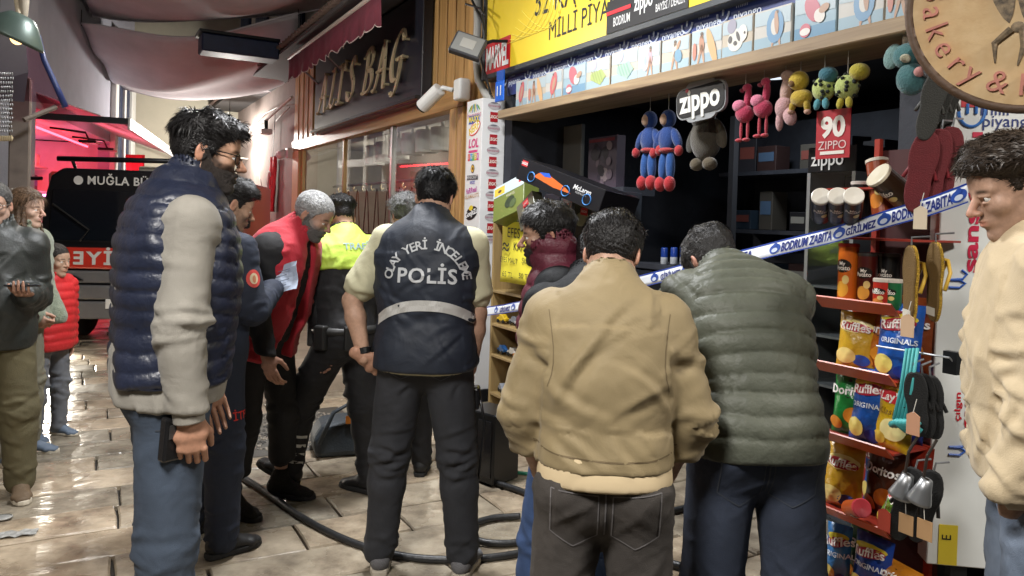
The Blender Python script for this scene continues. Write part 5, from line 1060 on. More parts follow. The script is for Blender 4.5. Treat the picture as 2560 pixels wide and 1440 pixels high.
def chips(label, a, b, z, w, h, base, prints, lean=.0, rotz=0.0, sc=1.0, roty=0.0):
    w, h = w * .86, h * .86; t = thing('crisp_bag', label, 'crisp bag', FL(a, b, z), 0, 'crisp bags on the snack rack', rot=(lean, roty, FA + rotz)); n, m_ = 12, 14; rg = random.Random(int(a * 1000 + z * 77)); Pf, Pb = [], []
    fm = mat('foil_' + base, hexc(base), .28, var=.12, vscale=12, bump=.6, bscale=22, spec=.6, bdist=.012)
    ph = [rg.uniform(0, 6) for _ in range(4)]
    def thick(u, v): return (max(0, math.sin(math.pi * u)) ** .6) * (max(0, math.sin(math.pi * v)) ** .45) * .042
    def cr(u, v): return .006 * math.sin(9 * u + 5 * v + ph[0]) * math.sin(7 * v + ph[1]) + .004 * math.sin(23 * u + ph[2]) * math.sin(19 * v + ph[3])
    for sgn, Pn in ((-1, Pf), (1, Pb)):
        for i in range(m_ + 1):
            v = i / m_; row = []
            for j in range(n + 1):
                u = j / n; wi = w * (1 - .06 * math.sin(math.pi * v)); row.append(((u - .5) * wi, sgn * (thick(u, v) + cr(u, v) * min(1, thick(u, v) * 40)), v * h))
            Pn.append(row)
    B = MB(); B.grid(Pf, fm); B.grid([r[::-1] for r in Pb], fm); bag_ = B.build('bag', t, smooth=True)
    B = MB()
    def surf(x, y, zz): u = min(.98, max(.02, x / w + .5)); v = min(.98, max(.02, zz / h)); return (x, -(thick(u, v) + cr(u, v) * min(1, thick(u, v) * 40)) - .003 + y, zz)
    prints(B, w, h, surf); B.build('print', t, smooth=True); return t
def dsk(B, cx, cz, rx_, rz_, col, surf, y=0.0, rot=0.0, n=18, rings=3):
    ca, sa = math.cos(rot), math.sin(rot); V = [surf(cx, y, cz)]; F = []
    for r in range(1, rings + 1):
        for k in range(n):
            an = 2 * math.pi * k / n; x, z = rx_ * r / rings * math.cos(an), rz_ * r / rings * math.sin(an); V.append(surf(cx + x * ca - z * sa, y, cz + x * sa + z * ca))
    for k in range(n): F.append((0, 1 + k, 1 + (k + 1) % n))
    for r in range(rings - 1):
        for k in range(n): p, q = 1 + r * n + k, 1 + r * n + (k + 1) % n; F.append((p, p + n, q + n, q))
    B.add(V, F, pm(col, .3))
def txt(B, s_, cx, cz, size, col, surf, y=-.0015, **k): put_text(B, s_, cx, cz, size, pm(col, .4), y=y, fn=surf, **k)
def ruffles_blue(B, w, h, s):
    dsk(B, 0, h * .80, w * .42, h * .07, 'd8c43a', s); dsk(B, 0, h * .72, w * .40, h * .085, 'a8243a', s, -.001, .15); txt(B, 'Ruffles', 0, h * .72, .05, 'efe6e0', s, -.003, bold=.02, rot=.12); txt(B, 'ORIGINALS', .01, h * .5, .028, 'dfe6ee', s, bold=.02); dsk(B, -w * .25, h * .18, w * .24, h * .13, 'dcc86a', s, -.001); dsk(B, w * .2, h * .1, w * .2, h * .09, '1a3f9c', s)
def ruffles_yellow(B, w, h, s):
    dsk(B, 0, h * .74, w * .44, h * .12, 'e8d890', s); dsk(B, 0, h * .72, w * .42, h * .085, 'b02434', s, -.001, -.1); txt(B, 'Ruffles', 0, h * .72, .048, 'f0e8e0', s, -.003, bold=.02, rot=-.08); dsk(B, -w * .2, h * .2, w * .28, h * .14, 'e6cf80', s, -.001); dsk(B, w * .2, h * .14, w * .22, h * .1, '2a56b0', s)
def klasik(B, w, h, s):
    dsk(B, 0, h * .72, w * .34, h * .085, 'c22a34', s, -.001, -.1); txt(B, "Lay's", 0, h * .72, .045, 'f0e8e0', s, -.003, bold=.02); txt(B, 'Klasik', .0, h * .52, .034, '7a5a10', s, shear=.2); dsk(B, .02, h * .28, w * .32, h * .15, 'ecdf9a', s); dsk(B, -.04, h * .14, w * .18, h * .09, 'd9b84a', s, -.001)
def doritos(c):
    def f(B, w, h, s):
        v = [s(-w * .40, -.001, h * .62), s(0, -.001, h * .55), s(w * .40, -.001, h * .62), s(.0, -.001, h * .84)]; B.add(v, [(0, 1, 2, 3)], pm('1a1716', .4)); txt(B, 'Doritos', 0, h * .655, .05, 'ece8e4', s, -.004, bold=.025); dsk(B, .02, h * .3, w * .26, h * .12, c, s, -.001, .4); dsk(B, -.05, h * .16, w * .2, h * .09, c, s, -.0015, -.5)
    return f
def shx(x, y=900): return at(x, y, RB)[0]
b0 = RB + .10
chips('yellow crisp bag with blue corner at the left of the second shelf', shx(2098), b0, LZ[1] + .01, .19, .27, 'c9a02c', ruffles_yellow, R_(-8), R_(12)); chips('orange crisp bag with black triangle on the second shelf', shx(2155), b0 + .02, LZ[1] + .01, .21, .30, 'b8651c', doritos('d9902c'), R_(-10), R_(-10)); chips('blue crisp bag lettered ORIGINALS at the right of the second shelf', shx(2226), b0 - .06, LZ[1] + .012, .21, .34, '1f55a8', ruffles_blue, R_(-6), R_(4)); chips('brown crisp bag standing behind on the second shelf', shx(2190), b0 + .12, LZ[1] + .01, .2, .36, '7a3a1c', doritos('c8802c'), R_(-4))
chips('green crisp bag with black triangle at the left of the third shelf', shx(2085, 1060), b0, LZ[2] + .01, .18, .32, '1f7a35', doritos('d98a2a'), R_(-6), R_(14)); chips('blue crisp bag lettered ORIGINALS in the middle of the third shelf', shx(2142, 1060), b0 - .03, LZ[2] + .01, .2, .34, '1f55a8', ruffles_blue, R_(-7), R_(2)); chips('yellow crisp bag lettered Klasik on the third shelf', shx(2205, 1060), b0 - .04, LZ[2] + .01, .2, .33, 'cfa81c', klasik, R_(-8), R_(-8))
chips('yellow crisp bag with big red name at the left of the fourth shelf', shx(2072, 1230), b0 - .02, LZ[3] + .01, .2, .30, 'c89a24', ruffles_yellow, R_(-6), R_(10)); chips('dark brown crisp bag with white name on the fourth shelf', shx(2150, 1230), b0 + .05, LZ[3] + .01, .22, .33, '4a2312', doritos('c26a22'), R_(-6), R_(-4)); chips('small green crisp bag leaning at the right of the fourth shelf', shx(2200, 1230), b0 - .05, LZ[3] + .01, .14, .22, '6f9c3a', klasik, R_(-12), R_(-14), 1, R_(20))
chips('light blue striped bag at the left of the bottom shelf', shx(2062, 1400), b0 - .02, LZ[4] + .02, .12, .28, '3a7ab8', ruffles_blue, R_(-6), R_(20)); chips('dark green crisp bag on the bottom shelf', shx(2085, 1400), b0 + .08, LZ[4] + .02, .18, .30, '1a4a2a', doritos('d98a2a'), R_(-6)); chips('navy blue crisp bag in the middle of the bottom shelf', shx(2135, 1400), b0, LZ[4] + .02, .2, .28, '1c3f94', ruffles_blue, R_(-8)); chips('orange and green crisp bag lying at the right of the bottom shelf', shx(2190, 1400), b0 - .04, LZ[4] + .02, .22, .22, 'b8741c', doritos('3f8a3a'), R_(-30), R_(-10))
for i_, (x_, yy_, s_, c_, f_, nm_) in enumerate(((2070, 910, 1, 'b0301c', doritos('d9902c'), 'red crisp bag at the back left of the second shelf'), (2125, 910, 1, 'c9a02c', klasik, 'yellow crisp bag at the back of the second shelf'), (2110, 1060, 2, 'c96a1c', doritos('e0b040'), 'orange crisp bag at the back of the third shelf'), (2175, 1060, 2, '1a3f8c', ruffles_blue, 'dark blue crisp bag at the back of the third shelf'), (2105, 1230, 3, '1f55a8', ruffles_blue, 'blue crisp bag at the back of the fourth shelf'), (2195, 1230, 3, '8a2a1c', doritos('d9902c'), 'dark red crisp bag at the back of the fourth shelf'))): chips(nm_, shx(x_, yy_), b0 + .13, LZ[s_] + .01, .18, .36, c_, f_, R_(-3), R_(8 - 4 * i_))
def can(label, x, y, b, h, r, body, lid, fig, rot=(0, 0, 0), z=None, big=True):
    a, z0 = at(x, y, b); t = thing('crisp_tube', label, 'crisp tube', FL(a, b, z if z is not None else z0), 0, 'crisp tubes on the snack rack', rot=(rot[0], rot[1], FA + rot[2])); B = MB(); B.lathe([(0, 0), (r, 0), (r, h)], pm(body, .3), 24); B.build('tube', t, smooth=False)
    B = MB(); B.lathe([(r * 1.0, h), (r * 1.05, h), (r * 1.05, h + .012), (r * .95, h + .014), (0, h + .010)], pm(lid, .4), 24); B.build('lid', t); B = MB(); wrap = lambda x, y, zz: (r * 1.012 * math.sin(x / r), -r * 1.012 * math.cos(x / r) + y, zz)
    dsk(B, 0, h * .25, r * .7, h * .14, fig, wrap); dsk(B, r * .4, h * .42, r * .35, h * .08, 'd9c27a', wrap, -.0005); dsk(B, 0, h * .66, r * .95, h * .12, '1a1512', wrap); put_text(B, 'My', 0, h * .70, r * .55, pm('e6e0d4'), y=-.001, fn=wrap, bold=.02); put_text(B, 'Potato', 0, h * .62, r * .62, pm('e6e0d4'), y=-.001, fn=wrap, bold=.02); B.build('print', t); return t
z1 = LZ[0] + .009
can('tall orange and yellow crisp tube on the top lipped shelf', 2118, 745, RB + .08, .235, .040, 'c8641c', 'b8281c', 'dca23a', z=z1); can('dark red crisp tube with yellow print on the top lipped shelf', 2166, 745, RB + .10, .20, .038, '4a1410', '2a2624', 'c8903a', z=z1, rot=(0, 0, .2)); can('black crisp tube behind on the top lipped shelf', 2196, 745, RB + .19, .20, .038, '141414', '4a4a48', '2a2a2a', z=z1); can('short red crisp tube on the top lipped shelf', 2205, 752, RB + .03, .105, .034, 'a82a20', 'b9b0a4', 'c8803a', z=z1); can('short green crisp tube at the right of the top lipped shelf', 2232, 752, RB + .05, .105, .032, '1c5a34', 'b9b0a4', '2a6a40', z=z1); can('black crisp tube second behind on the top lipped shelf', 2222, 745, RB + .2, .20, .038, '181818', '4a4a48', '2a2a2a', z=z1)
zt = at(2160, 600, RB)[1]
can('tipped orange brown crisp tube leaning on the upper shelf', 2208, 560, RB + .06, .22, .042, '8a3a18', 'cfc6b4', 'c87a2a', rot=(R_(-6), R_(-14), 0), z=zt + .10)
for i, (x, y, l) in enumerate(((2052, 545, 'left'), (2092, 548, 'middle'), (2130, 548, 'right'))): can('black crisp tube lying with open white end, %s of three' % l, x, y, RB - .02, .16, .036, '151515', 'c8c2b6', '3a3a38', rot=(R_(62), R_(0), R_(38)), z=zt + .09 + .0 * i)
can('black crisp tube standing upright on the upper shelf', 2150, 560, RB + .14, .22, .040, '121212', 'b8b4ac', '2a2a2a', z=zt + .01); can('crisp tube lying with pale open lid by the red slippers', 2270, 508, RB + .05, .15, .05, '3a2a1c', 'c8bfa8', '6a5030', rot=(R_(55), 0, R_(-20)), z=zt + .16)
can('small red and yellow crisp tube lying on the fourth shelf', 2125, 1270, RB - .0, .11, .035, 'b8501c', 'c23a44', 'dca23a', rot=(R_(68), 0, R_(58)), z=LZ[3] + .05)
# flip flops on hooks
def slipper(label, x, y, b, L, sole_c, strap_c, group, rotz=0.0, tilt=0.0, edge=None, strap=True, tag=False):
    a, z = at(x, y, b); t = thing('flip_flop', label, 'flip flop', FL(a, b, z), 0, group, rot=(R_(3), tilt, FA + rotz)); w = L * .19; out = []
    for k in range(28):
        an = 2 * math.pi * k / 28; zz = math.sin(an) * L / 2; f = .5 + zz / L; wd = w * (.80 + .22 * f - .20 * math.exp(-((f - .45) / .16) ** 2)); out.append((math.copysign(abs(math.cos(an)) ** .75, math.cos(an)) * wd, zz))
    B = MB(); B.prism(out, 0, .020, mat('sole_' + sole_c, hexc(sole_c), .75, var=.15, vscale=20, bump=.4, bscale=200)); so_ = B.build('sole', t, bevel=.005, bseg=2)
    if edge: B = MB(); B.prism([(p[0] * 1.03, p[1] * 1.015) for p in out], .006, .016, mat('glitter_' + edge, hexc(edge), .3, .7, var=.6, vscale=220, bump=.8, bscale=300)); B.build('edge', t)
    if strap: B = MB(); B.tube([(-w * .95, .018, -L * .08), (-w * .5, .05, L * .12), (0, .055, L * .27), (0, .02, L * .30)], .007, pm(strap_c, .5), 7); B.tube([(w * .95, .018, -L * .08), (w * .5, .05, L * .12), (0, .055, L * .27)], .007, pm(strap_c, .5), 7); B.build('strap', t, smooth=True)
    if tag: B = MB(); B.bx(-w * .5, w * .45, -.004, -.001, -L * .42, -L * .32, pm('cfcabc', .6)); B.build('price_sticker', t)
    B = MB(); B.tube([(0, .01, L / 2 - .01), (0, .01, L / 2 + .03), (.03, .06, L / 2 + .035)], .004, grey_metal, 6); B.build('hook', t); return t
FB = RB - .06
for i, (x, y) in enumerate(((2270, 712), (2330, 705))): slipper('gold glitter flip flop with plain sole, %s of the pair' % ('left', 'right')[i], x, y, FB + .04 * i, .29, '6b5228', 'c9a23a', 'gold flip flops', R_(-30), R_(4), 'c8a03c', True, True)
for i, x in enumerate((2302, 2334, 2362)): slipper('%s shiny dark red flip flop from the left under the grey ones' % ordn[i], x, 430 - 6 * i, FB + .05 * i, .30, '5e1018', '7a2028', 'dark red flip flops', R_(35), R_(8))
for i, x in enumerate((2328, 2348, 2368)): slipper('%s dark grey flip flop from the left beside the white panel' % ordn[i], x, 265 - 4 * i, FB + .06 * i, .25, '2c2c28', '3a3a36', 'dark grey flip flops', R_(38), R_(10))
for i, x in enumerate((2292, 2312, 2332)): slipper('%s black flip flop from the left hanging above the teal straps' % ordn[i], x, 1012 + 4 * i, FB + .05 * i, .24, '161616', '202020', 'black flip flops on the middle hook', R_(30), R_(-6))
for i, x in enumerate((2262, 2308)): slipper('%s large black flip flop from the left hanging by the fourth shelf' % ordn[i], x, 1262 + 6 * i, FB - .02 + .08 * i, .29, '131313', '2a2a2a', 'large black flip flops', R_(18), R_(12))
tl = mat('teal_rubber', (.06, .36, .36), .5)
for i in range(4):
    a, z = at(2256 + 9 * i, 985, FB); t = ftask('teal_strap', '%s teal rubber strap from the left on the wire hook' % ordn[i], 'strap', a, FB, z, 'teal straps on the wire hook'); B = MB(); B.tube([(.01, 0, .17), (.0, -.01, .02), (-.03, 0, -.10), (-.01, .02, -.13), (.03, .0, -.10)], .006, tl, 6); B.build('band', t, smooth=True); B = MB(); B.tube([(-.03, -.01, -.12), (.0, -.03, -.10), (.04, -.01, -.13)], .014, tl, 8); B.build('foot_loop', t, smooth=True)
a, z = at(2330, 910, FB); hk = ftask('wire_hook', 'bent wire display hook holding teal straps', 'hook', a, FB, z); B = MB(); B.tube([(-.22, 0, .03), (.05, .02, .03), (.06, .05, .0)], .004, grey_metal, 6); B.build('wire', hk); B = MB(); B.bx(.02, .07, .03, .06, -.03, .05, dark_metal); B.build('clip', hk)
for i, (x, y) in enumerate(((2262, 1210), (2308, 1222))):
    a, z = at(x, y, FB - .05); t = ftask('goat_bell', 'grey metal souvenir bell, %s of two' % ('left', 'right')[i], 'bell', a, FB - .05, z, 'souvenir bells'); B = MB(); B.lathe([(.008, .04), (.02, .038), (.028, .0), (.04, -.04), (.043, -.05), (.038, -.05), (.024, .0)], grey_metal, 20, Matrix.Rotation(R_(18), 4, 'Y')); B.build('bell', t, smooth=True); B = MB(); B.tube([(0, 0, .04), (.01, 0, .12), (.03, .02, .18)], .005, pm('2a2018', .7), 6); B.build('cord', t)
    B = MB(); B.bx(-.005, .05, -.02, -.017, -.17, -.10, pm('b08a60', .7)); tg_ = B.build('price_tag', t); B = MB(); B.tube([(.02, -.018, -.10), (.01, -.01, -.04)], .0015, cable_w, 4); B.build('tag_string', tg_)
for i, (x, y, c) in enumerate(((2282, 1060, 'c08f70'), (2210, 1300, 'b0402c'), (2300, 545, 'c9b9a0'), (2268, 815, 'c8a888'))):
    a, z = at(x, y, FB - .05); t = ftask('price_tag', ['pinkish paper price tag under the teal straps', 'red price tag at the end of the fourth shelf', 'cream paper price tag below the barrier tape', 'folded paper price tag over the blue crisp bag'][i], 'tag', a, FB - .05, z); B = MB(); B.prism([(-.025, -.04), (.025, -.04), (.025, .03), (.0, .045), (-.025, .03)], 0, .003, pm(c, .7)); B.build('card', t); B = MB(); B.tube([(0, -.001, .04), (.005, .01, .09)], .0015, cable_w, 4); B.build('string', t)
# ------------------------------------------------------------------ white lottery board at the right
wp = thing('lottery_board', 'tall white board with coloured lottery names at the right', 'board', FL(PA, -.16, 0), FA + R_(52))
pz0, pz1 = .22, 2.35
wbm = mat('board_white', (.70, .72, .70), .35, var=.03)
B = MB(); B.bx(0, 1.35, 0, .10, pz0, pz1, wbm); B.build('board', wp, bevel=.004)
B = MB(); B.bx(.1, .16, .02, .08, 0, pz0, dark_metal); B.bx(1.1, 1.16, .02, .08, 0, pz0, dark_metal); B.build('feet', wp)
def bp_(x, y):
    """surveyed point on the board's face, in its own x,z"""
    d = _ray(x, y); BA = FA + R_(52); n = Vector((math.sin(BA), -math.cos(BA), 0)); C = Vector((0, 0, CAM_H)); o = FL(PA, -.16, 0); t = (o - C).dot(n) / d.dot(n); p = C + d * t - o; return p.dot(Vector((math.cos(BA), math.sin(BA), 0))), p.z
def vtext(s_, x, y0, y1, col, wpx, part, bold=.02):
    """vertical lettering reading upwards from y0 to y1"""
    xa, z0 = bp_(x, y0); xb, z1 = bp_(x, y1); v, f = text_geo(s_, 1.0, bold=bold, align='LEFT', res=4); xs_ = [p[0] for p in v]; ys_ = [p[1] for p in v]; mn, mx, m0, m1 = min(xs_), max(xs_), min(ys_), max(ys_); wd = bp_(x + wpx, (y0 + y1) / 2)[0] - bp_(x, (y0 + y1) / 2)[0]
    B = MB(); B.add([(xa - (p[1] - m0) / (m1 - m0) * wd + wd, -.003, z0 + (p[0] - mn) / (mx - mn) * (z1 - z0)) for p in v], f, pm(col, .4)); return B.build(part, wp)
vtext('sans topu', 2410, 680, 330, 'c4284a', 44, 'lettering', .03)
vtext('Loto', 2398, 905, 760, '1f4fae', 40, 'lettering', .04); vtext('sayısal', 2398, 1095, 915, 'bf2030', 44, 'lettering', .03); vtext('çılgın', 2384, 1052, 980, 'bf2030', 20, 'lettering', .02)
navy_p = pm('1d2f6e', .4); bl_p = pm('3f78c4', .4)
B = MB(); x, z = bp_(2500, 282); put_text(B, 'milli', x - .02, z + .01, .066, navy_p, y=-.003, bold=.005); put_text(B, 'piyango', x + .035, z - .035, .066, navy_p, y=-.003, bold=.005); B.build('lettering', wp)
B = MB(); x, z = bp_(2428, 285); B.tube([(x + .048 * math.cos(t), -.004, z + .01 + .06 * math.sin(t)) for t in np.linspace(math.pi, 2 * math.pi, 12)] + [(x + .048, -.004, z + .04)], .006, bl_p, 6); B.tube([(x - .016, -.004, z + .04), (x - .016, -.004, z - .0)], .006, bl_p, 6); B.tube([(x + .016, -.004, z + .04), (x + .016, -.004, z - .0)], .006, bl_p, 6); B.build('logo', wp)
x0, z0 = bp_(2402, 268); x1, z1 = bp_(2405, 200)
B = MB(); B.bx(x0, x0 + .42, -.004, -.001, z0, z1 + .1, pm('b01c28', .4)); B.build('red_sticker', wp)
for y, c in ((700, '2c5cb4'), (1118, '2c5cb4')):
    B = MB(); x, z = bp_(2392, y); B.tube([(x - .03, -.004, z - .03), (x + .01, -.004, z - .03), (x + .03, -.004, z - .012), (x + .01, -.004, z), (x - .03, -.004, z)], .005, pm(c), 5); B.tube([(x - .03, -.004, z), (x + .02, -.004, z + .005), (x + .035, -.004, z + .025), (x + .015, -.004, z + .04)], .005, pm(c), 5); B.build('hand_logo', wp)
B = MB(); x, z = bp_(2352, 1360); B.bx(x - .01, x + .06, -.004, -.001, z - .08, z + .08, pm('d9c23a', .4)); put_text(B, 'E', x + .02, z + .03, .05, pm('1d1d1d'), y=-.006, rot=R_(90)); B.build('yellow_logo', wp)
# round bakery sign
bs = thing('bakery_sign', 'round wooden bakery sign with faded red letters hanging at top right', 'sign', atd(2592, -14, 1.95), 0, rot=(0, R_(1.7), R_(-34)))
Rb = .292; woodp = mat('sign_cream', (.62, .45, .24), .6, var=.28, vscale=7, col2=(.46, .27, .10), bump=.15, bscale=50)
B = MB(); B.prism([(Rb * .97 * math.cos(t), Rb * .97 * math.sin(t)) for t in np.linspace(0, 2 * math.pi, 65)[:-1]], 0, .02, woodp); B.build('board', bs)
B = MB(); B.tube([(Rb * math.cos(t), .008, Rb * math.sin(t)) for t in np.linspace(0, 2 * math.pi, 73)], .013, mat('rim_brown', (.10, .055, .03), .6, var=.3, vscale=9, bump=.3, bscale=60), 10, False); B.build('rim', bs, smooth=True)
rl = mat('letter_faded_red', (.52, .20, .15), .7, var=.25, vscale=20)
w_ = 'Bakery & Pastry'; ang = 173
for ch in w_:
    st_ = 9.5 if ch not in ' ' else 5
    if ch != ' ': B = MB(); t = R_(ang); put_text(B, ch, Rb * .80 * math.cos(t), Rb * .80 * math.sin(t), .082, rl, y=-.004, rot=t + R_(90), bold=-.003, ext=.003); B.build('letter', bs)
    ang += {'r': 11.5, ' ': 3, 't': 9}.get(ch, 13)
dkp = mat('ink_black', (.025, .02, .016), .7, var=.5, vscale=60, col2=(.30, .22, .13))
for sx, ln, wd, ro in ((-.075, .26, .030, .22), (-.03, .24, .016, .10), (.0, .22, .012, -.05), (.04, .25, .02, -.2)):
    B = MB(); P = []
    for k in range(17): f = k / 16; P.append((wd * math.sin(math.pi * min(1, f * 1.05)) ** .7, (f - .35) * ln))
    out = P + [(-p[0], p[1]) for p in P[::-1]]; M_ = Matrix.Translation((sx, 0, .02)) @ Matrix.Rotation(-ro, 4, 'Y'); B.prism(out, -.003, -.001, dkp, M_); B.build('wheat_print', bs)
B = MB(); B.ell((-.035, -.003, -.08), (.016, .003, .014), dkp, 12, 8); B.tube([(-.05, -.003, -.085), (-.085, -.003, -.12), (-.08, -.003, -.17)], [.01, .008, .002], dkp, 6); B.tube([(-.025, -.003, -.085), (-.02, -.003, -.13), (-.03, -.003, -.18)], [.01, .008, .002], dkp, 6); B.build('ribbon_print', bs)
B = MB(); B.tube([(0, .01, Rb), (0, .01, 1.4)], .008, dark_metal, 6); B.build('hanger', bs)

# ------------------------------------------------------------------ barrier tape
tp = ftask('barrier_tape', 'blue and white barrier tape lettered BODRUM ZABITA GİRİLMEZ across the shop', 'tape')
TB = -.47; pts = [(1180, 782), (1262, 772), (1480, 735), (1650, 692), (1780, 660), (1935, 622), (2070, 588), (2200, 552), (2330, 515), (2425, 482)]
TP_ = [at(x, y, TB) for x, y in pts]; hw = .034
def tape_at(x):
    for i in range(len(pts) - 1):
        if pts[i][0] <= x <= pts[i + 1][0]:
            f = (x - pts[i][0]) / (pts[i + 1][0] - pts[i][0]); y = pts[i][1] + f * (pts[i + 1][1] - pts[i][1]); return at(x, y, TB)
    return at(x, pts[-1][1], TB)
tz = lambda a: float(np.interp(a, [p[0] for p in TP_], [p[1] for p in TP_])); twob = lambda a: .018 * math.sin(a * 4.1) + .006 * math.sin(a * 13)
aa = np.linspace(TP_[0][0], TP_[-1][0], 120)
twist = lambda a, v: TB + twob(a) + .25 * v * math.sin(a * 2.3 + .6)
B = MB(); B.grid([[(a, twist(a, v), tz(a) + v) for v in (-hw, -hw * .4, hw * .4, hw)] for a in aa], mat('tape_white', (.74, .77, .82), .35, bump=.2, bscale=30)); B.build('film', tp, smooth=True, solid=.0006)
bt = pm('1c3f9c', .35)
for v0, v1 in ((hw * .80, hw), (-hw, -hw * .86)):
    B = MB(); B.grid([[(a, twist(a, v) - .0015, tz(a) + v) for v in (v0, v1)] for a in aa], bt); B.build('blue_border', tp)
def tape_txt(s_, x0, x1):
    a0, a1 = tape_at(x0)[0], tape_at(x1)[0]; v, f = text_geo(s_, 1.0, bold=.035, align='LEFT'); xs_ = [p[0] for p in v]; ys_ = [p[1] for p in v]; mn, mx, m0, m1 = min(xs_), max(xs_), min(ys_), max(ys_); P = []
    for p in v: a = a0 + (p[0] - mn) / (mx - mn) * (a1 - a0); q = -hw * .62 + (p[1] - m0) / (m1 - m0) * hw * 1.22; P.append((a, twist(a, q) - .003, tz(a) + q))
    B = MB(); B.add(P, f, pm('1d2f7c', .4)); B.build('lettering', tp)
def tape_emb(x):
    a0 = tape_at(x)[0]; B = MB()
    for rx_, rz_, dz, c, k in ((.030, .022, 0, '2a4fa8', 0), (.016, .010, -.006, 'c9d3e4', 1), (.012, .010, .016, '2a4fa8', 1)):
        P = [];
        for t in np.linspace(0, 2 * math.pi, 17)[:-1]: a, q = a0 + rx_ * math.cos(t), dz + rz_ * math.sin(t); P.append((a, twist(a, q) - .003 - .0015 * k, tz(a) + q))
        B.poly(P, pm(c, .4))
    B.build('emblem', tp)
for s_, x0, x1 in (('GİRİLMEZ', 1248, 1280), ('GİRİLMEZ', 1655, 1708), ('BODRUM ZABITA', 1738, 1880), ('BODRUM ZABITA', 1952, 2072), ('GİRİLMEZ', 2108, 2190), ('BODRUM ZABITA', 2232, 2386)): tape_txt(s_, x0, x1)
for x in (1236, 1288, 1640, 1722, 1936, 2090, 2211, 2402): tape_emb(x)

# ------------------------------------------------------------------ hoses and gear on the ground
hm = mat('hose_black', (.022, .023, .025), .42, var=.3, vscale=14, bump=.3, bscale=60)
def hose(label, pts, r, m, lift=0.0, name='fire_hose'):
    P = [G(x, y) + Vector((0, 0, r + lift)) for x, y in pts]; C = []; n = len(P)
    for i in range(n - 1):
        p0, p1, p2, p3 = P[max(i - 1, 0)], P[i], P[i + 1], P[min(i + 2, n - 1)]
        for j in range(8): t = j / 8; C.append(.5 * ((2 * p1) + (p2 - p0) * t + (2 * p0 - 5 * p1 + 4 * p2 - p3) * t * t + (3 * p1 - p0 - 3 * p2 + p3) * t ** 3))
    C.append(P[-1]); t = thing(name, label, 'hose', (0, 0, 0)); B = MB(); B.tube(C, r, m, 12); B.build('hose_body', t, smooth=True); B = MB(); d = (C[-1] - C[-2]).normalized(); B.tube([C[-1], C[-1] + d * .09], r * 1.25, grey_metal, 12); B.build('coupling', t, smooth=True)
hose('black fire hose sweeping across the wet paving between the feet', [(560, 1170), (660, 1235), (760, 1305), (880, 1365), (1010, 1400), (1150, 1408), (1300, 1392), (1450, 1350), (1620, 1300), (1760, 1268)], .017, hm)
hose('black fire hose loop lying by the police officer', [(1300, 1300), (1230, 1305), (1175, 1325), (1170, 1350), (1230, 1368), (1330, 1362), (1450, 1330)], .016, hm, .004)
hose('black fire hose coil leading into the shop', [(1240, 1215), (1300, 1235), (1360, 1262), (1480, 1330), (1620, 1400), (1760, 1440)], .017, hm, .002)
hose('thin green garden hose beside the black cabinet', [(1120, 1178), (1175, 1200), (1215, 1196), (1262, 1185), (1330, 1190)], .011, mat('hose_green', (.02, .20, .12), .4), 0, 'garden_hose')
c = G(1225, 1196); bn_ = thing('metal_cabinet', 'small black cabinet with silver edge strip on the ground by the shop', 'cabinet', c, FA + R_(18)); B = MB(); B.bx(-.13, .13, -.11, .11, .01, .42, pm('101113', .3)); B.build('body', bn_, bevel=.008); B = MB(); B.bx(-.135, -.075, -.118, -.111, .01, .42, grey_metal); B.build('silver_strip', bn_); B = MB(); B.bx(.0, .11, -.116, -.111, .05, .38, black_gloss); B.build('door', bn_, bevel=.003)
c = G(862, 1128); bg = thing('gear_bag', 'dark open gear bag with straps on the paving behind the officer', 'bag', c, R_(20)); nyl = mat('bag_nylon', (.03, .04, .05), .6, var=.3, bump=.4, bscale=80)
B = MB(); B.prism([(-.2, 0), (-.22, .12), (-.16, .22), (.14, .24), (.22, .12), (.2, 0)], -.13, .13, nyl); B.build('bag_body', bg, bevel=.04, bseg=3); B = MB(); B.tube([(-.18, -.14, .1), (-.10, -.16, .3), (.02, -.15, .36), (.1, -.14, .22)], .014, nyl, 8); B.build('strap', bg, smooth=True); B = MB(); B.ell((.1, -.12, .2), (.07, .06, .05), mat('bag_inner', (.012, .012, .014), .5), 14, 8); B.build('helmet_pouch', bg, smooth=True); B = MB(); B.bx(-.02, .05, -.15, -.14, .22, .27, pm('b86a1c')); B.build('orange_label', bg)
for i, (x, y) in enumerate(((25, 1342), (8, 1298))):
    c = G(x, y); lt = thing('litter_wrapper', ['crushed grey wrapper lying on the paving at lower left', 'pale round lid lying on the paving at lower left'][i], 'litter', c + Vector((0, 0, .006)), .4); B = MB()
    if i == 0: B.grid([[(.11 * (u - 4) / 4, .035 * (v - 2) / 2, .012 * abs(math.sin(u * 1.9 + v * 2.3))) for v in range(5)] for u in range(9)], pm('8f8f8c', .4)); B.build('foil', lt, solid=.001)
    else: B.lathe([(0, .004), (.035, .004), (.04, .0), (.041, .006), (.036, .008)], pm('9a9a96', .4), 20); B.build('lid', lt, smooth=True)
# ------------------------------------------------------------------ hand-held things
def held(name, label, cat, P, R3, build):
    M = Matrix(((R3[0][0], R3[1][0], R3[2][0], P[0]), (R3[0][1], R3[1][1], R3[2][1], P[1]), (R3[0][2], R3[1][2], R3[2][2], P[2]), (0, 0, 0, 1)))
    t = thing(name, label, cat); t.matrix_world = M; build(t); return t
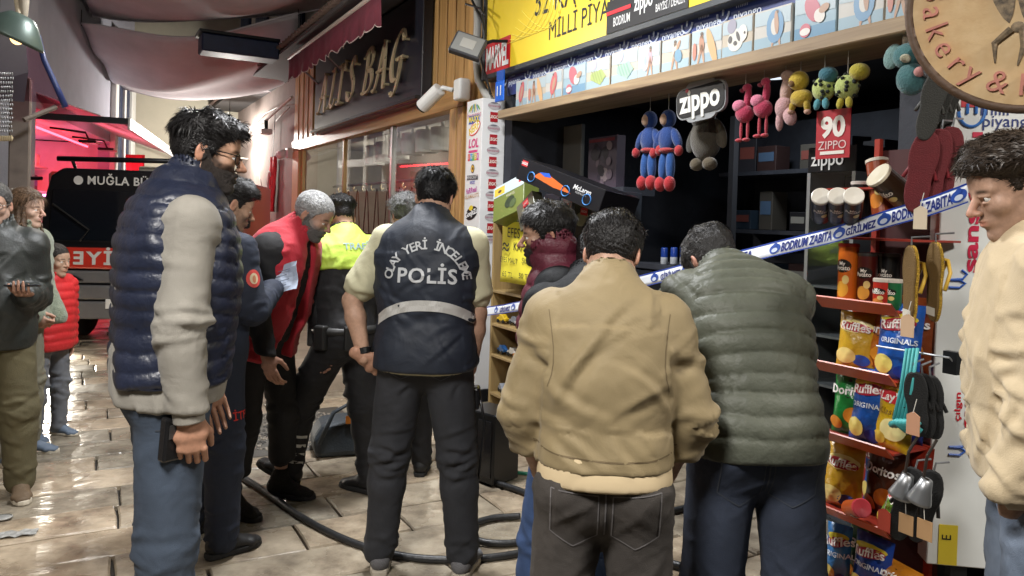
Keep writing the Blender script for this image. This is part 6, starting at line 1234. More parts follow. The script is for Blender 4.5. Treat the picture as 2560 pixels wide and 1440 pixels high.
# ================================================================== people
def A3(*a): return np.array(a, float)
def unit(v): v = np.asarray(v, float); return v / (np.linalg.norm(v) + 1e-12)
def rx(a): c, s = math.cos(a), math.sin(a); return np.array([[1, 0, 0], [0, c, -s], [0, s, c]])
def ry(a): c, s = math.cos(a), math.sin(a); return np.array([[c, 0, s], [0, 1, 0], [-s, 0, c]])
def rz(a): c, s = math.cos(a), math.sin(a); return np.array([[c, -s, 0], [s, c, 0], [0, 0, 1]])
def sstep(a, b, x): t = np.clip((x - a) / (b - a), 0, 1); return t * t * (3 - 2 * t)

_HG = {}
CR_C, CR_R = A3(0, -.014, .028), A3(.0745, .096, .088)
def head_geo(kind, h):
    key = (kind, h)
    if key in _HG: return _HG[key]
    v = Vol((-.105, -.13, -.19), (.105, .135, .135), h)
    fem = kind == 'f'; kid = kind == 'k'
    v.ell(CR_C, CR_R, 0.0)
    v.ell((0, .022, -.042), (.054 if fem else .058, .064, .076), .03)
    v.ell((0, .048, .038), (.056, .044, .045), .025)                       # forehead
    for s in (-1, 1):
        v.seg((s * .052, -.004, -.05), (s * .012, .062, -.1), .018 if fem else .021, .015, .025)   # jaw line
        v.ell((s * .04, .058, -.024), (.022, .022, .022), .02)           # cheek bone
        v.seg((s * .045, .07, .019), (s * .013, .083, .016), .009, .0085, .012)   # brow
    v.ell((0, .072, -.098), (.02, .016, .016), .018)                        # chin
    for s in (-1, 1):
        v.ell((s * .031, .098, -.002), (.0165, .0165, .0115), .012, op='s')   # eye hollow
    v.ell((0, .079, -.06), (.026, .016, .018), .015)                        # mouth mound
    nl = .106 if kid else .114
    v.seg((0, .084, .012), (0, nl - .004, -.026), .0075, .0105, .01)
    v.ell((0, nl, -.031), (.0105, .0105, .009), .006)
    for s in (-1, 1): v.ell((s * .0115, nl - .014, -.034), (.0085, .0105, .0075), .006)
    v.ell((0, .0915, -.0555), (.021, .0085, .0055), .004); v.ell((0, .09, -.0665), (.0185, .009, .0065), .004)
    v.seg((-.023, .1, -.0608), (.023, .1, -.0608), .0034, .0034, .003, op='s')
    for s in (-1, 1):
        v.seg((s * .043, .079, .0045), (s * .02, .089, .0065), .0042, .0042, .004)       # upper lid
        v.seg((s * .041, .079, -.0105), (s * .021, .087, -.0115), .0035, .0035, .005)    # lower lid
        Rm = rz(s * .35) @ rx(-.18)
        v.ell((s * .077, -.012, -.004), (.0075, .0185, .032), .006, Rm)
        v.ell((s * .085, -.006, .002), (.0065, .0115, .019), .005, Rm, op='s')
    v.seg((0, -.028, -.05), (0, -.042, -.2), .05 if (fem or kid) else .057, .055 if (fem or kid) else .063, .025)
    V, F = v.mesh(); V = relax(V, F, 1, .35); _HG[key] = (V, F); return V, F

def face_colour(V, F, tone, beard=None, bdens=0.0, lips=None):
    tone = np.array(tone); c = np.tile(tone, (len(V), 1)); x, y, z = V.T
    n = fbm(V * 90, 3)
    c *= (0.9 + 0.2 * fbm(V * 22, 9))[:, None]
    red = np.array([1.12, .82, .78])
    def blend(mask, col): nonlocal c; c = c * (1 - mask[:, None]) + np.array(col) * mask[:, None]
    ear = sstep(.073, .082, np.abs(x)) * sstep(.05, .02, np.abs(z)) * sstep(.03, .01, y)
    c = c * (1 - ear[:, None] * .6) + c * red * ear[:, None] * .6
    nose = sstep(.09, .108, y) * sstep(-.05, -.035, z); c = c * (1 - nose[:, None] * .5) + c * red * nose[:, None] * .5
    lp = np.exp(-((x / .02) ** 2) ** 2 - ((z + .061) / .0085) ** 4) * sstep(.08, .088, y)
    blend(lp * .75, lips if lips is not None else tone * np.array([1.05, .62, .6]))
    eyeb = np.exp(-((np.abs(x) - .031) / .017) ** 4 - ((z - .019 + .12 * (np.abs(np.abs(x) - .028))) / .0048) ** 2) * sstep(.07, .078, y)
    blend(eyeb * .9, np.array([.02, .015, .012]))
    if beard is not None:
        jaw = sstep(.0, -.022, z - .25 * np.clip(.04 - y, 0, .03)) * sstep(-.012, .008, y) * sstep(-.125, -.105, z)
        jaw *= 1 - np.exp(-((x / .022) ** 2) ** 2 - ((z + .061) / .008) ** 4)                 # lips stay clear
        chk = sstep(-.02, -.035, z + .0) + sstep(.045, .056, np.abs(x)) * sstep(.06, .03, y); jaw *= np.clip(chk, 0, 1)
        jaw *= 1 - sstep(.088, .1, y) * sstep(-.046, -.04, z)
        blend(np.clip(jaw * bdens * (.7 + .5 * n), 0, 1), beard)
    return np.clip(c, 0, 1)

def hair_field(kind, h, seed):
    lo, hi = A3(-.125, -.16, -.14), A3(.125, .14, .165)
    v = Vol(lo, hi, h); X, Y, Z = np.meshgrid(*v.ax, indexing='ij'); P = np.stack([X.ravel(), Y.ravel(), Z.ravel()], 1)
    q = (P - CR_C); k0 = np.sqrt(((q / CR_R) ** 2).sum(1)); k1 = np.sqrt(((q / CR_R ** 2) ** 2).sum(1)); d = k0 * (k0 - 1) / np.maximum(k1, 1e-6)
    x, y, z = P.T; top = sstep(.0, .085, z + .25 * (y - .0) * 0)
    n = fbm(P * np.array([34, 34, 16]), seed, 3) - .5; n2 = fbm(P * 70, seed + 5, 2) - .5
    zl = np.interp(y, [-.12, -.095, -.06, -.03, -.012, .0, .02, .034, .05, .075, .1], [-.085, -.085, -.072, -.058, .012, .02, -.02, .02, .034, .056, .07])
    zl = np.where(np.abs(x) < .05, np.interp(y, [-.12, -.04, .0, .06, .08, .1], [-.085, -.085, -.05, .045, .056, .07]), zl)
    if kind == 'buzz': th = .007 + .006 * top + .004 * n
    elif kind == 'fade': th = .002 + .026 * sstep(.025, .075, z) + .012 * sstep(.04, .1, z) * sstep(-.02, .08, y) + .02 * n * top; zl = zl + .0
    elif kind == 'side': th = .007 + .016 * sstep(.02, .08, z) + .008 * sstep(.03, .09, y) * top + .018 * n * (.4 + top)
    elif kind == 'curly': th = .010 + .018 * top + .022 * n + .012 * n2
    elif kind == 'long': th = .016 + .008 * top + .012 * n
    else: th = .008 + .016 * top + .014 * n * (.5 + top)
    val = np.maximum(d - th, (zl - z) * .8 + .008 * n)
    if kind == 'long':
        # locks that fall behind and beside the face to the shoulders
        val = np.maximum(d - th, (np.interp(y, [-.12, -.01, .02, .04, .06, .1], [-.14, -.14, .0, .045, .062, .085]) - z) * .8)
    v.d = val.reshape(v.d.shape).astype(np.float32); v.d = np.where(np.abs(v.d) < 1e-7, 1e-6, v.d)
    return v
_HC = {}
def hair_geo(kind, h, seed, tuft=700, tl=.022, seed2=0):
    key = (kind, h, seed, tuft, tl)
    if key in _HC: return _HC[key]
    v = hair_field(kind, h, seed)
    if kind == 'long':
        v2 = Vol((-.14, -.17, -.30), (.14, .14, .165), h); sh = v.d.shape
        o = np.round((np.array(v.lo) - v2.lo) / h).astype(int)
        v2.d[o[0]:o[0] + sh[0], o[1]:o[1] + sh[1], o[2]:o[2] + sh[2]][tuple(slice(0, m) for m in np.minimum(sh, np.array(v2.d.shape) - o))] = v.d[tuple(slice(0, m) for m in np.minimum(sh, np.array(v2.d.shape) - o))]
        rg = random.Random(4)
        for i in range(34):
            a = rg.uniform(-2.5, 2.5); r0 = .082; x, y = r0 * math.sin(a), -.02 - r0 * math.cos(a)
            if y > .03: continue
            z0 = rg.uniform(-.03, .03); zz = rg.uniform(-.27, -.16); p = A3(x, y, z0)
            for k in range(4):
                q = A3(x * (1 + .12 * k) + rg.uniform(-.012, .012), y * (1 + .08 * k) + .012 * k + rg.uniform(-.012, .012), z0 + (zz - z0) * (k + 1) / 4)
                v2.seg(p, q, .015 - .002 * k, .013 - .0025 * k, .008); p = q
        v = v2
    V, F = v.mesh()
    if len(V) == 0: raise RuntimeError('no hair')
    N = vnormals(V, F); rg = np.random.RandomState(seed + 11)
    st = fbm(V * np.array([150, 40, 150]), seed + 2, 2) - .5; V = V + N * (st * .006)[:, None]
    # tufts
    pick = rg.choice(len(V), min(tuft, len(V)), replace=False)
    p, n = V[pick], N[pick]; ok = (n[:, 2] > -.35) | (kind == 'long'); p, n = p[ok], n[ok]; m_ = len(p)
    base = {'fade': A3(0, .9, .25), 'side': A3(.35, .8, .1), 'long': A3(0, -.2, -1), 'curly': A3(0, 0, 0)}.get(kind, A3(0, .5, -.55))
    flow = base + rg.normal(size=(m_, 3)) * (1.0 if kind == 'curly' else .35)
    if kind in ('short', 'side', 'fade', 'buzz'):
        bk = p[:, 1] < -.045; flow[bk] = A3(0, -.2, -1) + rg.normal(size=(bk.sum(), 3)) * .3
    def un(a): return a / (np.linalg.norm(a, axis=1)[:, None] + 1e-9)
    t = un(flow - n * (flow * n).sum(1)[:, None]); lift = {'curly': .9, 'fade': .6, 'short': .36, 'side': .40, 'long': .12, 'buzz': .45}[kind]
    L = (tl * rg.uniform(.55, 1.3, m_) * np.where(p[:, 2] > .06, 1.25, .7))[:, None]; sd = un(np.cross(n, t)) * rg.uniform(.0009, .0021, m_)[:, None]
    d1 = un(t + n * lift); d2 = un(t + n * lift * .25 + A3(0, 0, -.25)); b = p - n * .003; m1 = b + d1 * L * .55; e = m1 + d2 * L * .45
    tv = np.stack([b - sd, b + sd, m1 + sd * .8, m1 - sd * .8, e + sd * .1, e - sd * .1], 1).reshape(-1, 3); k = np.arange(m_) * 6
    tf = np.concatenate([np.stack([k, k + 1, k + 2, k + 3], 1), np.stack([k + 3, k + 2, k + 4, k + 5], 1)])
    nb = len(F); F = np.concatenate([F, tf + len(V)]); V = np.concatenate([V, tv])
    _HC[key] = (V, F, nb); return V, F, nb

def hand_vol(parts, W, R3, sc, curl, side, thumb=0.5, spread=1.0, h=.0032):
    """W wrist, R3 columns: along fingers, towards the thumb, back of the hand"""
    ex, ey, ez = R3[:, 0], R3[:, 1], R3[:, 2]
    lo = W - .13 * sc - .03; hi = W + .13 * sc + .03
    c = W + ex * .09 * sc; v = Vol(c - .14 * sc, c + .14 * sc, h)
    def P(a, b, z): return W + (ex * a + ey * b + ez * z) * sc
    v.seg(W - ex * .05 * sc, P(.0, 0, 0), (.029 * sc, .021 * sc), (.027 * sc, .019 * sc), .01, ey)
    v.seg(P(.0, 0, 0), P(.045, 0, 0), (.028 * sc, .017 * sc), (.038 * sc, .016 * sc), .015, ey)
    v.seg(P(.045, 0, 0), P(.082, 0, -.002), (.038 * sc, .016 * sc), (.037 * sc, .012 * sc), .012, ey)
    Ls = [(.034, .021, .017), (.042, .027, .021), (.047, .03, .022), (.043, .026, .021)]
    for i in range(4):
        y = (-.030 + .0202 * i) * spread; p = P(.086 - (.008 if i == 0 else 0), y, -.001); cu = curl[i] if not np.isscalar(curl) else curl
        a = 0.0; r = (.0088 - (.0012 if i == 0 else 0)) * sc
        for j, (l, f) in enumerate(zip(Ls[i], (.75, 1.05, .7))):
            a += cu * f; d = ex * math.cos(a) - ez * math.sin(a) + ey * (y * 1.2 * (1 - min(1, a)))
            q = p + unit(d) * l * sc; v.seg(p, q, r * (1.04 - .1 * j), r * (.94 - .12 * j), .0015 if j else .004); p = q
    p = P(.018, .026, -.006); d = unit(ex * .62 + ey * (.75 * thumb + .2) - ez * .45)
    q = p + d * .04 * sc; v.seg(p, q, .0155 * sc, .0115 * sc, .014); d = unit(ex * .85 + ey * .35 * thumb - ez * (.4 + .4 * (1 - thumb)))
    p = q; q = p + d * .031 * sc; v.seg(p, q, .0108 * sc, .0098 * sc, .005); d = unit(ex * .9 + ey * .05 - ez * .5); p = q; q = p + d * .025 * sc; v.seg(p, q, .0098 * sc, .0078 * sc, .004)
    V, F = v.mesh(); V = relax(V, F, 1, .15); parts.append((V, F))
    return P(.075, 0, -.03), ex, ey, ez

class Person:
    def __init__(s, label, X, Y, yaw, H=1.75, lean=(0.0, 0.0), side=0.0, twist=0.0, head=(0, 0, 0), armL=None, armR=None, legL=None, legR=None,
                 tone=(.52, .33, .24), kind='m', lod=1, build=1.0, drop=0.0, headk=1.0, group=None, z=0.0, toeL=None, toeR=None):
        s.k = k = H / 1.75; s.lod = lod; s.build = build; s.tone = tone; s.kind = kind; s.headk = headk
        s.hc = {0: .0085, 1: .0105, 2: .0135}[lod]; s.hh = {0: .0033, 1: .0042, 2: .0055}[lod]
        s.root = thing('person', label, 'person', (X, Y, z), yaw, group)
        s.loc = A3(X, Y, z); s.Rw = rz(yaw)
        # spine
        P = A3(0, 0, .95 * k); ss = [-.12, 0, .13, .27, .40, .47, .53]; s.ss = [a * k for a in ss]
        pts = []; p = P.copy(); frames = []
        for i, a in enumerate(ss):
            t = max(0, min(1, a / .53)); ph = lean[0] + (lean[1] - lean[0]) * t
            R = rz(twist * t) @ ry(side * (.3 + .7 * t)) @ rx(-ph); up = R @ A3(0, 0, 1)
            if i == 0: frames.append((R,)); pts.append(P + up * a * k); continue
            if i == 1: pts.append(P.copy()); frames.append((R,)); pu = up; continue
            p = pts[-1] + unit(pu + up) * (a - ss[i - 1]) * k; pu = up; pts.append(p); frames.append((R,))
        s.sp = np.array(pts); s.fr = [f[0] for f in frames]
        Rt = s.fr[4]; sh = s.sp[4] + (s.sp[5] - s.sp[4]) * .6
        s.sL = sh - Rt @ A3(.166 * k * build ** .5, 0, .0); s.sR = sh + Rt @ A3(.166 * k * build ** .5, 0, 0)
        s.Rt = Rt
        def arm(S0, spec, sd):
            spec = spec or ((sd * .12, -.03, -1), (sd * .03, .12, -1))
            e = S0 + unit(spec[0]) * .285 * k; w = e + unit(spec[1]) * .25 * k; return e, w
        s.eL, s.wL = arm(s.sL, armL, -1); s.eR, s.wR = arm(s.sR, armR, 1)
        R0 = s.fr[1]
        s.hL = P + rz(twist * 0) @ A3(-.092 * k, 0, -.04 * k); s.hR = P + A3(.092 * k, 0, -.04 * k)
        def leg(H0, spec, sd):
            spec = spec or ((sd * .06, .02, -1), (sd * .02, -.03, -1))
            kn = H0 + unit(spec[0]) * .425 * k; an = kn + unit(spec[1]) * .405 * k; return kn, an
        s.kL, s.aL = leg(s.hL, legL, -1); s.kR, s.aR = leg(s.hR, legR, 1)
        dz = .085 * k - min(s.aL[2], s.aR[2]) + drop
        for n in ('sL', 'sR', 'eL', 'eR', 'wL', 'wR', 'hL', 'hR', 'kL', 'kR', 'aL', 'aR'): setattr(s, n, getattr(s, n) + A3(0, 0, dz))
        s.sp = s.sp + A3(0, 0, dz)
        s.neck = s.sp[6]; hy, hp, hr = head; s.Rh = rz(hy) @ ry(hr) @ rx(-hp)
        base = s.sp[6] + s.fr[6] @ A3(0, .01, .0) * k
        s.hk = .98 * headk * k ** .5 if kind != 'k' else .90
        s.hcen = base + (s.fr[6] @ A3(0, .0, .045) + s.Rh @ A3(0, .03, .085)) * s.hk
        s.extra = []; s.toe = (toeL, toeR)
        s.skin = mat('skin', tone, .5, vattr='Col', bump=.2, bscale=260, spec=.35, bdist=.003, var=.18, vscale=70)
    def w(s, p): return s.loc + s.Rw @ np.asarray(p, float)
    def wd(s, v): return s.Rw @ np.asarray(v, float)
    # ---------------------------------------------------------- volumes
    def torso_into(s, v, g, hem, bul=0.0, chest=1.0, top=True, belly=0.0):
        k, b = s.k, s.build
        W = [.164, .164, .150 + .02 * belly, .158 * chest, .164 * chest, .118, .066]
        D = [.122, .124 + .02 * belly, .118 + .05 * belly, .124 * chest, .108 * chest, .082, .066]
        Yo = [-.008, -.008, .008 + .02 * belly, .004, -.004, -.010, -.006]
        fem = s.kind == 'f'
        n = len(s.ss) if top else 6; pr = None
        for i in range(n):
            w_, d_ = W[i] * k * b + g, D[i] * k * b + g
            if i >= 5: w_, d_ = W[i] * k + g * .7, D[i] * k + g * .7
            if i == 0: w_ += bul; d_ += bul
            c = s.sp[i] + s.fr[i] @ A3(0, Yo[i] * k, 0)
            if pr is not None: v.seg(pr[0], c, pr[1], (w_, d_), .035 * k, s.fr[i] @ A3(1, 0, 0), n=2.35)
            pr = (c, (w_, d_))
        if hem is not None:
            up = unit(s.sp[1] - s.sp[0]); c = s.sp[1] + up * hem; v.cut(c, -up, .008)
    def arms_into(s, v, g, r=(.064, .056, .05, .04), frac=1.0, k_=.03):
        k = s.k * s.build ** .5
        for S, E_, W_ in ((s.sL, s.eL, s.wL), (s.sR, s.eR, s.wR)):
            a = r[0] * k + g; b = r[1] * k + g; c = r[2] * k + g; d = r[3] * k + g
            ins = S + (s.sp[4] - S) * .25
            v.seg(ins, S, a * 1.05, a * .98, k_)
            if frac <= .5:
                e2 = S + (E_ - S) * (frac * 2); v.seg(S, e2, a, a * .98, k_)
            else:
                v.seg(S, E_, a, b, k_); f = (frac - .5) * 2
                m_ = E_ + (W_ - E_) * f; v.seg(E_, m_, max(b * .98, c), c + (d - c) * f, .02)
    def legs_into(s, v, g, r=(.088, .068, .062, .05), frac=1.0, hip=True, rise=.06):
        k, b = s.k, s.build ** .5
        for S, E_, W_, sd in ((s.hL, s.kL, s.aL, -1), (s.hR, s.kR, s.aR, 1)):
            v.seg(S, E_, r[0] * k * b + g, r[1] * k + g, .028)
            f = frac; m_ = E_ + (W_ - E_) * f; cal = E_ + (W_ - E_) * .3 * f
            v.seg(E_, cal, r[1] * k + g, r[2] * k + g, .03); v.seg(cal, m_, r[2] * k + g, (r[2] + (r[3] - r[2]) * f) * k + g, .03)
            v.ell(S + A3(sd * .0, -.05 * k, .015 * k), A3(.088, .085, .095) * k * b + g, .03)         # buttock
        v.seg(s.hL + A3(0, -.005, -.035 * k), s.hR + A3(0, -.005, -.035 * k), .088 * k * b + g, .088 * k * b + g, .03)
        if hip:
            P = s.sp[1]; up = unit(s.sp[2] - s.sp[1])
            v.seg(P + A3(0, 0, -.02 * k), P + up * rise * k, (.158 * k * b + g, .115 * k * b + g), (.15 * k * b + g, .108 * k * b + g), .03, A3(1, 0, 0), n=2.3)
            v.cut(P + up * (rise + .02) * k, up, .006)
    def bbox(s, pad=.16, z0=None, z1=None):
        a = np.array([s.sL, s.sR, s.eL, s.eR, s.wL, s.wR, s.hL, s.hR, *s.sp]); lo = a.min(0) - pad; hi = a.max(0) + pad
        return lo, hi
    def bones(s): return [(s.sp[0], s.sp[2], 't'), (s.sp[2], s.sp[4], 't'), (s.sp[4], s.sp[6], 't'), (s.sL, s.eL, 'a'), (s.eL, s.wL, 'a'), (s.sR, s.eR, 'a'), (s.eR, s.wR, 'a')]
    def lbones(s): return [(s.hL, s.kL, 'l'), (s.kL, s.aL, 'l'), (s.hR, s.kR, 'l'), (s.kR, s.aR, 'l')]
    def local(s, V, bones, bias=None):
        best = np.full(len(V), 9.); ax = np.zeros(len(V)); bid = np.zeros(len(V), int); lat = np.zeros((len(V), 2)); run = 0; run_t = 0; run_a = {}
        off = 0.0; last = None
        for i, (A_, B_, ty) in enumerate(bones):
            L = np.linalg.norm(B_ - A_); d = (B_ - A_) / L; q = V - A_; t = q @ d
            tc = np.clip(t, 0, L); r = np.linalg.norm(q - tc[:, None] * d, axis=1) - (.13 if ty == 't' else .06 if ty == 'a' else .08) * s.k
            if last is not None and np.allclose(last, A_): off = off
            else: off = 0.0
            sx = unit(np.cross(d, A3(0, 1, 0.01))); fy = np.cross(d, sx); m_ = r < best
            best[m_] = r[m_]; ax[m_] = off + t[m_]; bid[m_] = i; lat[m_, 0] = (q @ sx)[m_]; lat[m_, 1] = (q @ fy)[m_]
            off += L; last = B_
        return ax, lat, bid
    def dress(s, name, v, m, style='cloth', amp=.006, seed=1, bones=None, pitch=.055, freq=(11, 6), sm=1, diag=.8, parent=None, thr=None):
        V, F = v.mesh(); V = relax(V, F, 2, .5)
        V0 = V.copy(); N = vnormals(V, F); b = bones or s.bones(); ax, lat, bid = s.local(V, b)
        if style == 'puffer':
            isA = np.array([x[2] == 'a' for x in b])[bid]
            wob = (fbm(V * 5, seed) - .5) * .5
            pt = np.where(isA, pitch * .95, pitch); t = ax / pt + wob
            puff = np.abs(np.sin(np.pi * t)) ** .42
            wr = fbm(np.stack([ax * 26 + 9 * seed, lat[:, 0] * 46, lat[:, 1] * 46], 1), seed + 3) - .5
            edge = 1 - puff
            V = V + N * (amp * (puff - .75) + wr * .007 * (.35 + edge) + .006 * (fbm(V * 9, seed + 8) - .5))[:, None]
        else:
            ty = np.array([q[2] for q in b])[bid]; tor = ty == 't'; L1 = (.285 if 'a' in ty else .425) * s.k; L2 = (.535 if 'a' in ty else .83) * s.k
            jm = np.where(tor, .55, .25 + .6 * np.exp(-((ax - L1) / (.085 * s.k)) ** 2) + .8 * sstep(L2 - .14 * s.k, L2, ax) + .35 * np.exp(-(ax / .12) ** 2))
            W_ = fbm(V * 3.2, seed + 4)[:, None] * 2.2
            rg_ = lambda P, sd: (1 - np.abs(2 * vnoise(P, sd) - 1)) ** 2.2 - .3
            p1 = np.stack([ax * 2.6, lat[:, 0] * freq[0] + bid * 3.7, lat[:, 1] * freq[0]], 1) + W_
            p2 = np.stack([(ax + diag * .5 * lat[:, 0]) * freq[0] * 1.5, lat[:, 0] * freq[1] + bid * 3.7, lat[:, 1] * freq[1]], 1) + W_
            p3 = np.stack([(ax - diag * .6 * lat[:, 0]) * freq[0] * 2.6, lat[:, 0] * freq[1] * 2 + bid, lat[:, 1] * freq[1] * 2], 1) + W_
            mod = sstep(.32, .62, fbm(V * 4.5, seed + 21)); md2 = sstep(.35, .6, fbm(V * 6 + 7, seed + 31))
            V = V + N * (amp * (np.where(tor, 1.0, .35) * rg_(p1, seed) * (.3 + .9 * mod) + 1.0 * jm * rg_(p2, seed + 1) * (.25 + md2) + .35 * jm * rg_(p3, seed + 2) * (.3 + mod)))[:, None]
        att = np.ones(len(V))
        if getattr(s, '_hem', None) is not None and 't' in [q[2] for q in b]: att = np.where(np.array([q[2] for q in b])[bid] == 't', .15 + .85 * sstep(.0, .07, ax - .12 * s.k - s._hem), 1.0)
        V = V0 + (V - V0) * att[:, None]
        if style == 'cloth':
            rg = np.random.RandomState(seed * 7 + 1); D = np.zeros(len(V)); tyb = np.array([q[2] for q in b])[bid]
            segs = []
            if 't' in tyb:
                for _ in range(26):
                    sd = rg.choice((-1, 1)); segs.append(('t', rg.uniform(.08, .50) * s.k, sd * rg.uniform(.01, .15) * s.k, rg.uniform(.35, 1.2) * rg.choice((-1, 1)), rg.uniform(.05, .14), rg.uniform(.5, 1.2)))
            lb = 'a' if 'a' in tyb else 'l'; L1 = (.285 if lb == 'a' else .425) * s.k; L2 = (.535 if lb == 'a' else .83) * s.k
            for _ in range(30):
                c = rg.choice((0, 0, 1, 2)); ax0 = (L1 + rg.normal() * .055, L2 - rg.uniform(.0, .13), rg.uniform(.0, .14) if lb == 'a' else rg.uniform(0, L2))[c]
                segs.append((lb, ax0, rg.uniform(-.05, .05), 1.57 + rg.normal() * .45, rg.uniform(.03, .075), rg.uniform(.6, 1.3)))
            for ty_, a0, l0, an, ln, am in segs:
                fr_ = rg.choice((-1, 1)); da, dl = ax - a0, lat[:, 0] - l0
                u = da * math.cos(an) + dl * math.sin(an); w = -da * math.sin(an) + dl * math.cos(an) + .25 * u * u / ln * rg.uniform(-1, 1)
                q = w / rg.uniform(.013, .021); D += np.where((tyb == ty_) & (lat[:, 1] * fr_ > -.02), am * q * np.exp(-q * q) * np.exp(-(u / ln) ** 2), 0)
            V = V + N * (amp * 1.15 * D * att)[:, None]
        me = np_mesh(name, V, F)
        o = link_mesh(name, me, m, parent or s.root, smooth=True)
        s.bvh = BVHTree.FromPolygons([tuple(p) for p in V], [tuple(f) for f in F]); o['_n'] = 1; del o['_n']
        s.lastV = (V, F); return o
    # ---------------------------------------------------------- clothing pieces
    def trousers(s, m, r=(.090, .072, .064, .054), frac=1.0, seed=1, amp=.007, name='trousers', rise=.06, style='cloth', freq=(13, 6), over=None):
        a = np.array([s.hL, s.hR, s.kL, s.kR, s.aL, s.aR, s.sp[1]]); lo = a.min(0) - .17; hi = a.max(0) + .17
        v = Vol(lo, hi, s.hc); s.legs_into(v, .006, r, frac, True, rise)
        for A_, d in ((s.aL, unit(s.aL - s.kL)), (s.aR, unit(s.aR - s.kR))): pass
        return s.dress(name, v, m, style, amp, seed, s.lbones(), freq=freq, diag=1.4)
    def top(s, name, m, g=.012, hem=-.06, arms=1.0, sleeve=(.064, .056, .05, .04), collar=None, style='cloth', amp=.007, seed=2, bul=0.0, chest=1.0,
            pitch=.055, belly=0.0, neck=True, freq=(9, 5), open_front=None, band=None, holes=False, h=None, cap=None):
        lo, hi = s.bbox(); v = Vol(lo, hi, h or s.hc); s.torso_into(v, g, None, bul, chest, True, belly)
        if arms: s.arms_into(v, g * .3, sleeve, arms)
        k = s.k; up = unit(s.sp[1] - s.sp[0])
        if band: c0 = s.sp[1] + up * hem; v.seg(c0 + up * .015, c0 + up * .04, (.172 * k * s.build + band, .128 * k * s.build + band), (.170 * k * s.build + band, .126 * k * s.build + band), .01, A3(1, 0, 0), n=2.35)
        if holes:
            for S in (s.sL, s.sR): 
                dr = unit(S - s.sp[4]); v.cut(S + dr * (.012 * k if holes is True else holes), dr, .015)
        nb = s.sp[6]; nu = unit(s.fr[6] @ A3(0, .25, 1)); hu = unit(s.hcen - nb)
        if collar:
            ch, cr = collar; cu = unit(nu + hu * .7)
            v.seg(nb - nu * .03, nb + cu * ch, (cr * 1.12, cr * 1.05), (cr, cr * .98), .014, s.fr[6] @ A3(1, 0, 0))
            v.cut(nb + cu * (ch + .004), cu, .004) if False else None
            v.seg(nb + cu * (ch - .028), nb + cu * (ch + .1), cr - .011, cr + .004, .004, op='s')
        else:
            v.seg(nb + nu * .0, nb + hu * .12, .058 * k, .066 * k, .004, op='s')
        if hem is not None: v.cut(s.sp[1] + up * hem, -up, .006)
        if cap: v.cut(s.sp[1] + up * (hem + cap), up, .006)
        if arms and arms < .99:
            f = arms
            for S, E_, W_ in ((s.sL, s.eL, s.wL), (s.sR, s.eR, s.wR)): pass
        if open_front is not None:   # a gap down the front
            c, wd, z0, z1 = open_front; R = s.fr[3]; a0 = s.sp[1] + s.fr[1] @ A3(c[0], .17, z0); a1 = s.sp[5] + s.fr[5] @ A3(c[1], .14, z1)
            v.seg(a0, a1, (wd[0], .16), (wd[1], .16), .004, s.fr[3] @ A3(1, 0, 0), op='s')
        s._hem = hem; o = s.dress(name, v, m, style, amp, seed, None, pitch, freq); s._hem = None; return o
    def shoe(s, m, sole, left=True, toe=None, L=.27, flat=False):
        a = s.aL if left else s.aR; k_ = s.kL if left else s.kR; d = toe if toe is not None else A3((-.18 if left else .18), 1, 0)
        d = unit(d); sd = unit(np.cross(d, A3(0, 0, 1))); up = unit(np.cross(sd, d)); k = s.k * L / .27
        b = a - up * .085 * s.k; h = max(.0045, s.hh)
        v = Vol(b - .2 * k - .05, b + .25 * k, h)
        def P(y, x, z): return b + d * y * k + sd * x * k + up * z * k
        v.seg(P(-.035, 0, .05), P(.03, 0, .062), (.036 * k, .038 * k), (.04 * k, .046 * k), .01, sd)
        v.seg(P(.03, 0, .055), P(.13, .004, .032), (.041 * k, .044 * k), (.046 * k, .024 * k), .02, sd)
        v.seg(P(.13, .004, .03), P(.175, .002, .026), (.046 * k, .024 * k), (.036 * k, .017 * k), .015, sd)
        v.seg(P(-.03, 0, .06), a + (k_ - a) * .12, .04 * k, .043 * k, .02); v.cut(P(0, 0, .006), -up)
        V, F = v.mesh(); V = relax(V, F, 1); o = link_mesh('shoe', np_mesh('shoe', V, F), m, s.root, smooth=True)
        mb = MB(); out = []
        for y, x in ((-.078, 0), (-.07, .03), (-.03, .041), (.04, .044), (.11, .052), (.16, .046), (.192, .026), (.205, 0), (.195, -.026), (.165, -.042), (.11, -.048), (.04, -.042), (-.03, -.041), (-.07, -.03)):
            out.append((y, x))
        lo_ = [P(y * 1.0, x, .0) for y, x in out]; hi_ = [P(y * .98, x * .98, .026) for y, x in out]; n = len(out)
        mb.add([tuple(p) for p in lo_ + hi_], [tuple(range(n)), tuple(range(2 * n - 1, n - 1, -1))] + [(i, n + i, n + (i + 1) % n, (i + 1) % n) for i in range(n)], sole)
        mb.build('sole', o, bevel=.006, bseg=2)
        return o
    # ---------------------------------------------------------- body and hair
    def body(s, beard=None, bdens=0.0, hands=(None, None), lips=None, bare=()):
        parts = []; cols = []
        a = np.array([s.sL, s.sR, s.eL, s.eR, s.wL, s.wR, s.aL, s.aR, s.kL, s.kR, *s.sp, s.hcen])
        v = Vol(a.min(0) - .12, a.max(0) + .1, .009 if bare else .016)
        k = s.k
        for i in range(1, 6): v.seg(s.sp[i], s.sp[i + 1], (.11 * k, .07 * k) if i < 4 else (.09 * k, .05 * k), (.11 * k, .07 * k) if i < 4 else (.055 * k, .055 * k), .02, s.fr[i] @ A3(1, 0, 0))
        v.seg(s.sL, s.sR, .04 * k, .04 * k, .03)
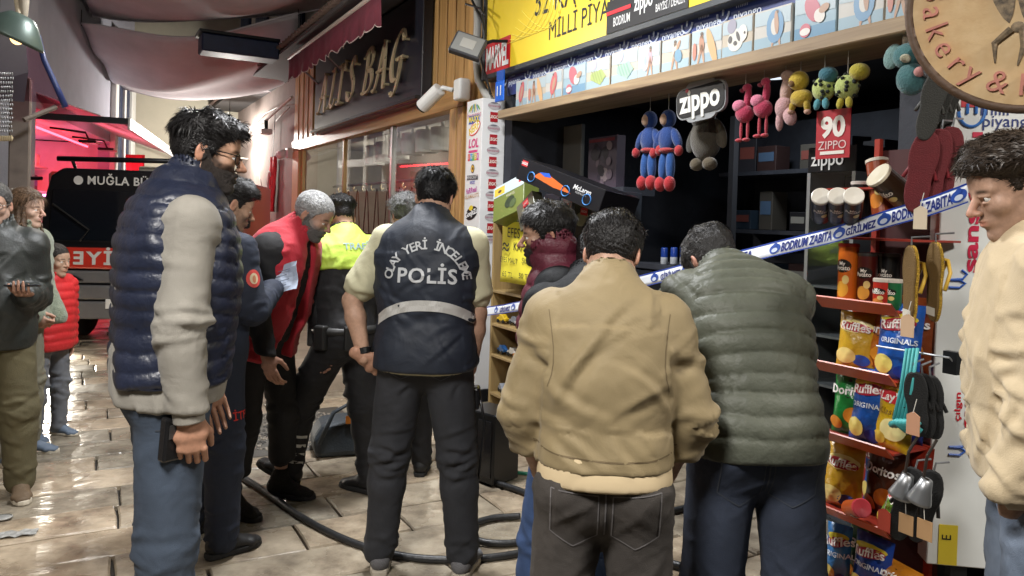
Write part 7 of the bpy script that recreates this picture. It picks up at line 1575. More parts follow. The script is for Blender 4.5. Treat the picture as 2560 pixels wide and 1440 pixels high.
        for S, E_, W_ in ((s.sL, s.eL, s.wL), (s.sR, s.eR, s.wR)):
            v.seg(S, E_, .046 * k, .04 * k, .02); m_ = E_ + (W_ - E_) * .3; v.seg(E_, m_, .039 * k, .042 * k, .02); v.seg(m_, W_, .042 * k, .027 * k, .02)
        for S, E_, W_ in ((s.hL, s.kL, s.aL), (s.hR, s.kR, s.aR)):
            v.seg(S, E_, .06 * k, .045 * k, .02); m_ = E_ + (W_ - E_) * .3; v.seg(E_, m_, .047 * k, .049 * k, .02); v.seg(m_, W_, .049 * k, .03 * k, .02)
        v.seg(s.sp[6] - A3(0, 0, .03), s.hcen + s.Rh @ A3(0, -.03, -.08), .056 * k, .05, .02)
        V, F = v.mesh(); V = relax(V, F, 1); parts.append((V, F)); cols.append(np.tile(np.array(s.tone), (len(V), 1)) * (.92 + .16 * fbm(V * 18, 5))[:, None])
        hv, hf = head_geo(s.kind, s.hh); c = face_colour(hv, hf, s.tone, beard, bdens, lips)
        parts.append((s.hcen + (hv * s.hk) @ s.Rh.T, hf)); cols.append(c)
        s.hand = {}
        for sd, spec in zip((-1, 1), hands):
            if not spec: continue
            E_, W_ = (s.eL, s.wL) if sd < 0 else (s.eR, s.wR)
            ex = unit(spec.get('dir', W_ - E_)); pn = np.array(spec.get('back', (sd, 0, 0)), float); pn = unit(pn - ex * (pn @ ex))
            ey = np.cross(pn, ex) * (1 if spec.get('thumb_flip') else 1); R3 = np.stack([ex, ey, pn], 1)
            if spec.get('flip'): R3[:, 1] *= -1
            n0 = len(parts); s.hand[sd] = hand_vol(parts, W_, R3, k * spec.get('size', 1.0), spec.get('curl', .35), sd, spec.get('thumb', .6), spec.get('spread', 1.0), max(.0034, s.hh * .9))
            V = parts[-1][0]; cols.append(np.tile(np.array(s.tone) * np.array([1.05, .95, .92]), (len(V), 1)) * (.88 + .2 * fbm(V * 60, 6))[:, None])
        Vs = []; Fs = []; o = 0
        for V, F in parts: Vs.append(V); Fs.append(F + o); o += len(V)
        me = np_mesh('body', np.concatenate(Vs), np.concatenate(Fs), np.concatenate(cols))
        ob = link_mesh('body', me, s.skin, s.root, smooth=True)
        mb = MB(); wm = mat('eye_white', (.75, .72, .68), .25); im = mat('iris', (.03, .018, .01), .15)
        for sd in (-1, 1):
            e = MB(); e.ell((0, 0, 0), (.0125, .0125, .0125), wm, 14, 10); e.ell((0, .0058, 0), (.0064, .0073, .0064), im, 12, 8)
            M = Matrix.Translation(Vector(s.hcen + s.Rh @ (A3(sd * .031, .074, -.002) * s.hk))) @ Matrix(s.Rh.tolist()).to_4x4() @ Matrix.Scale(s.hk, 4)
            q = e.build('eye', ob, smooth=True); q.data.transform(M)
        return ob
    def hair(s, kind, col, seed=1, tuft=None, tl=.02, rough=.45, col2=None):
        tuft = None
        tuft = tuft if tuft is not None else {0: 7500, 1: 3000, 2: 1000}[s.lod]
        V, F, nb = hair_geo(kind, max(.0036, s.hh * 1.05), seed, tuft, tl)
        m = mat('hair_%02x%02x%02x%d' % (*[int(c * 255) for c in col], int(rough * 100)), col, rough, var=.5, vscale=60, bump=.6, bscale=260, spec=.35, stretch=(1, .5, .6), col2=col2)
        m2 = mat('strand_%02x%02x%02x' % tuple(int(c * 255) for c in col), tuple(c * 1.4 + .003 for c in col), .45, spec=.25, var=.5, vscale=90)
        o = link_mesh('hair', np_mesh('hair', s.hcen + (V * s.hk) @ s.Rh.T, F), [m, m2], s.root, smooth=True); o.data.polygons.foreach_set('material_index', (np.arange(len(F)) >= nb).astype(np.int32)); return o
    def hp(s, x, y, z): return s.hcen + s.Rh @ (A3(x, y, z) * s.hk)
    def beard(s, col, th=.008, lo=-.13, h=None):
        """full beard as its own piece: the jaw offset outwards"""
        V, F = head_geo(s.kind, s.hh); N = vnormals(V, F); x, y, z = V.T
        zt = np.interp(y, [-.02, .015, .035, .06, .1], [.0, -.022, -.042, -.046, -.046]); jaw = sstep(.006, -.008, z - zt) * sstep(-.014, .008, y) * sstep(-.13, -.108, z)
        side = sstep(.044, .054, np.abs(x)) * sstep(.07, .04, y); low = sstep(-.034, -.046, z)
        m_ = np.clip(jaw * np.maximum(side, low), 0, 1) * (1 - np.exp(-((x / .02) ** 2) ** 2 - ((z + .0615) / .007) ** 4)) * (1 - sstep(.092, .1, y) * sstep(-.05, -.042, z))
        sb = sstep(.062, .07, np.abs(x)) * np.exp(-((y - .012) / .012) ** 2) * sstep(.02, 0, z); m_ = np.maximum(m_, sb * sstep(-.05, -.01, z))
        n = fbm(V * 140, 8); W = V + N * (m_ * (th * (.6 + .9 * n)) - .0004)[:, None]
        keep = (m_[F] > .12).all(1); F2 = F[keep]; u, inv = np.unique(F2, return_inverse=True)
        m = mat('beard_%02x%02x%02x' % tuple(int(c * 255) for c in col), col, .5, var=.5, vscale=260, bump=.8, bscale=600)
        return link_mesh('beard', np_mesh('beard', s.hcen + (W[u] * s.hk) @ s.Rh.T, inv.reshape(F2.shape)), m, s.root, smooth=True)
    def glasses(s, m):
        mb = MB(); pts = []
        for sd in (-1, 1):
            ring = [(sd * .033 + .023 * math.cos(a) * (1 + .12 * math.cos(2 * a)), .100 - .012 * abs(sd * .033 + .023 * math.cos(a)) / .05, -.004 + .018 * math.sin(a)) for a in np.linspace(0, 2 * math.pi, 21)]
            mb.tube(ring, .0019, m, 6, False); mb.tube([(sd * .056, .094, .004), (sd * .072, .06, .006), (sd * .079, .0, .006), (sd * .079, -.018, -.006)], .002, m, 6)
        mb.tube([(-.011, .1, .0), (0, .104, .003), (.011, .1, .0)], .0019, m, 6)
        o = mb.build('glasses', s.root, smooth=True)
        gm = glass_mat('lens', (.96, .97, .96), .02, .06); lb = MB()
        for sd in (-1, 1): lb.disc2(sd * .033, -.004, .023, .018, .098, gm)
        l = lb.build('lens', o); M = Matrix.Translation(Vector(s.hcen)) @ Matrix(s.Rh.tolist()).to_4x4() @ Matrix.Scale(s.hk, 4)
        o.data.transform(M); l.data.transform(M); return o
    def decal(s, name, geo, mt, O, ex, ey, dirv, parent, off=.003, sub=0):
        """lay flat lettering or a patch onto the cloth last made; geo: (verts2d, faces) in metres"""
        ex, ey, dv = unit(ex), unit(ey), Vector(unit(dirv)); P = []
        for a, b in geo[0]:
            p = Vector(np.asarray(O, float) + ex * a + ey * b); h = s.bvh.ray_cast(p - dv * .5, dv)
            P.append(h[0] - dv * off if h[0] is not None else p)
        me = bpy.data.meshes.new(name); me.from_pydata([tuple(p) for p in P], [], geo[1])
        return link_mesh(name, me, mt, parent, smooth=False)
def strip2(x0, x1, z0, z1, n=16, m=2, warp=None):
    P = []; F = []
    for i in range(n + 1):
        for j in range(m + 1):
            x, z = x0 + (x1 - x0) * i / n, z0 + (z1 - z0) * j / m
            P.append(warp(x, z) if warp else (x, z))
    for i in range(n):
        for j in range(m): a = i * (m + 1) + j; F.append((a, a + m + 1, a + m + 2, a + 1))
    return P, F
def text2(txt, size, **k):
    v, f = text_geo(txt, size, **k); return [(a, b) for a, b, c in v], f
def line2(pts, w=.003, n=4):
    """thin stitched line through points"""
    P = []; F = []
    for i in range(len(pts) - 1):
        a, b = A3(*pts[i]), A3(*pts[i + 1]); d = unit(b - a); q = A3(-d[1], d[0]) * w / 2
        for j in range(n):
            p0 = a + (b - a) * j / n; p1 = a + (b - a) * (j + 1) / n; k = len(P)
            P += [tuple(p0 - q), tuple(p1 - q), tuple(p1 + q), tuple(p0 + q)]; F.append((k, k + 1, k + 2, k + 3))
    return P, F
# ------------------------------------------------------------------ cloth materials
navy_nylon = mat('navy_nylon', (.018, .023, .045), .40, var=.25, vscale=14, bump=.15, bscale=90, spec=.5, wr=.15, ws=22)
beige_shirt = mat('beige_shirt', (.29, .272, .235), .85, var=.12, vscale=9, bump=.3, bscale=380, sheen=.1, bdist=.003, wr=.30, ws=7)
slate_jean = mat('slate_jean', (.055, .076, .112), .85, var=.25, vscale=7, bump=.35, bscale=420, bdist=.003, wr=.30, ws=7)
navy_uniform = mat('navy_uniform', (.012, .018, .036), .8, var=.2, vscale=8, bump=.3, bscale=400, bdist=.003, wr=.30, ws=7)
black_cloth = mat('black_cloth', (.012, .012, .014), .8, var=.25, vscale=9, bump=.3, bscale=300, bdist=.003, wr=.30, ws=7)
red_fleece = mat('red_fleece', (.42, .012, .028), .75, var=.15, vscale=12, bump=.35, bscale=260, sheen=.15, bdist=.004, wr=.30, ws=7)
hivis = mat('hi_vis_yellow', (.52, .72, .09), .6, var=.1, vscale=10, bump=.3, bscale=300, bdist=.003, wr=.30, ws=7)
tee_cream = mat('tee_cream', (.52, .50, .34), .85, var=.08, vscale=8, bump=.3, bscale=400, bdist=.003, wr=.30, ws=7)
vest_navy = mat('vest_navy', (.014, .020, .034), .62, var=.2, vscale=8, bump=.3, bscale=350, bdist=.003, wr=.30, ws=7)
char_jean = mat('char_jean', (.028, .03, .036), .85, var=.3, vscale=7, bump=.35, bscale=420, bdist=.003, wr=.30, ws=7)
grey_jean = mat('grey_jean', (.062, .054, .048), .88, var=.3, vscale=6, bump=.4, bscale=420, bdist=.003, wr=.30, ws=7)
dark_jean = mat('dark_jean', (.035, .046, .075), .85, var=.35, vscale=6, bump=.4, bscale=420, bdist=.003, wr=.30, ws=7)
blue_jean = mat('blue_jean', (.035, .07, .17), .85, var=.3, vscale=7, bump=.4, bscale=420, bdist=.003, wr=.30, ws=7)
worn_jean = mat('worn_jean', (.27, .33, .43), .85, var=.5, vscale=5, bump=.4, bscale=420, col2=(.10, .13, .18), bdist=.003, wr=.30, ws=7)
khaki_cloth = mat('khaki_cloth', (.255, .195, .100), .72, var=.10, vscale=6, bump=.22, bscale=360, sheen=.08, bdist=.003, wr=.30, ws=7)
hem_cream = mat('hem_cream', (.62, .49, .30), .85)
green_nylon = mat('green_nylon', (.085, .092, .070), .52, var=.14, vscale=10, bump=.15, bscale=90, spec=.3, wr=.15, ws=22)
hoodie_beige = mat('hoodie_beige', (.56, .45, .29), .9, var=.07, vscale=8, bump=.35, bscale=300, sheen=.1, bdist=.003, wr=.30, ws=7)
leather = mat('black_leather', (.016, .020, .018), .5, var=.3, vscale=9, bump=.45, bscale=160, spec=.6, bdist=.004)
olive_cloth = mat('olive_cloth', (.10, .085, .042), .85, var=.2, vscale=8, bump=.3, bscale=300, wr=.30, ws=7)
fleece_green = mat('fleece_green', (.26, .30, .22), .95, var=.25, vscale=60, bump=.9, bscale=150, sheen=.3)
red_quilt = mat('red_quilt', (.62, .025, .03), .5, var=.12, bump=.25, bscale=100)
grey_pant = mat('grey_pant', (.17, .18, .20), .85, var=.2, bump=.3, bscale=300)
burgundy = mat('burgundy_nylon', (.10, .014, .028), .5, var=.2, vscale=14, bump=.3, bscale=120)
black_jacket = mat('black_jacket', (.010, .011, .013), .7, spec=.2, var=.2, bump=.3, bscale=260, wr=.30, ws=7)
shoe_black = mat('shoe_black', (.014, .014, .015), .5, var=.2, bump=.3, bscale=200)
shoe_brown = mat('shoe_brown', (.12, .08, .045), .7, var=.3, bump=.3, bscale=200)
shoe_grey = mat('shoe_grey', (.17, .17, .18), .8, var=.3, bump=.4, bscale=200)
sole_dark = mat('sole_dark', (.02, .02, .02), .8); sole_light = mat('sole_light', (.5, .45, .36), .7)
plastic_black = mat('plastic_black', (.012, .012, .013), .25, spec=.5)
reflect = mat('reflective_tape', (.52, .52, .5), .45, bump=.2, bscale=300)
stitch = mat('jean_stitch', (.16, .15, .15), .8); stitch_d = mat('jean_stitch_dark', (.06, .07, .09), .8)
white_print = mat('white_print', (.62, .62, .6), .6); red_print = mat('red_print', (.6, .03, .02), .6)
HB = (.010, .009, .009); HD = (.016, .012, .010)

def pockets(p, par, m, cx=.075, z=.0, w=.115, h=.13, back=A3(0, 1, 0), yoke=True, side=(-1, 1)):
    O = p.sp[1] + A3(0, 0, z)
    for sd in side:
        a = [(sd * (cx - w / 2), .0), (sd * (cx + w / 2), .015), (sd * (cx + w / 2), -h * .75), (sd * cx, -h), (sd * (cx - w / 2), -h * .8), (sd * (cx - w / 2), .0)]
        p.decal('back_pocket_stitching', line2(a, .0032, 5), m, O, (1, 0, 0), (0, 0, 1), back, par, .0025)
    p.decal('seam', line2([(0, .06), (0, -.11)], .004, 8), m, O, (1, 0, 0), (0, 0, 1), back, par, .0025)

# 1 man in navy quilted vest, nearest on the left
def vest_man():
    p = Person('bearded man in glasses and navy quilted vest over beige shirt, seen from behind', -1.075, 2.40, R_(-58), 1.90, lean=(.0, .14), head=(R_(-14), .16, -.05),
               armL=((-.12, .12, -1), (.0, .35, -1)), armR=((.16, -.10, -1), (.03, .10, -1)), legL=((-.05, .05, -1), (-.02, -.04, -1)), legR=((.05, -.03, -1), (.03, -.03, -1)), tone=(.46, .27, .18), lod=0, build=1.06)
    t = p.trousers(slate_jean, (.092, .074, .068, .058), seed=3, amp=.007, rise=.02)
    p.decal('pocket_seam', line2([(.0, .0), (.09, .004)], .004, 6), stitch_d, p.sp[1] + A3(-.14, -.06, -.13), A3(0, 1, 0), (0, 0, 1), A3(-1, 0, 0), t)
    sh = p.top('shirt', beige_shirt, .018, -.07, 1.0, (.061, .057, .053, .045), None, amp=.010, seed=6, bul=.016, chest=1.02, freq=(10, 6))
    cuff = MB(); d = unit(p.wR - p.eR); cuff.cyl(tuple(p.wR - d * .055), tuple(p.wR + d * .008), .047, .044, beige_shirt, 20)
    cf = cuff.build('cuff', sh, smooth=False, bevel=.004, bseg=2); bt = MB(); bt.ell(tuple(p.wR - d * .03 + A3(.046, -.012, 0)), (.005, .005, .005), sole_light); bt.build('cuff_button', sh, smooth=True)
    p.top('quilted_vest', navy_nylon, .038, -.012, 0, collar=(.085, .082), style='puffer', amp=.011, pitch=.056, seed=4, chest=1.05, holes=.02)
    p.body((.02, .014, .011), .9, (dict(curl=.4, back=(-1, .2, 0)), dict(curl=(.95, .9, .85, .8), back=(1, -.15, 0), thumb=.3)), bare=False)
    p.hair('side', HB, 3, 2600, .026, rough=.28); p.beard((.035, .025, .02), .006)
    p.glasses(plastic_black)
    for a in 'LR': p.shoe(shoe_brown, sole_dark, a == 'L')
    return p
VM = vest_man()

# 2 firefighter in navy
def firefighter():
    p = Person('man in navy fire service uniform with round red arm badge, writing on paper', -1.385, 3.50, R_(-30), 1.73, lean=(.02, .10), head=(R_(-26), .32, 0), armR=((.22, .12, -1), (-.45, .85, .30)), armL=((-.1, .1, -1), (.3, .9, .0)),
               legL=((-.09, .05, -1), (-.03, -.02, -1)), legR=((.10, -.02, -1), (.05, -.05, -1)), tone=(.42, .26, .18), lod=0, build=1.04)
    t = p.trousers(navy_uniform, (.094, .08, .074, .066), seed=8, amp=.008)
    p.decal('leg_lettering', text2('İTFAİYE', .052, bold=.012), red_print, p.hR + A3(.0, .02, -.27), unit(A3(-.55, 1, 0)), A3(.05, 0, 1), unit(A3(-1, -.5, 0)), t)
    j = p.top('uniform_jacket', navy_uniform, .016, -.13, 1.0, (.066, .062, .056, .045), (.05, .074), amp=.008, seed=9, chest=1.03)
    c = p.sR + (p.eR - p.sR) * .45; P = [(.0, .0)] + [(.034 * math.cos(a), .040 * math.sin(a)) for a in np.linspace(0, 2 * math.pi, 25)[:-1]]
    F = [(0, i + 1, (i + 1) % 24 + 1) for i in range(24)]
    p.decal('arm_badge', (P, F), mat('badge_red', (.55, .06, .05), .6), c, A3(0, 1, 0), A3(0, 0, 1), A3(-1, .25, 0), j, .004)
    p.decal('badge_centre', ([(a * .58, b * .62) for a, b in P], F), mat('badge_gold', (.62, .52, .34), .6), c, A3(0, 1, 0), A3(0, 0, 1), A3(-1, .25, 0), j, .006)
    p.decal('badge_figure', ([(a * .25, b * .42 - .002) for a, b in P], F), mat('badge_flame', (.5, .2, .1), .6), c, A3(0, 1, 0), A3(0, 0, 1), A3(-1, .25, 0), j, .008)
    p.body((.03, .02, .015), .35, (dict(curl=.5, back=(-.3, 0, -1)), dict(curl=.7, back=(.5, 0, .9), thumb=.3)))
    p.hair('fade', HB, 5, 1600, .018)
    for a in 'LR': p.shoe(shoe_black, sole_dark, a == 'L')
    return p
FF = firefighter()

# 3 grey haired man in red vest
def red_vest():
    p = Person('grey haired man in red fleece vest and black track pants, bending forward to look', -1.30, 3.98, R_(-108), 1.76, lean=(.24, .52), head=(R_(8), .50, 0), armL=((-.12, .05, -1), (-.02, .35, -1)), armR=((.16, -.12, -1), (.0, .3, -1)),
               legL=((-.12, .12, -1), (-.05, -.06, -1)), legR=((.06, -.02, -1), (.03, -.12, -1)), tone=(.42, .25, .18), lod=0, build=1.08)
    t = p.trousers(black_cloth, (.092, .076, .07, .062), seed=11, frac=.62)
    for i in range(2): p.decal('side_stripe', strip2(-.006, .006, -.05, 0, 2, 4), white_print, p.hL + A3(0, .05 + .028 * i, .03), A3(0, 1, 0), A3(0, .15, 1), A3(1, 0, 0), t, .004)
    p.top('sweater', black_cloth, .014, -.05, 1.0, (.068, .06, .054, .042), None, amp=.007, seed=12)
    v = p.top('fleece_vest', red_fleece, .03, -.13, 0, collar=(.085, .086), amp=.008, seed=13, chest=1.06, holes=.02, open_front=((.02, .0), (.075, .03), -.2, .05), belly=.5, bul=.03)
    p.decal('zip_pocket', strip2(-.006, .006, -.075, .075, 2, 8, lambda x, z: (x + z * .12, z)), black_cloth, p.sp[3] + A3(-.105, .0, -.06), A3(1, 0, 0), A3(0, .2, 1), A3(.25, -1, .1), v, .003)
    p.body((.25, .24, .23), .75, (dict(curl=.6, back=(-1, 0, 0)), dict(curl=.5, back=(1, 0, 0))))
    p.hair('buzz', (.30, .30, .30), 8, 1600, .011, rough=.5); p.beard((.16, .155, .15), .006)
    for a in 'LR':
        mb = p.shoe(mat('slipper_fur', (.012, .011, .010), .9, var=.5, vscale=80, bump=1, bscale=120), sole_dark, a == 'L')
    return p
RV = red_vest()

# 4 traffic officer stepping to the left
def traffic():
    p = Person('traffic officer in black uniform with yellow shoulders and striped shin guards, stepping left', -.90, 4.18, R_(66), 1.69, lean=(.02, .16), twist=R_(-40), head=(R_(-30), .42, 0),
               armL=((-.75, .25, -.75), (.45, .45, -.75)), armR=((.15, .1, -1), (0, .8, -.5)), legL=((-.02, .60, -1), (.0, .16, -1)), legR=((.05, -.16, -1), (.0, -.10, -1)), tone=(.45, .28, .2), lod=0, toeL=A3(-.1, 1, .42))
    t = p.trousers(black_cloth, (.096, .09, .07, .056), seed=15, amp=.011, freq=(16, 7))
    # shin guard with reflective stripes on the raised leg
    dl = unit(p.aL - p.kL); c = p.kL + dl * .22
    for i, (w_, z) in enumerate(((.016, .05), (.016, .0), (.016, -.05), (.016, -.10))):
        p.decal('shin_stripe', strip2(-.075, .015, -w_ / 2, w_ / 2, 8, 1, lambda x, q: (x, q + z + x * .45)), reflect, c, A3(0, 1, 0), -dl, A3(1, 0, 0), t, .004)
    p.decal('shin_panel', strip2(.02, .036, -.16, .09, 2, 10, lambda x, z: (x, z)), hivis, c, A3(0, 1, 0), -dl, A3(1, .1, 0), t, .004)
    p.decal('shin_edge', strip2(.004, .018, -.16, .09, 2, 10, lambda x, z: (x, z)), reflect, c, A3(0, 1, 0), -dl, A3(1, .1, 0), t, .0045)
    p.top('uniform_jacket', black_cloth, .016, -.09, 1.0, (.074, .066, .06, .046), (.055, .078), amp=.008, seed=16)
    lo, hi = p.bbox(); v = Vol(lo, hi, p.hc); p.torso_into(v, .034, None); p.arms_into(v, .022, (.076, .074, .06, .05), .30)
    up = unit(p.sp[4] - p.sp[3]); v.cut(p.sp[3] + up * .075, -up, .006); v.seg(p.sp[6] - A3(0, 0, .03), p.hcen, .074, .085, .004, op='s')
    y = p.dress('yellow_yoke', v, hivis, 'cloth', .008, 17, None, freq=(10, 6))
    R = p.Rt; O = p.sp[4] + A3(0, 0, .01)
    p.decal('back_lettering', text2('TRAFİK', .055, bold=.015), mat('print_blue_grey', (.28, .38, .45), .5), O + R @ A3(.03, 0, .02), R @ A3(1, 0, 0), R @ A3(0, 0, 1), R @ A3(0, 1, -.25), y, .004)
    p.decal('shoulder_patch', strip2(-.02, .02, -.03, .03, 3, 3), red_print, p.sL + (p.eL - p.sL) * .28, R @ A3(.3, -1, 0), A3(0, 0, 1), R @ A3(1, .3, 0), y, .004)
    belt = MB(); cc = p.sp[1] + A3(0, 0, .015); ring = [tuple(cc + A3(.186 * math.cos(a), .15 * math.sin(a), 0)) for a in np.linspace(0, 2 * math.pi, 33)]
    bm = mat('duty_belt', (.02, .02, .02), .5); belt.tube(ring, .024, bm, 8, False); b = belt.build('duty_belt', p.root, smooth=True)
    for ang in (2.2, 3.1, 4.0):
        q = MB(); q.box((0, 0, 0), (.07, .045, .13), bm, Matrix.Translation(Vector(cc + A3(.205 * math.cos(ang), .17 * math.sin(ang), -.03))) @ Matrix.Rotation(ang + math.pi / 2, 4, 'Z')); q.build('belt_pouch', b, bevel=.01, bseg=2)
    p.body(None, 0, (dict(curl=.5, back=(-.6, -.6, .2)), dict(curl=.4)))
    p.hair('fade', HB, 9, 1300, .013)
    p.shoe(shoe_black, sole_dark, True, A3(-.1, 1, .38), .29); p.shoe(shoe_black, sole_dark, False, A3(.1, 1, 0), .29)
    return p
TP = traffic()

# 5 crime scene police officer
def police():
    p = Person('police officer in navy vest lettered POLİS, back turned, left hand on hip', -.36, 3.30, R_(-2), 1.80, lean=(-.02, .10), head=(R_(-8), .34, .03), armL=((-.58, -.12, -1), (.30, -.22, -1)), armR=((.14, -.04, -1), (-.10, .10, -1)),
               legL=((-.12, .02, -1), (-.07, -.02, -1)), legR=((.13, .02, -1), (.09, -.03, -1)), tone=(.43, .26, .18), lod=0, build=1.10)
    t = p.trousers(char_jean, (.098, .078, .07, .060), seed=21, amp=.009, freq=(14, 6), rise=.075); pockets(p, t, stitch_d, .085, .02)
    p.top('t_shirt', tee_cream, .012, -.085, .36, (.068, .072, .066, .06), (.02, .07), amp=.006, seed=22)
    v = p.top('police_vest', vest_navy, .028, -.075, 0, collar=(.05, .078), amp=.008, seed=23, chest=1.06, holes=.045, bul=.012)
    R = p.Rt; ex, ez, dv = R @ A3(1, 0, 0), R @ A3(0, 0, 1), R @ A3(0, 1, -.05); O = p.sp[4] + R @ A3(.02, 0, -.02)
    lt = mat('print_silver', (.50, .52, .54), .5)
    p.decal('lettering', text2('POLİS', .086, bold=.022, sp=1.1), lt, O + ez * -.085, ex, ez, dv, v, .004)
    txt = 'OLAY YERİ İNCELEME'; n = len(txt)
    for i, ch in enumerate(txt):
        if ch == ' ': continue
        a = math.pi * (.5 + .44 * (1 - 2 * i / (n - 1)))
        g, f = text2(ch, .052, bold=.02); ca, sa = math.cos(a - math.pi / 2), math.sin(a - math.pi / 2)
        cx, cz = .162 * math.cos(a), .150 * math.sin(a) - .105
        p.decal('lettering', ([(cx + x * ca - y * sa, cz + x * sa + y * ca) for x, y in g], f), lt, O, ex, ez, dv, v, .004)
    p.decal('reflective_band', strip2(-.215, .215, -.022, .022, 36, 2, lambda x, z: (x, z - .06 * (abs(x) / .21) ** 2.5)), reflect, O + ez * -.205, ex, ez, dv, v, .004)
    p.body(None, 0, (dict(curl=.55, back=(-.4, -1, 0), dir=(.75, .3, -.6), thumb=.9), dict(curl=1.0, back=(1, 0, 0), dir=(.0, .25, -1), thumb=.4)), bare=True)
    d = unit(p.wL - p.eL); wb = MB(); wb.cyl(tuple(p.wL - d * .045), tuple(p.wL - d * .018), .037, .035, plastic_black, 18); wb.build('wrist_band', p.root, smooth=False, bevel=.003)
    p.hair('short', (.006, .006, .007), 12, 2600, .026, rough=.4)
    for a in 'LR': p.shoe(shoe_grey, sole_light, a == 'L')
    return p
PO = police()

# 6 man in profile with burgundy padded scarf collar
def scarf_man():
    p = Person('dark haired man in profile wearing burgundy padded jacket collar by yellow notice', .20, 2.95, R_(86), 1.62, lean=(0, .06), head=(R_(4), .12, 0), tone=(.36, .21, .145), lod=0, headk=1.02)
    p.trousers(dark_jean, seed=31)
    p.top('padded_collar_vest', burgundy, .036, -.1, 0, collar=(.12, .098), style='puffer', amp=.013, pitch=.06, seed=32, chest=1.06, holes=.0)
    p.top('jacket', black_jacket, .026, -.1, 1.0, (.085, .076, .066, .05), None, amp=.008, seed=33, chest=1.0)
    p.body((.02, .015, .012), .85, (None, None)); p.hair('short', HB, 14, 1900, .024); p.beard((.022, .016, .013), .0035)
    for a in 'LR': p.shoe(shoe_black, sole_dark, a == 'L')
    return p
SM = scarf_man()

# 7 man in black jacket bending in front of him
def dark_man():
    p = Person('man in black jacket and blue jeans mostly hidden behind tan bomber jacket', .27, 2.58, R_(-4), 1.60, lean=(.18, .62), head=(R_(-30), .6, 0), armL=((-.16, .12, -1), (.06, .3, -1)), legL=((-.16, .03, -1), (-.06, -.03, -1)), tone=(.42, .26, .19), lod=0)
    p.trousers(blue_jean, seed=34)
    p.top('jacket', black_jacket, .022, -.09, 1.0, (.074, .066, .06, .047), (.06, .084), amp=.007, seed=35)
    p.body(None, 0, (dict(curl=.5, back=(-1, 0, 0)), None)); p.hair('short', HB, 16, 1300, .016)
    for a in 'LR': p.shoe(shoe_grey, sole_light, a == 'L')
    return p
DM = dark_man()

# 8 man in tan bomber jacket
def khaki_man():
    p = Person('man in tan bomber jacket and dark grey jeans, back to the viewer', .262, 2.0, R_(-4), 1.62, lean=(.04, .32), head=(R_(-14), .52, .0), armL=((-.26, -.04, -1), (.26, .30, -1)), armR=((.30, -.04, -1), (-.26, .34, -1)),
               legL=((-.07, .02, -1), (-.03, -.02, -1)), legR=((.07, .02, -1), (.03, -.02, -1)), tone=(.45, .27, .19), lod=0, build=.97)
    t = p.trousers(grey_jean, (.098, .08, .072, .062), seed=41, amp=.008, rise=.09); pockets(p, t, stitch, .078, -.015, .12, .14)
    p.top('undershirt', hem_cream, .020, -.008, 0, amp=.003, seed=43, h=.007, cap=.085)
    j = p.top('bomber_jacket', khaki_cloth, .024, .034, 1.0, (.070, .068, .062, .046), (.045, .074), amp=.013, seed=47, chest=1.05, freq=(8, 4), band=.018, bul=.01)
    R = p.Rt
    for sd in (-1, 1): p.decal('armhole_seam', line2([(sd * .158, .05), (sd * .150, .0), (sd * .143, -.05), (sd * .142, -.09), (sd * .146, -.12), (sd * .156, -.15)], .0022, 8), mat('khaki_seam', (.14, .10, .05), .8), p.sp[4], R @ A3(1, 0, 0), R @ A3(0, 0, 1), R @ A3(0, 1, 0), j, .001)
    p.decal('waistband_seam', line2([(-.19, .0), (-.1, -.008), (0, -.012), (.1, -.01), (.19, .0)], .004, 8), mat('khaki_seam', (.14, .10, .05), .8), p.sp[1] + A3(0, 0, .088), (1, 0, 0), (0, 0, 1), (0, 1, 0), j, .001)
    p.body(None, 0, (dict(curl=.4, back=(-1, -.2, 0)), dict(curl=.4, back=(1, -.2, 0)))); p.hair('short', (.012, .011, .011), 18, 3200, .018, rough=.35)
    for a in 'LR': p.shoe(shoe_brown, sole_dark, a == 'L')
    return p
KM = khaki_man()

# 9 man in green quilted jacket bending over the counter
def puffer_man():
    p = Person('man in olive green quilted jacket and dark jeans, bending towards the shop', .725, 2.20, R_(2), 1.73, lean=(.14, .95), side=-.02, head=(R_(14), .95, 0), armL=((-.25, .30, -1), (.2, .9, -.4)), armR=((.1, .5, -1), (-.2, .9, -.3)),
               legL=((-.06, .0, -1), (-.03, -.04, -1)), legR=((.10, -.03, -1), (.06, -.06, -1)), tone=(.45, .27, .2), lod=0, build=.99)
    t = p.trousers(dark_jean, (.098, .082, .074, .064), seed=51, amp=.008, rise=.09); pockets(p, t, stitch_d, .075, -.02, .125, .15)
    p.top('quilted_jacket', green_nylon, .026, -.06, 1.0, (.072, .066, .06, .05), (.07, .084), style='puffer', amp=.012, pitch=.062, seed=52, chest=1.05)
    p.body(None, 0, (dict(curl=.5), dict(curl=.5))); p.hair('short', (.035, .034, .034), 19, 2600, .015, rough=.4)
    for a in 'LR': p.shoe(shoe_black, sole_dark, a == 'L')
    return p
PM = puffer_man()

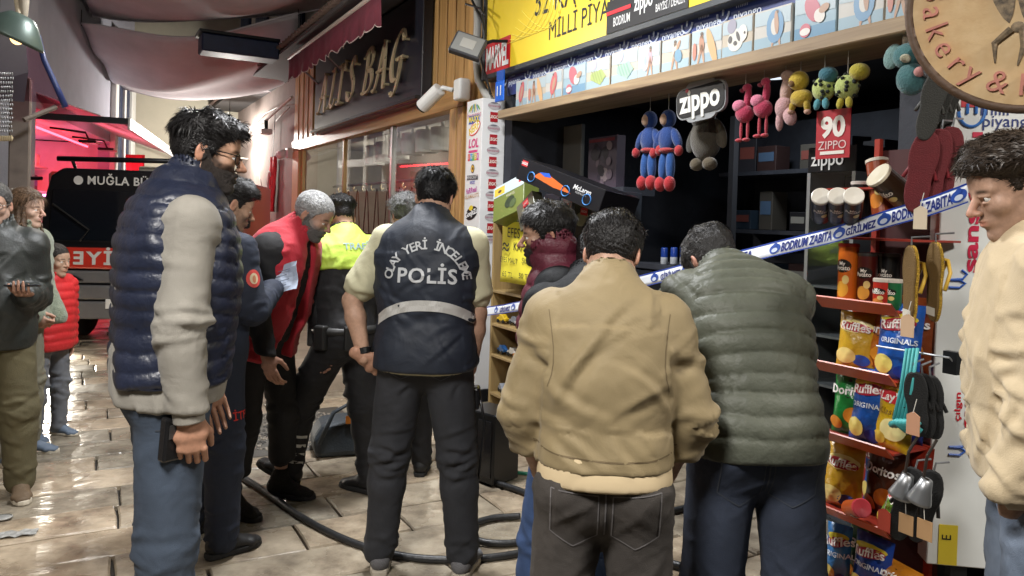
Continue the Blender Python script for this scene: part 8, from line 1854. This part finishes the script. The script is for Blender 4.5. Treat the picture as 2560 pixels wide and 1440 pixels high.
# 10 young man in beige sweatshirt at the right edge
def hoodie_man():
    p = Person('young man in beige sweatshirt and faded jeans looking down at the right edge', 1.34, 1.88, R_(66), 1.83, lean=(-.02, .10), head=(R_(16), .34, 0), armL=((-.12, .04, -1), (.10, .30, -1)), armR=((.14, -.1, -1), (-.05, .4, -.9)),
               legL=((-.05, .02, -1), (-.03, -.02, -1)), legR=((.05, .02, -1), (.03, -.02, -1)), tone=(.50, .31, .22), lod=0)
    t = p.trousers(worn_jean, (.094, .078, .07, .06), seed=61, amp=.008, rise=.09); pockets(p, t, stitch_d, .078, -.02, .12, .14)
    p.top('sweatshirt', hoodie_beige, .028, -.055, 1.0, (.078, .074, .068, .05), (.035, .076), amp=.014, seed=62, chest=1.05, freq=(8, 4), band=.0)
    p.body((.1, .07, .05), .25, (None, None)); p.hair('fade', (.03, .021, .015), 20, 3200, .026, rough=.4)
    for a in 'LR': p.shoe(shoe_grey, sole_light, a == 'L')
    return p
HM = hoodie_man()

# 11 man in leather jacket at the left edge
def leather_man():
    p = Person('older man in black leather jacket and glasses holding phone, cut by left edge', -2.71, 3.98, R_(-152), 1.68, lean=(-.02, .02), head=(R_(-4), .06, 0), armL=((-.10, -.05, -1), (.10, .95, .12)), armR=((.12, -.05, -1), (0, .2, -1)),
               tone=(.42, .26, .19), lod=1, build=1.02, legL=((-.08, .02, -1), (-.03, -.03, -1)), legR=((.10, .02, -1), (.03, -.03, -1)))
    p.trousers(olive_cloth, (.098, .088, .08, .07), seed=71, amp=.009)
    p.top('leather_jacket', leather, .028, -.12, 1.0, (.08, .072, .064, .05), (.06, .085), amp=.010, seed=72, belly=.6)
    p.body((.3, .28, .26), .2, (dict(curl=.55, back=(0, 0, -1), flip=False, thumb=.8), None)); p.hair('buzz', (.06, .058, .056), 21, 900, .012, rough=.5)
    p.glasses(mat('wire_metal', (.3, .28, .25), .3, 1.0))
    for a in 'LR': p.shoe(shoe_brown, sole_light, a == 'L')
    return p
LM = leather_man()

# 12 woman in fleece
def woman():
    p = Person('woman with long wavy brown hair in sage green fleece jacket, in profile', -3.0, 4.62, R_(-92), 1.66, lean=(0, .03), head=(R_(0), .05, 0), armL=((-.1, .0, -1), (.05, .5, -.8)), armR=((.08, .03, -1), (-.12, .75, -.6)),
               tone=(.56, .37, .28), kind='f', lod=1, build=.98)
    p.trousers(mat('taupe_cloth', (.2, .19, .14), .85, var=.2, bump=.3, bscale=300), (.09, .08, .074, .066), seed=75)
    p.top('fleece_jacket', fleece_green, .034, -.09, 1.0, (.082, .078, .072, .06), (.07, .09), amp=.008, seed=76, chest=1.0)
    p.body(None, 0, (None, dict(curl=1.2, back=(1, 0, 0), thumb=.2)), lips=(.42, .16, .14))
    p.hair('long', (.105, .062, .035), 23, 1200, .05, rough=.38, col2=(.04, .024, .014))
    for a in 'LR': p.shoe(mat('sneaker_blue', (.12, .16, .22), .7), sole_light, a == 'L')
    return p
WO = woman()

# 13 boy
def boy():
    p = Person('small boy in red padded jacket and grey trousers beside the woman in fleece', -3.07, 5.06, R_(-108), 1.27, head=(R_(8), .08, 0), tone=(.46, .3, .21), kind='k', lod=1, build=1.0, headk=1.0)
    p.trousers(grey_pant, (.085, .072, .064, .056), seed=81)
    p.top('padded_jacket', red_quilt, .036, -.1, 1.0, (.085, .078, .07, .055), (.06, .085), style='puffer', amp=.012, pitch=.055, seed=82)
    sc_ = MB(); c = p.sp[6] + A3(0, .005, .035); sc_.tube([tuple(c + A3(.062 * math.cos(a), .062 * math.sin(a), .0)) for a in np.linspace(0, 2 * math.pi, 25)], .022, mat('navy_knit', (.03, .045, .12), .9, var=.3, vscale=60, bump=.6, bscale=150), 8, False); sc_.build('neck_warmer', p.root, smooth=True)
    p.body(None, 0, (dict(curl=.5), dict(curl=.5))); p.hair('buzz', (.02, .015, .012), 24, 900, .01, rough=.45)
    for a in 'LR': p.shoe(mat('sneaker_blue', (.12, .16, .22), .7), sole_light, a == 'L')
    return p
BO = boy()

# 14 person behind the police officer
def behind():
    p = Person('curly grey haired person in dark clothes almost hidden behind the police officer', -.63, 4.55, R_(10), 1.70, lean=(.02, .1), head=(R_(20), .2, 0), tone=(.42, .26, .19), lod=2)
    p.trousers(black_cloth, seed=91); p.top('jacket', black_jacket, .024, -.1, 1.0, collar=(.05, .08), seed=92)
    p.body(None, 0, (dict(curl=.5), dict(curl=.5))); p.hair('curly', (.11, .11, .11), 25, 900, .03)
    for a in 'LR': p.shoe(shoe_black, sole_dark, a == 'L')
    return p
BE = behind()
# ================================================================== things in hands
def hframe(p, sd): c, ex, ey, ez = p.hand[sd]; return p.w(c), p.wd(ex), p.wd(ey), p.wd(ez)
def f_phone(t):
    B = MB(); B.bx(-.038, .038, -.0045, .0045, -.075, .075, plastic_black); b = B.build('case', t, bevel=.006, bseg=2); B = MB(); B.bx(-.034, .034, -.0056, -.0046, -.070, .070, mat('phone_glass', (.02, .03, .06), .08)); B.build('screen', b)
    B = MB(); B.disc2(-.018, .05, .006, .006, .0, dark_metal, 12, 0, Matrix.Translation((0, .0058, 0)) @ Matrix.Rotation(math.pi, 4, 'Z')); B.build('camera_lens', b)
P, ex, ey, ez = hframe(LM, -1); held('mobile_phone', 'dark mobile phone held by the man in leather jacket', 'phone', P + ez * -.012 + ex * .02, (ex, ez, ey), f_phone)
def f_radio(t):
    B = MB(); B.bx(-.03, .03, -.017, .017, -.07, .06, plastic_black); b = B.build('case', t, bevel=.007, bseg=2); B = MB(); B.cyl((.015, 0, .06), (.015, 0, .13), .006, .005, plastic_black, 10); B.build('antenna', b); B = MB(); B.bx(-.02, .02, -.0195, -.0172, .0, .04, mat('radio_grill', (.05, .05, .05), .4)); B.build('speaker_grill', b)
P, ex, ey, ez = hframe(VM, 1); held('hand_radio', 'black hand radio held by the man in navy vest', 'radio', P + A3(-.045, -.035, .03), (unit(A3(.5, .8, 0)), unit(A3(-.8, .5, .1)), unit(A3(.1, 0, 1))), f_radio)
def f_cam(t):
    B = MB(); B.bx(-.075, .075, -.035, .04, -.05, .05, plastic_black); b = B.build('camera_body', t, bevel=.012, bseg=2); B = MB(); B.cyl((0, .04, 0), (0, .13, 0), .04, .044, plastic_black, 20); B.build('lens_barrel', b); B = MB(); B.bx(-.03, .03, -.02, .035, .05, .075, plastic_black); B.build('viewfinder_hump', b, bevel=.008); B = MB(); B.bx(-.04, .05, -.0372, -.0352, -.035, .035, mat('phone_glass', (.02, .03, .06), .08)); B.build('screen', b)
    B = MB(); B.tube([(.07, 0, .03), (.10, .0, -.12), (.08, -.02, -.36), (.0, -.03, -.46), (-.06, -.02, -.34), (-.075, 0, .02)], .007, plastic_black, 6); B.build('neck_strap', t, smooth=True)
P, ex, ey, ez = hframe(PO, 1); held('photo_camera', 'black photo camera with dangling strap held by the police officer', 'camera', P + A3(0, 0, -.05), (A3(1, 0, 0), A3(0, 1, 0), A3(0, 0, 1)), f_cam)
def f_paper(t):
    B = MB(); B.grid([[(-.10 + .2 * j / 6, .008 * math.sin(j + i), -.07 + .14 * i / 6) for j in range(7)] for i in range(7)], pm('b9c4d8', .6)); B.build('sheet', t, solid=.001); B = MB()
    for k in range(4): B.bx(-.08, .06 - .02 * (k % 2), -.010, -.009, .035 - .025 * k, .038 - .025 * k, pm('5a6474'))
    B.build('writing', t)
P = p_ = FF.w(FF.wR) ; held('paper_sheet', 'folded pale blue paper held by the uniformed firefighter', 'paper', np.array(FF.w(FF.wR)) + A3(.03, .05, .05), (unit(A3(.8, -.5, .25)), unit(A3(.4, .8, -.3)), unit(A3(-.1, .3, 1))), f_paper)
P, ex, ey, ez = hframe(PO, -1); held('tissue', 'crumpled white tissue in the left hand of the police officer', 'tissue', P + ex * .02 - A3(0, 0, .05), (A3(1, 0, 0), A3(0, 1, 0), A3(0, 0, 1)), lambda t: MB().grid([[(.022 * (j - 2) / 2 + .006 * math.sin(i * 2.1), .012 * math.sin(j * 1.9 + i), -.075 * i / 6) for j in range(5)] for i in range(7)], pm('c8c2b4', .8)).build('paper', t, solid=.001))
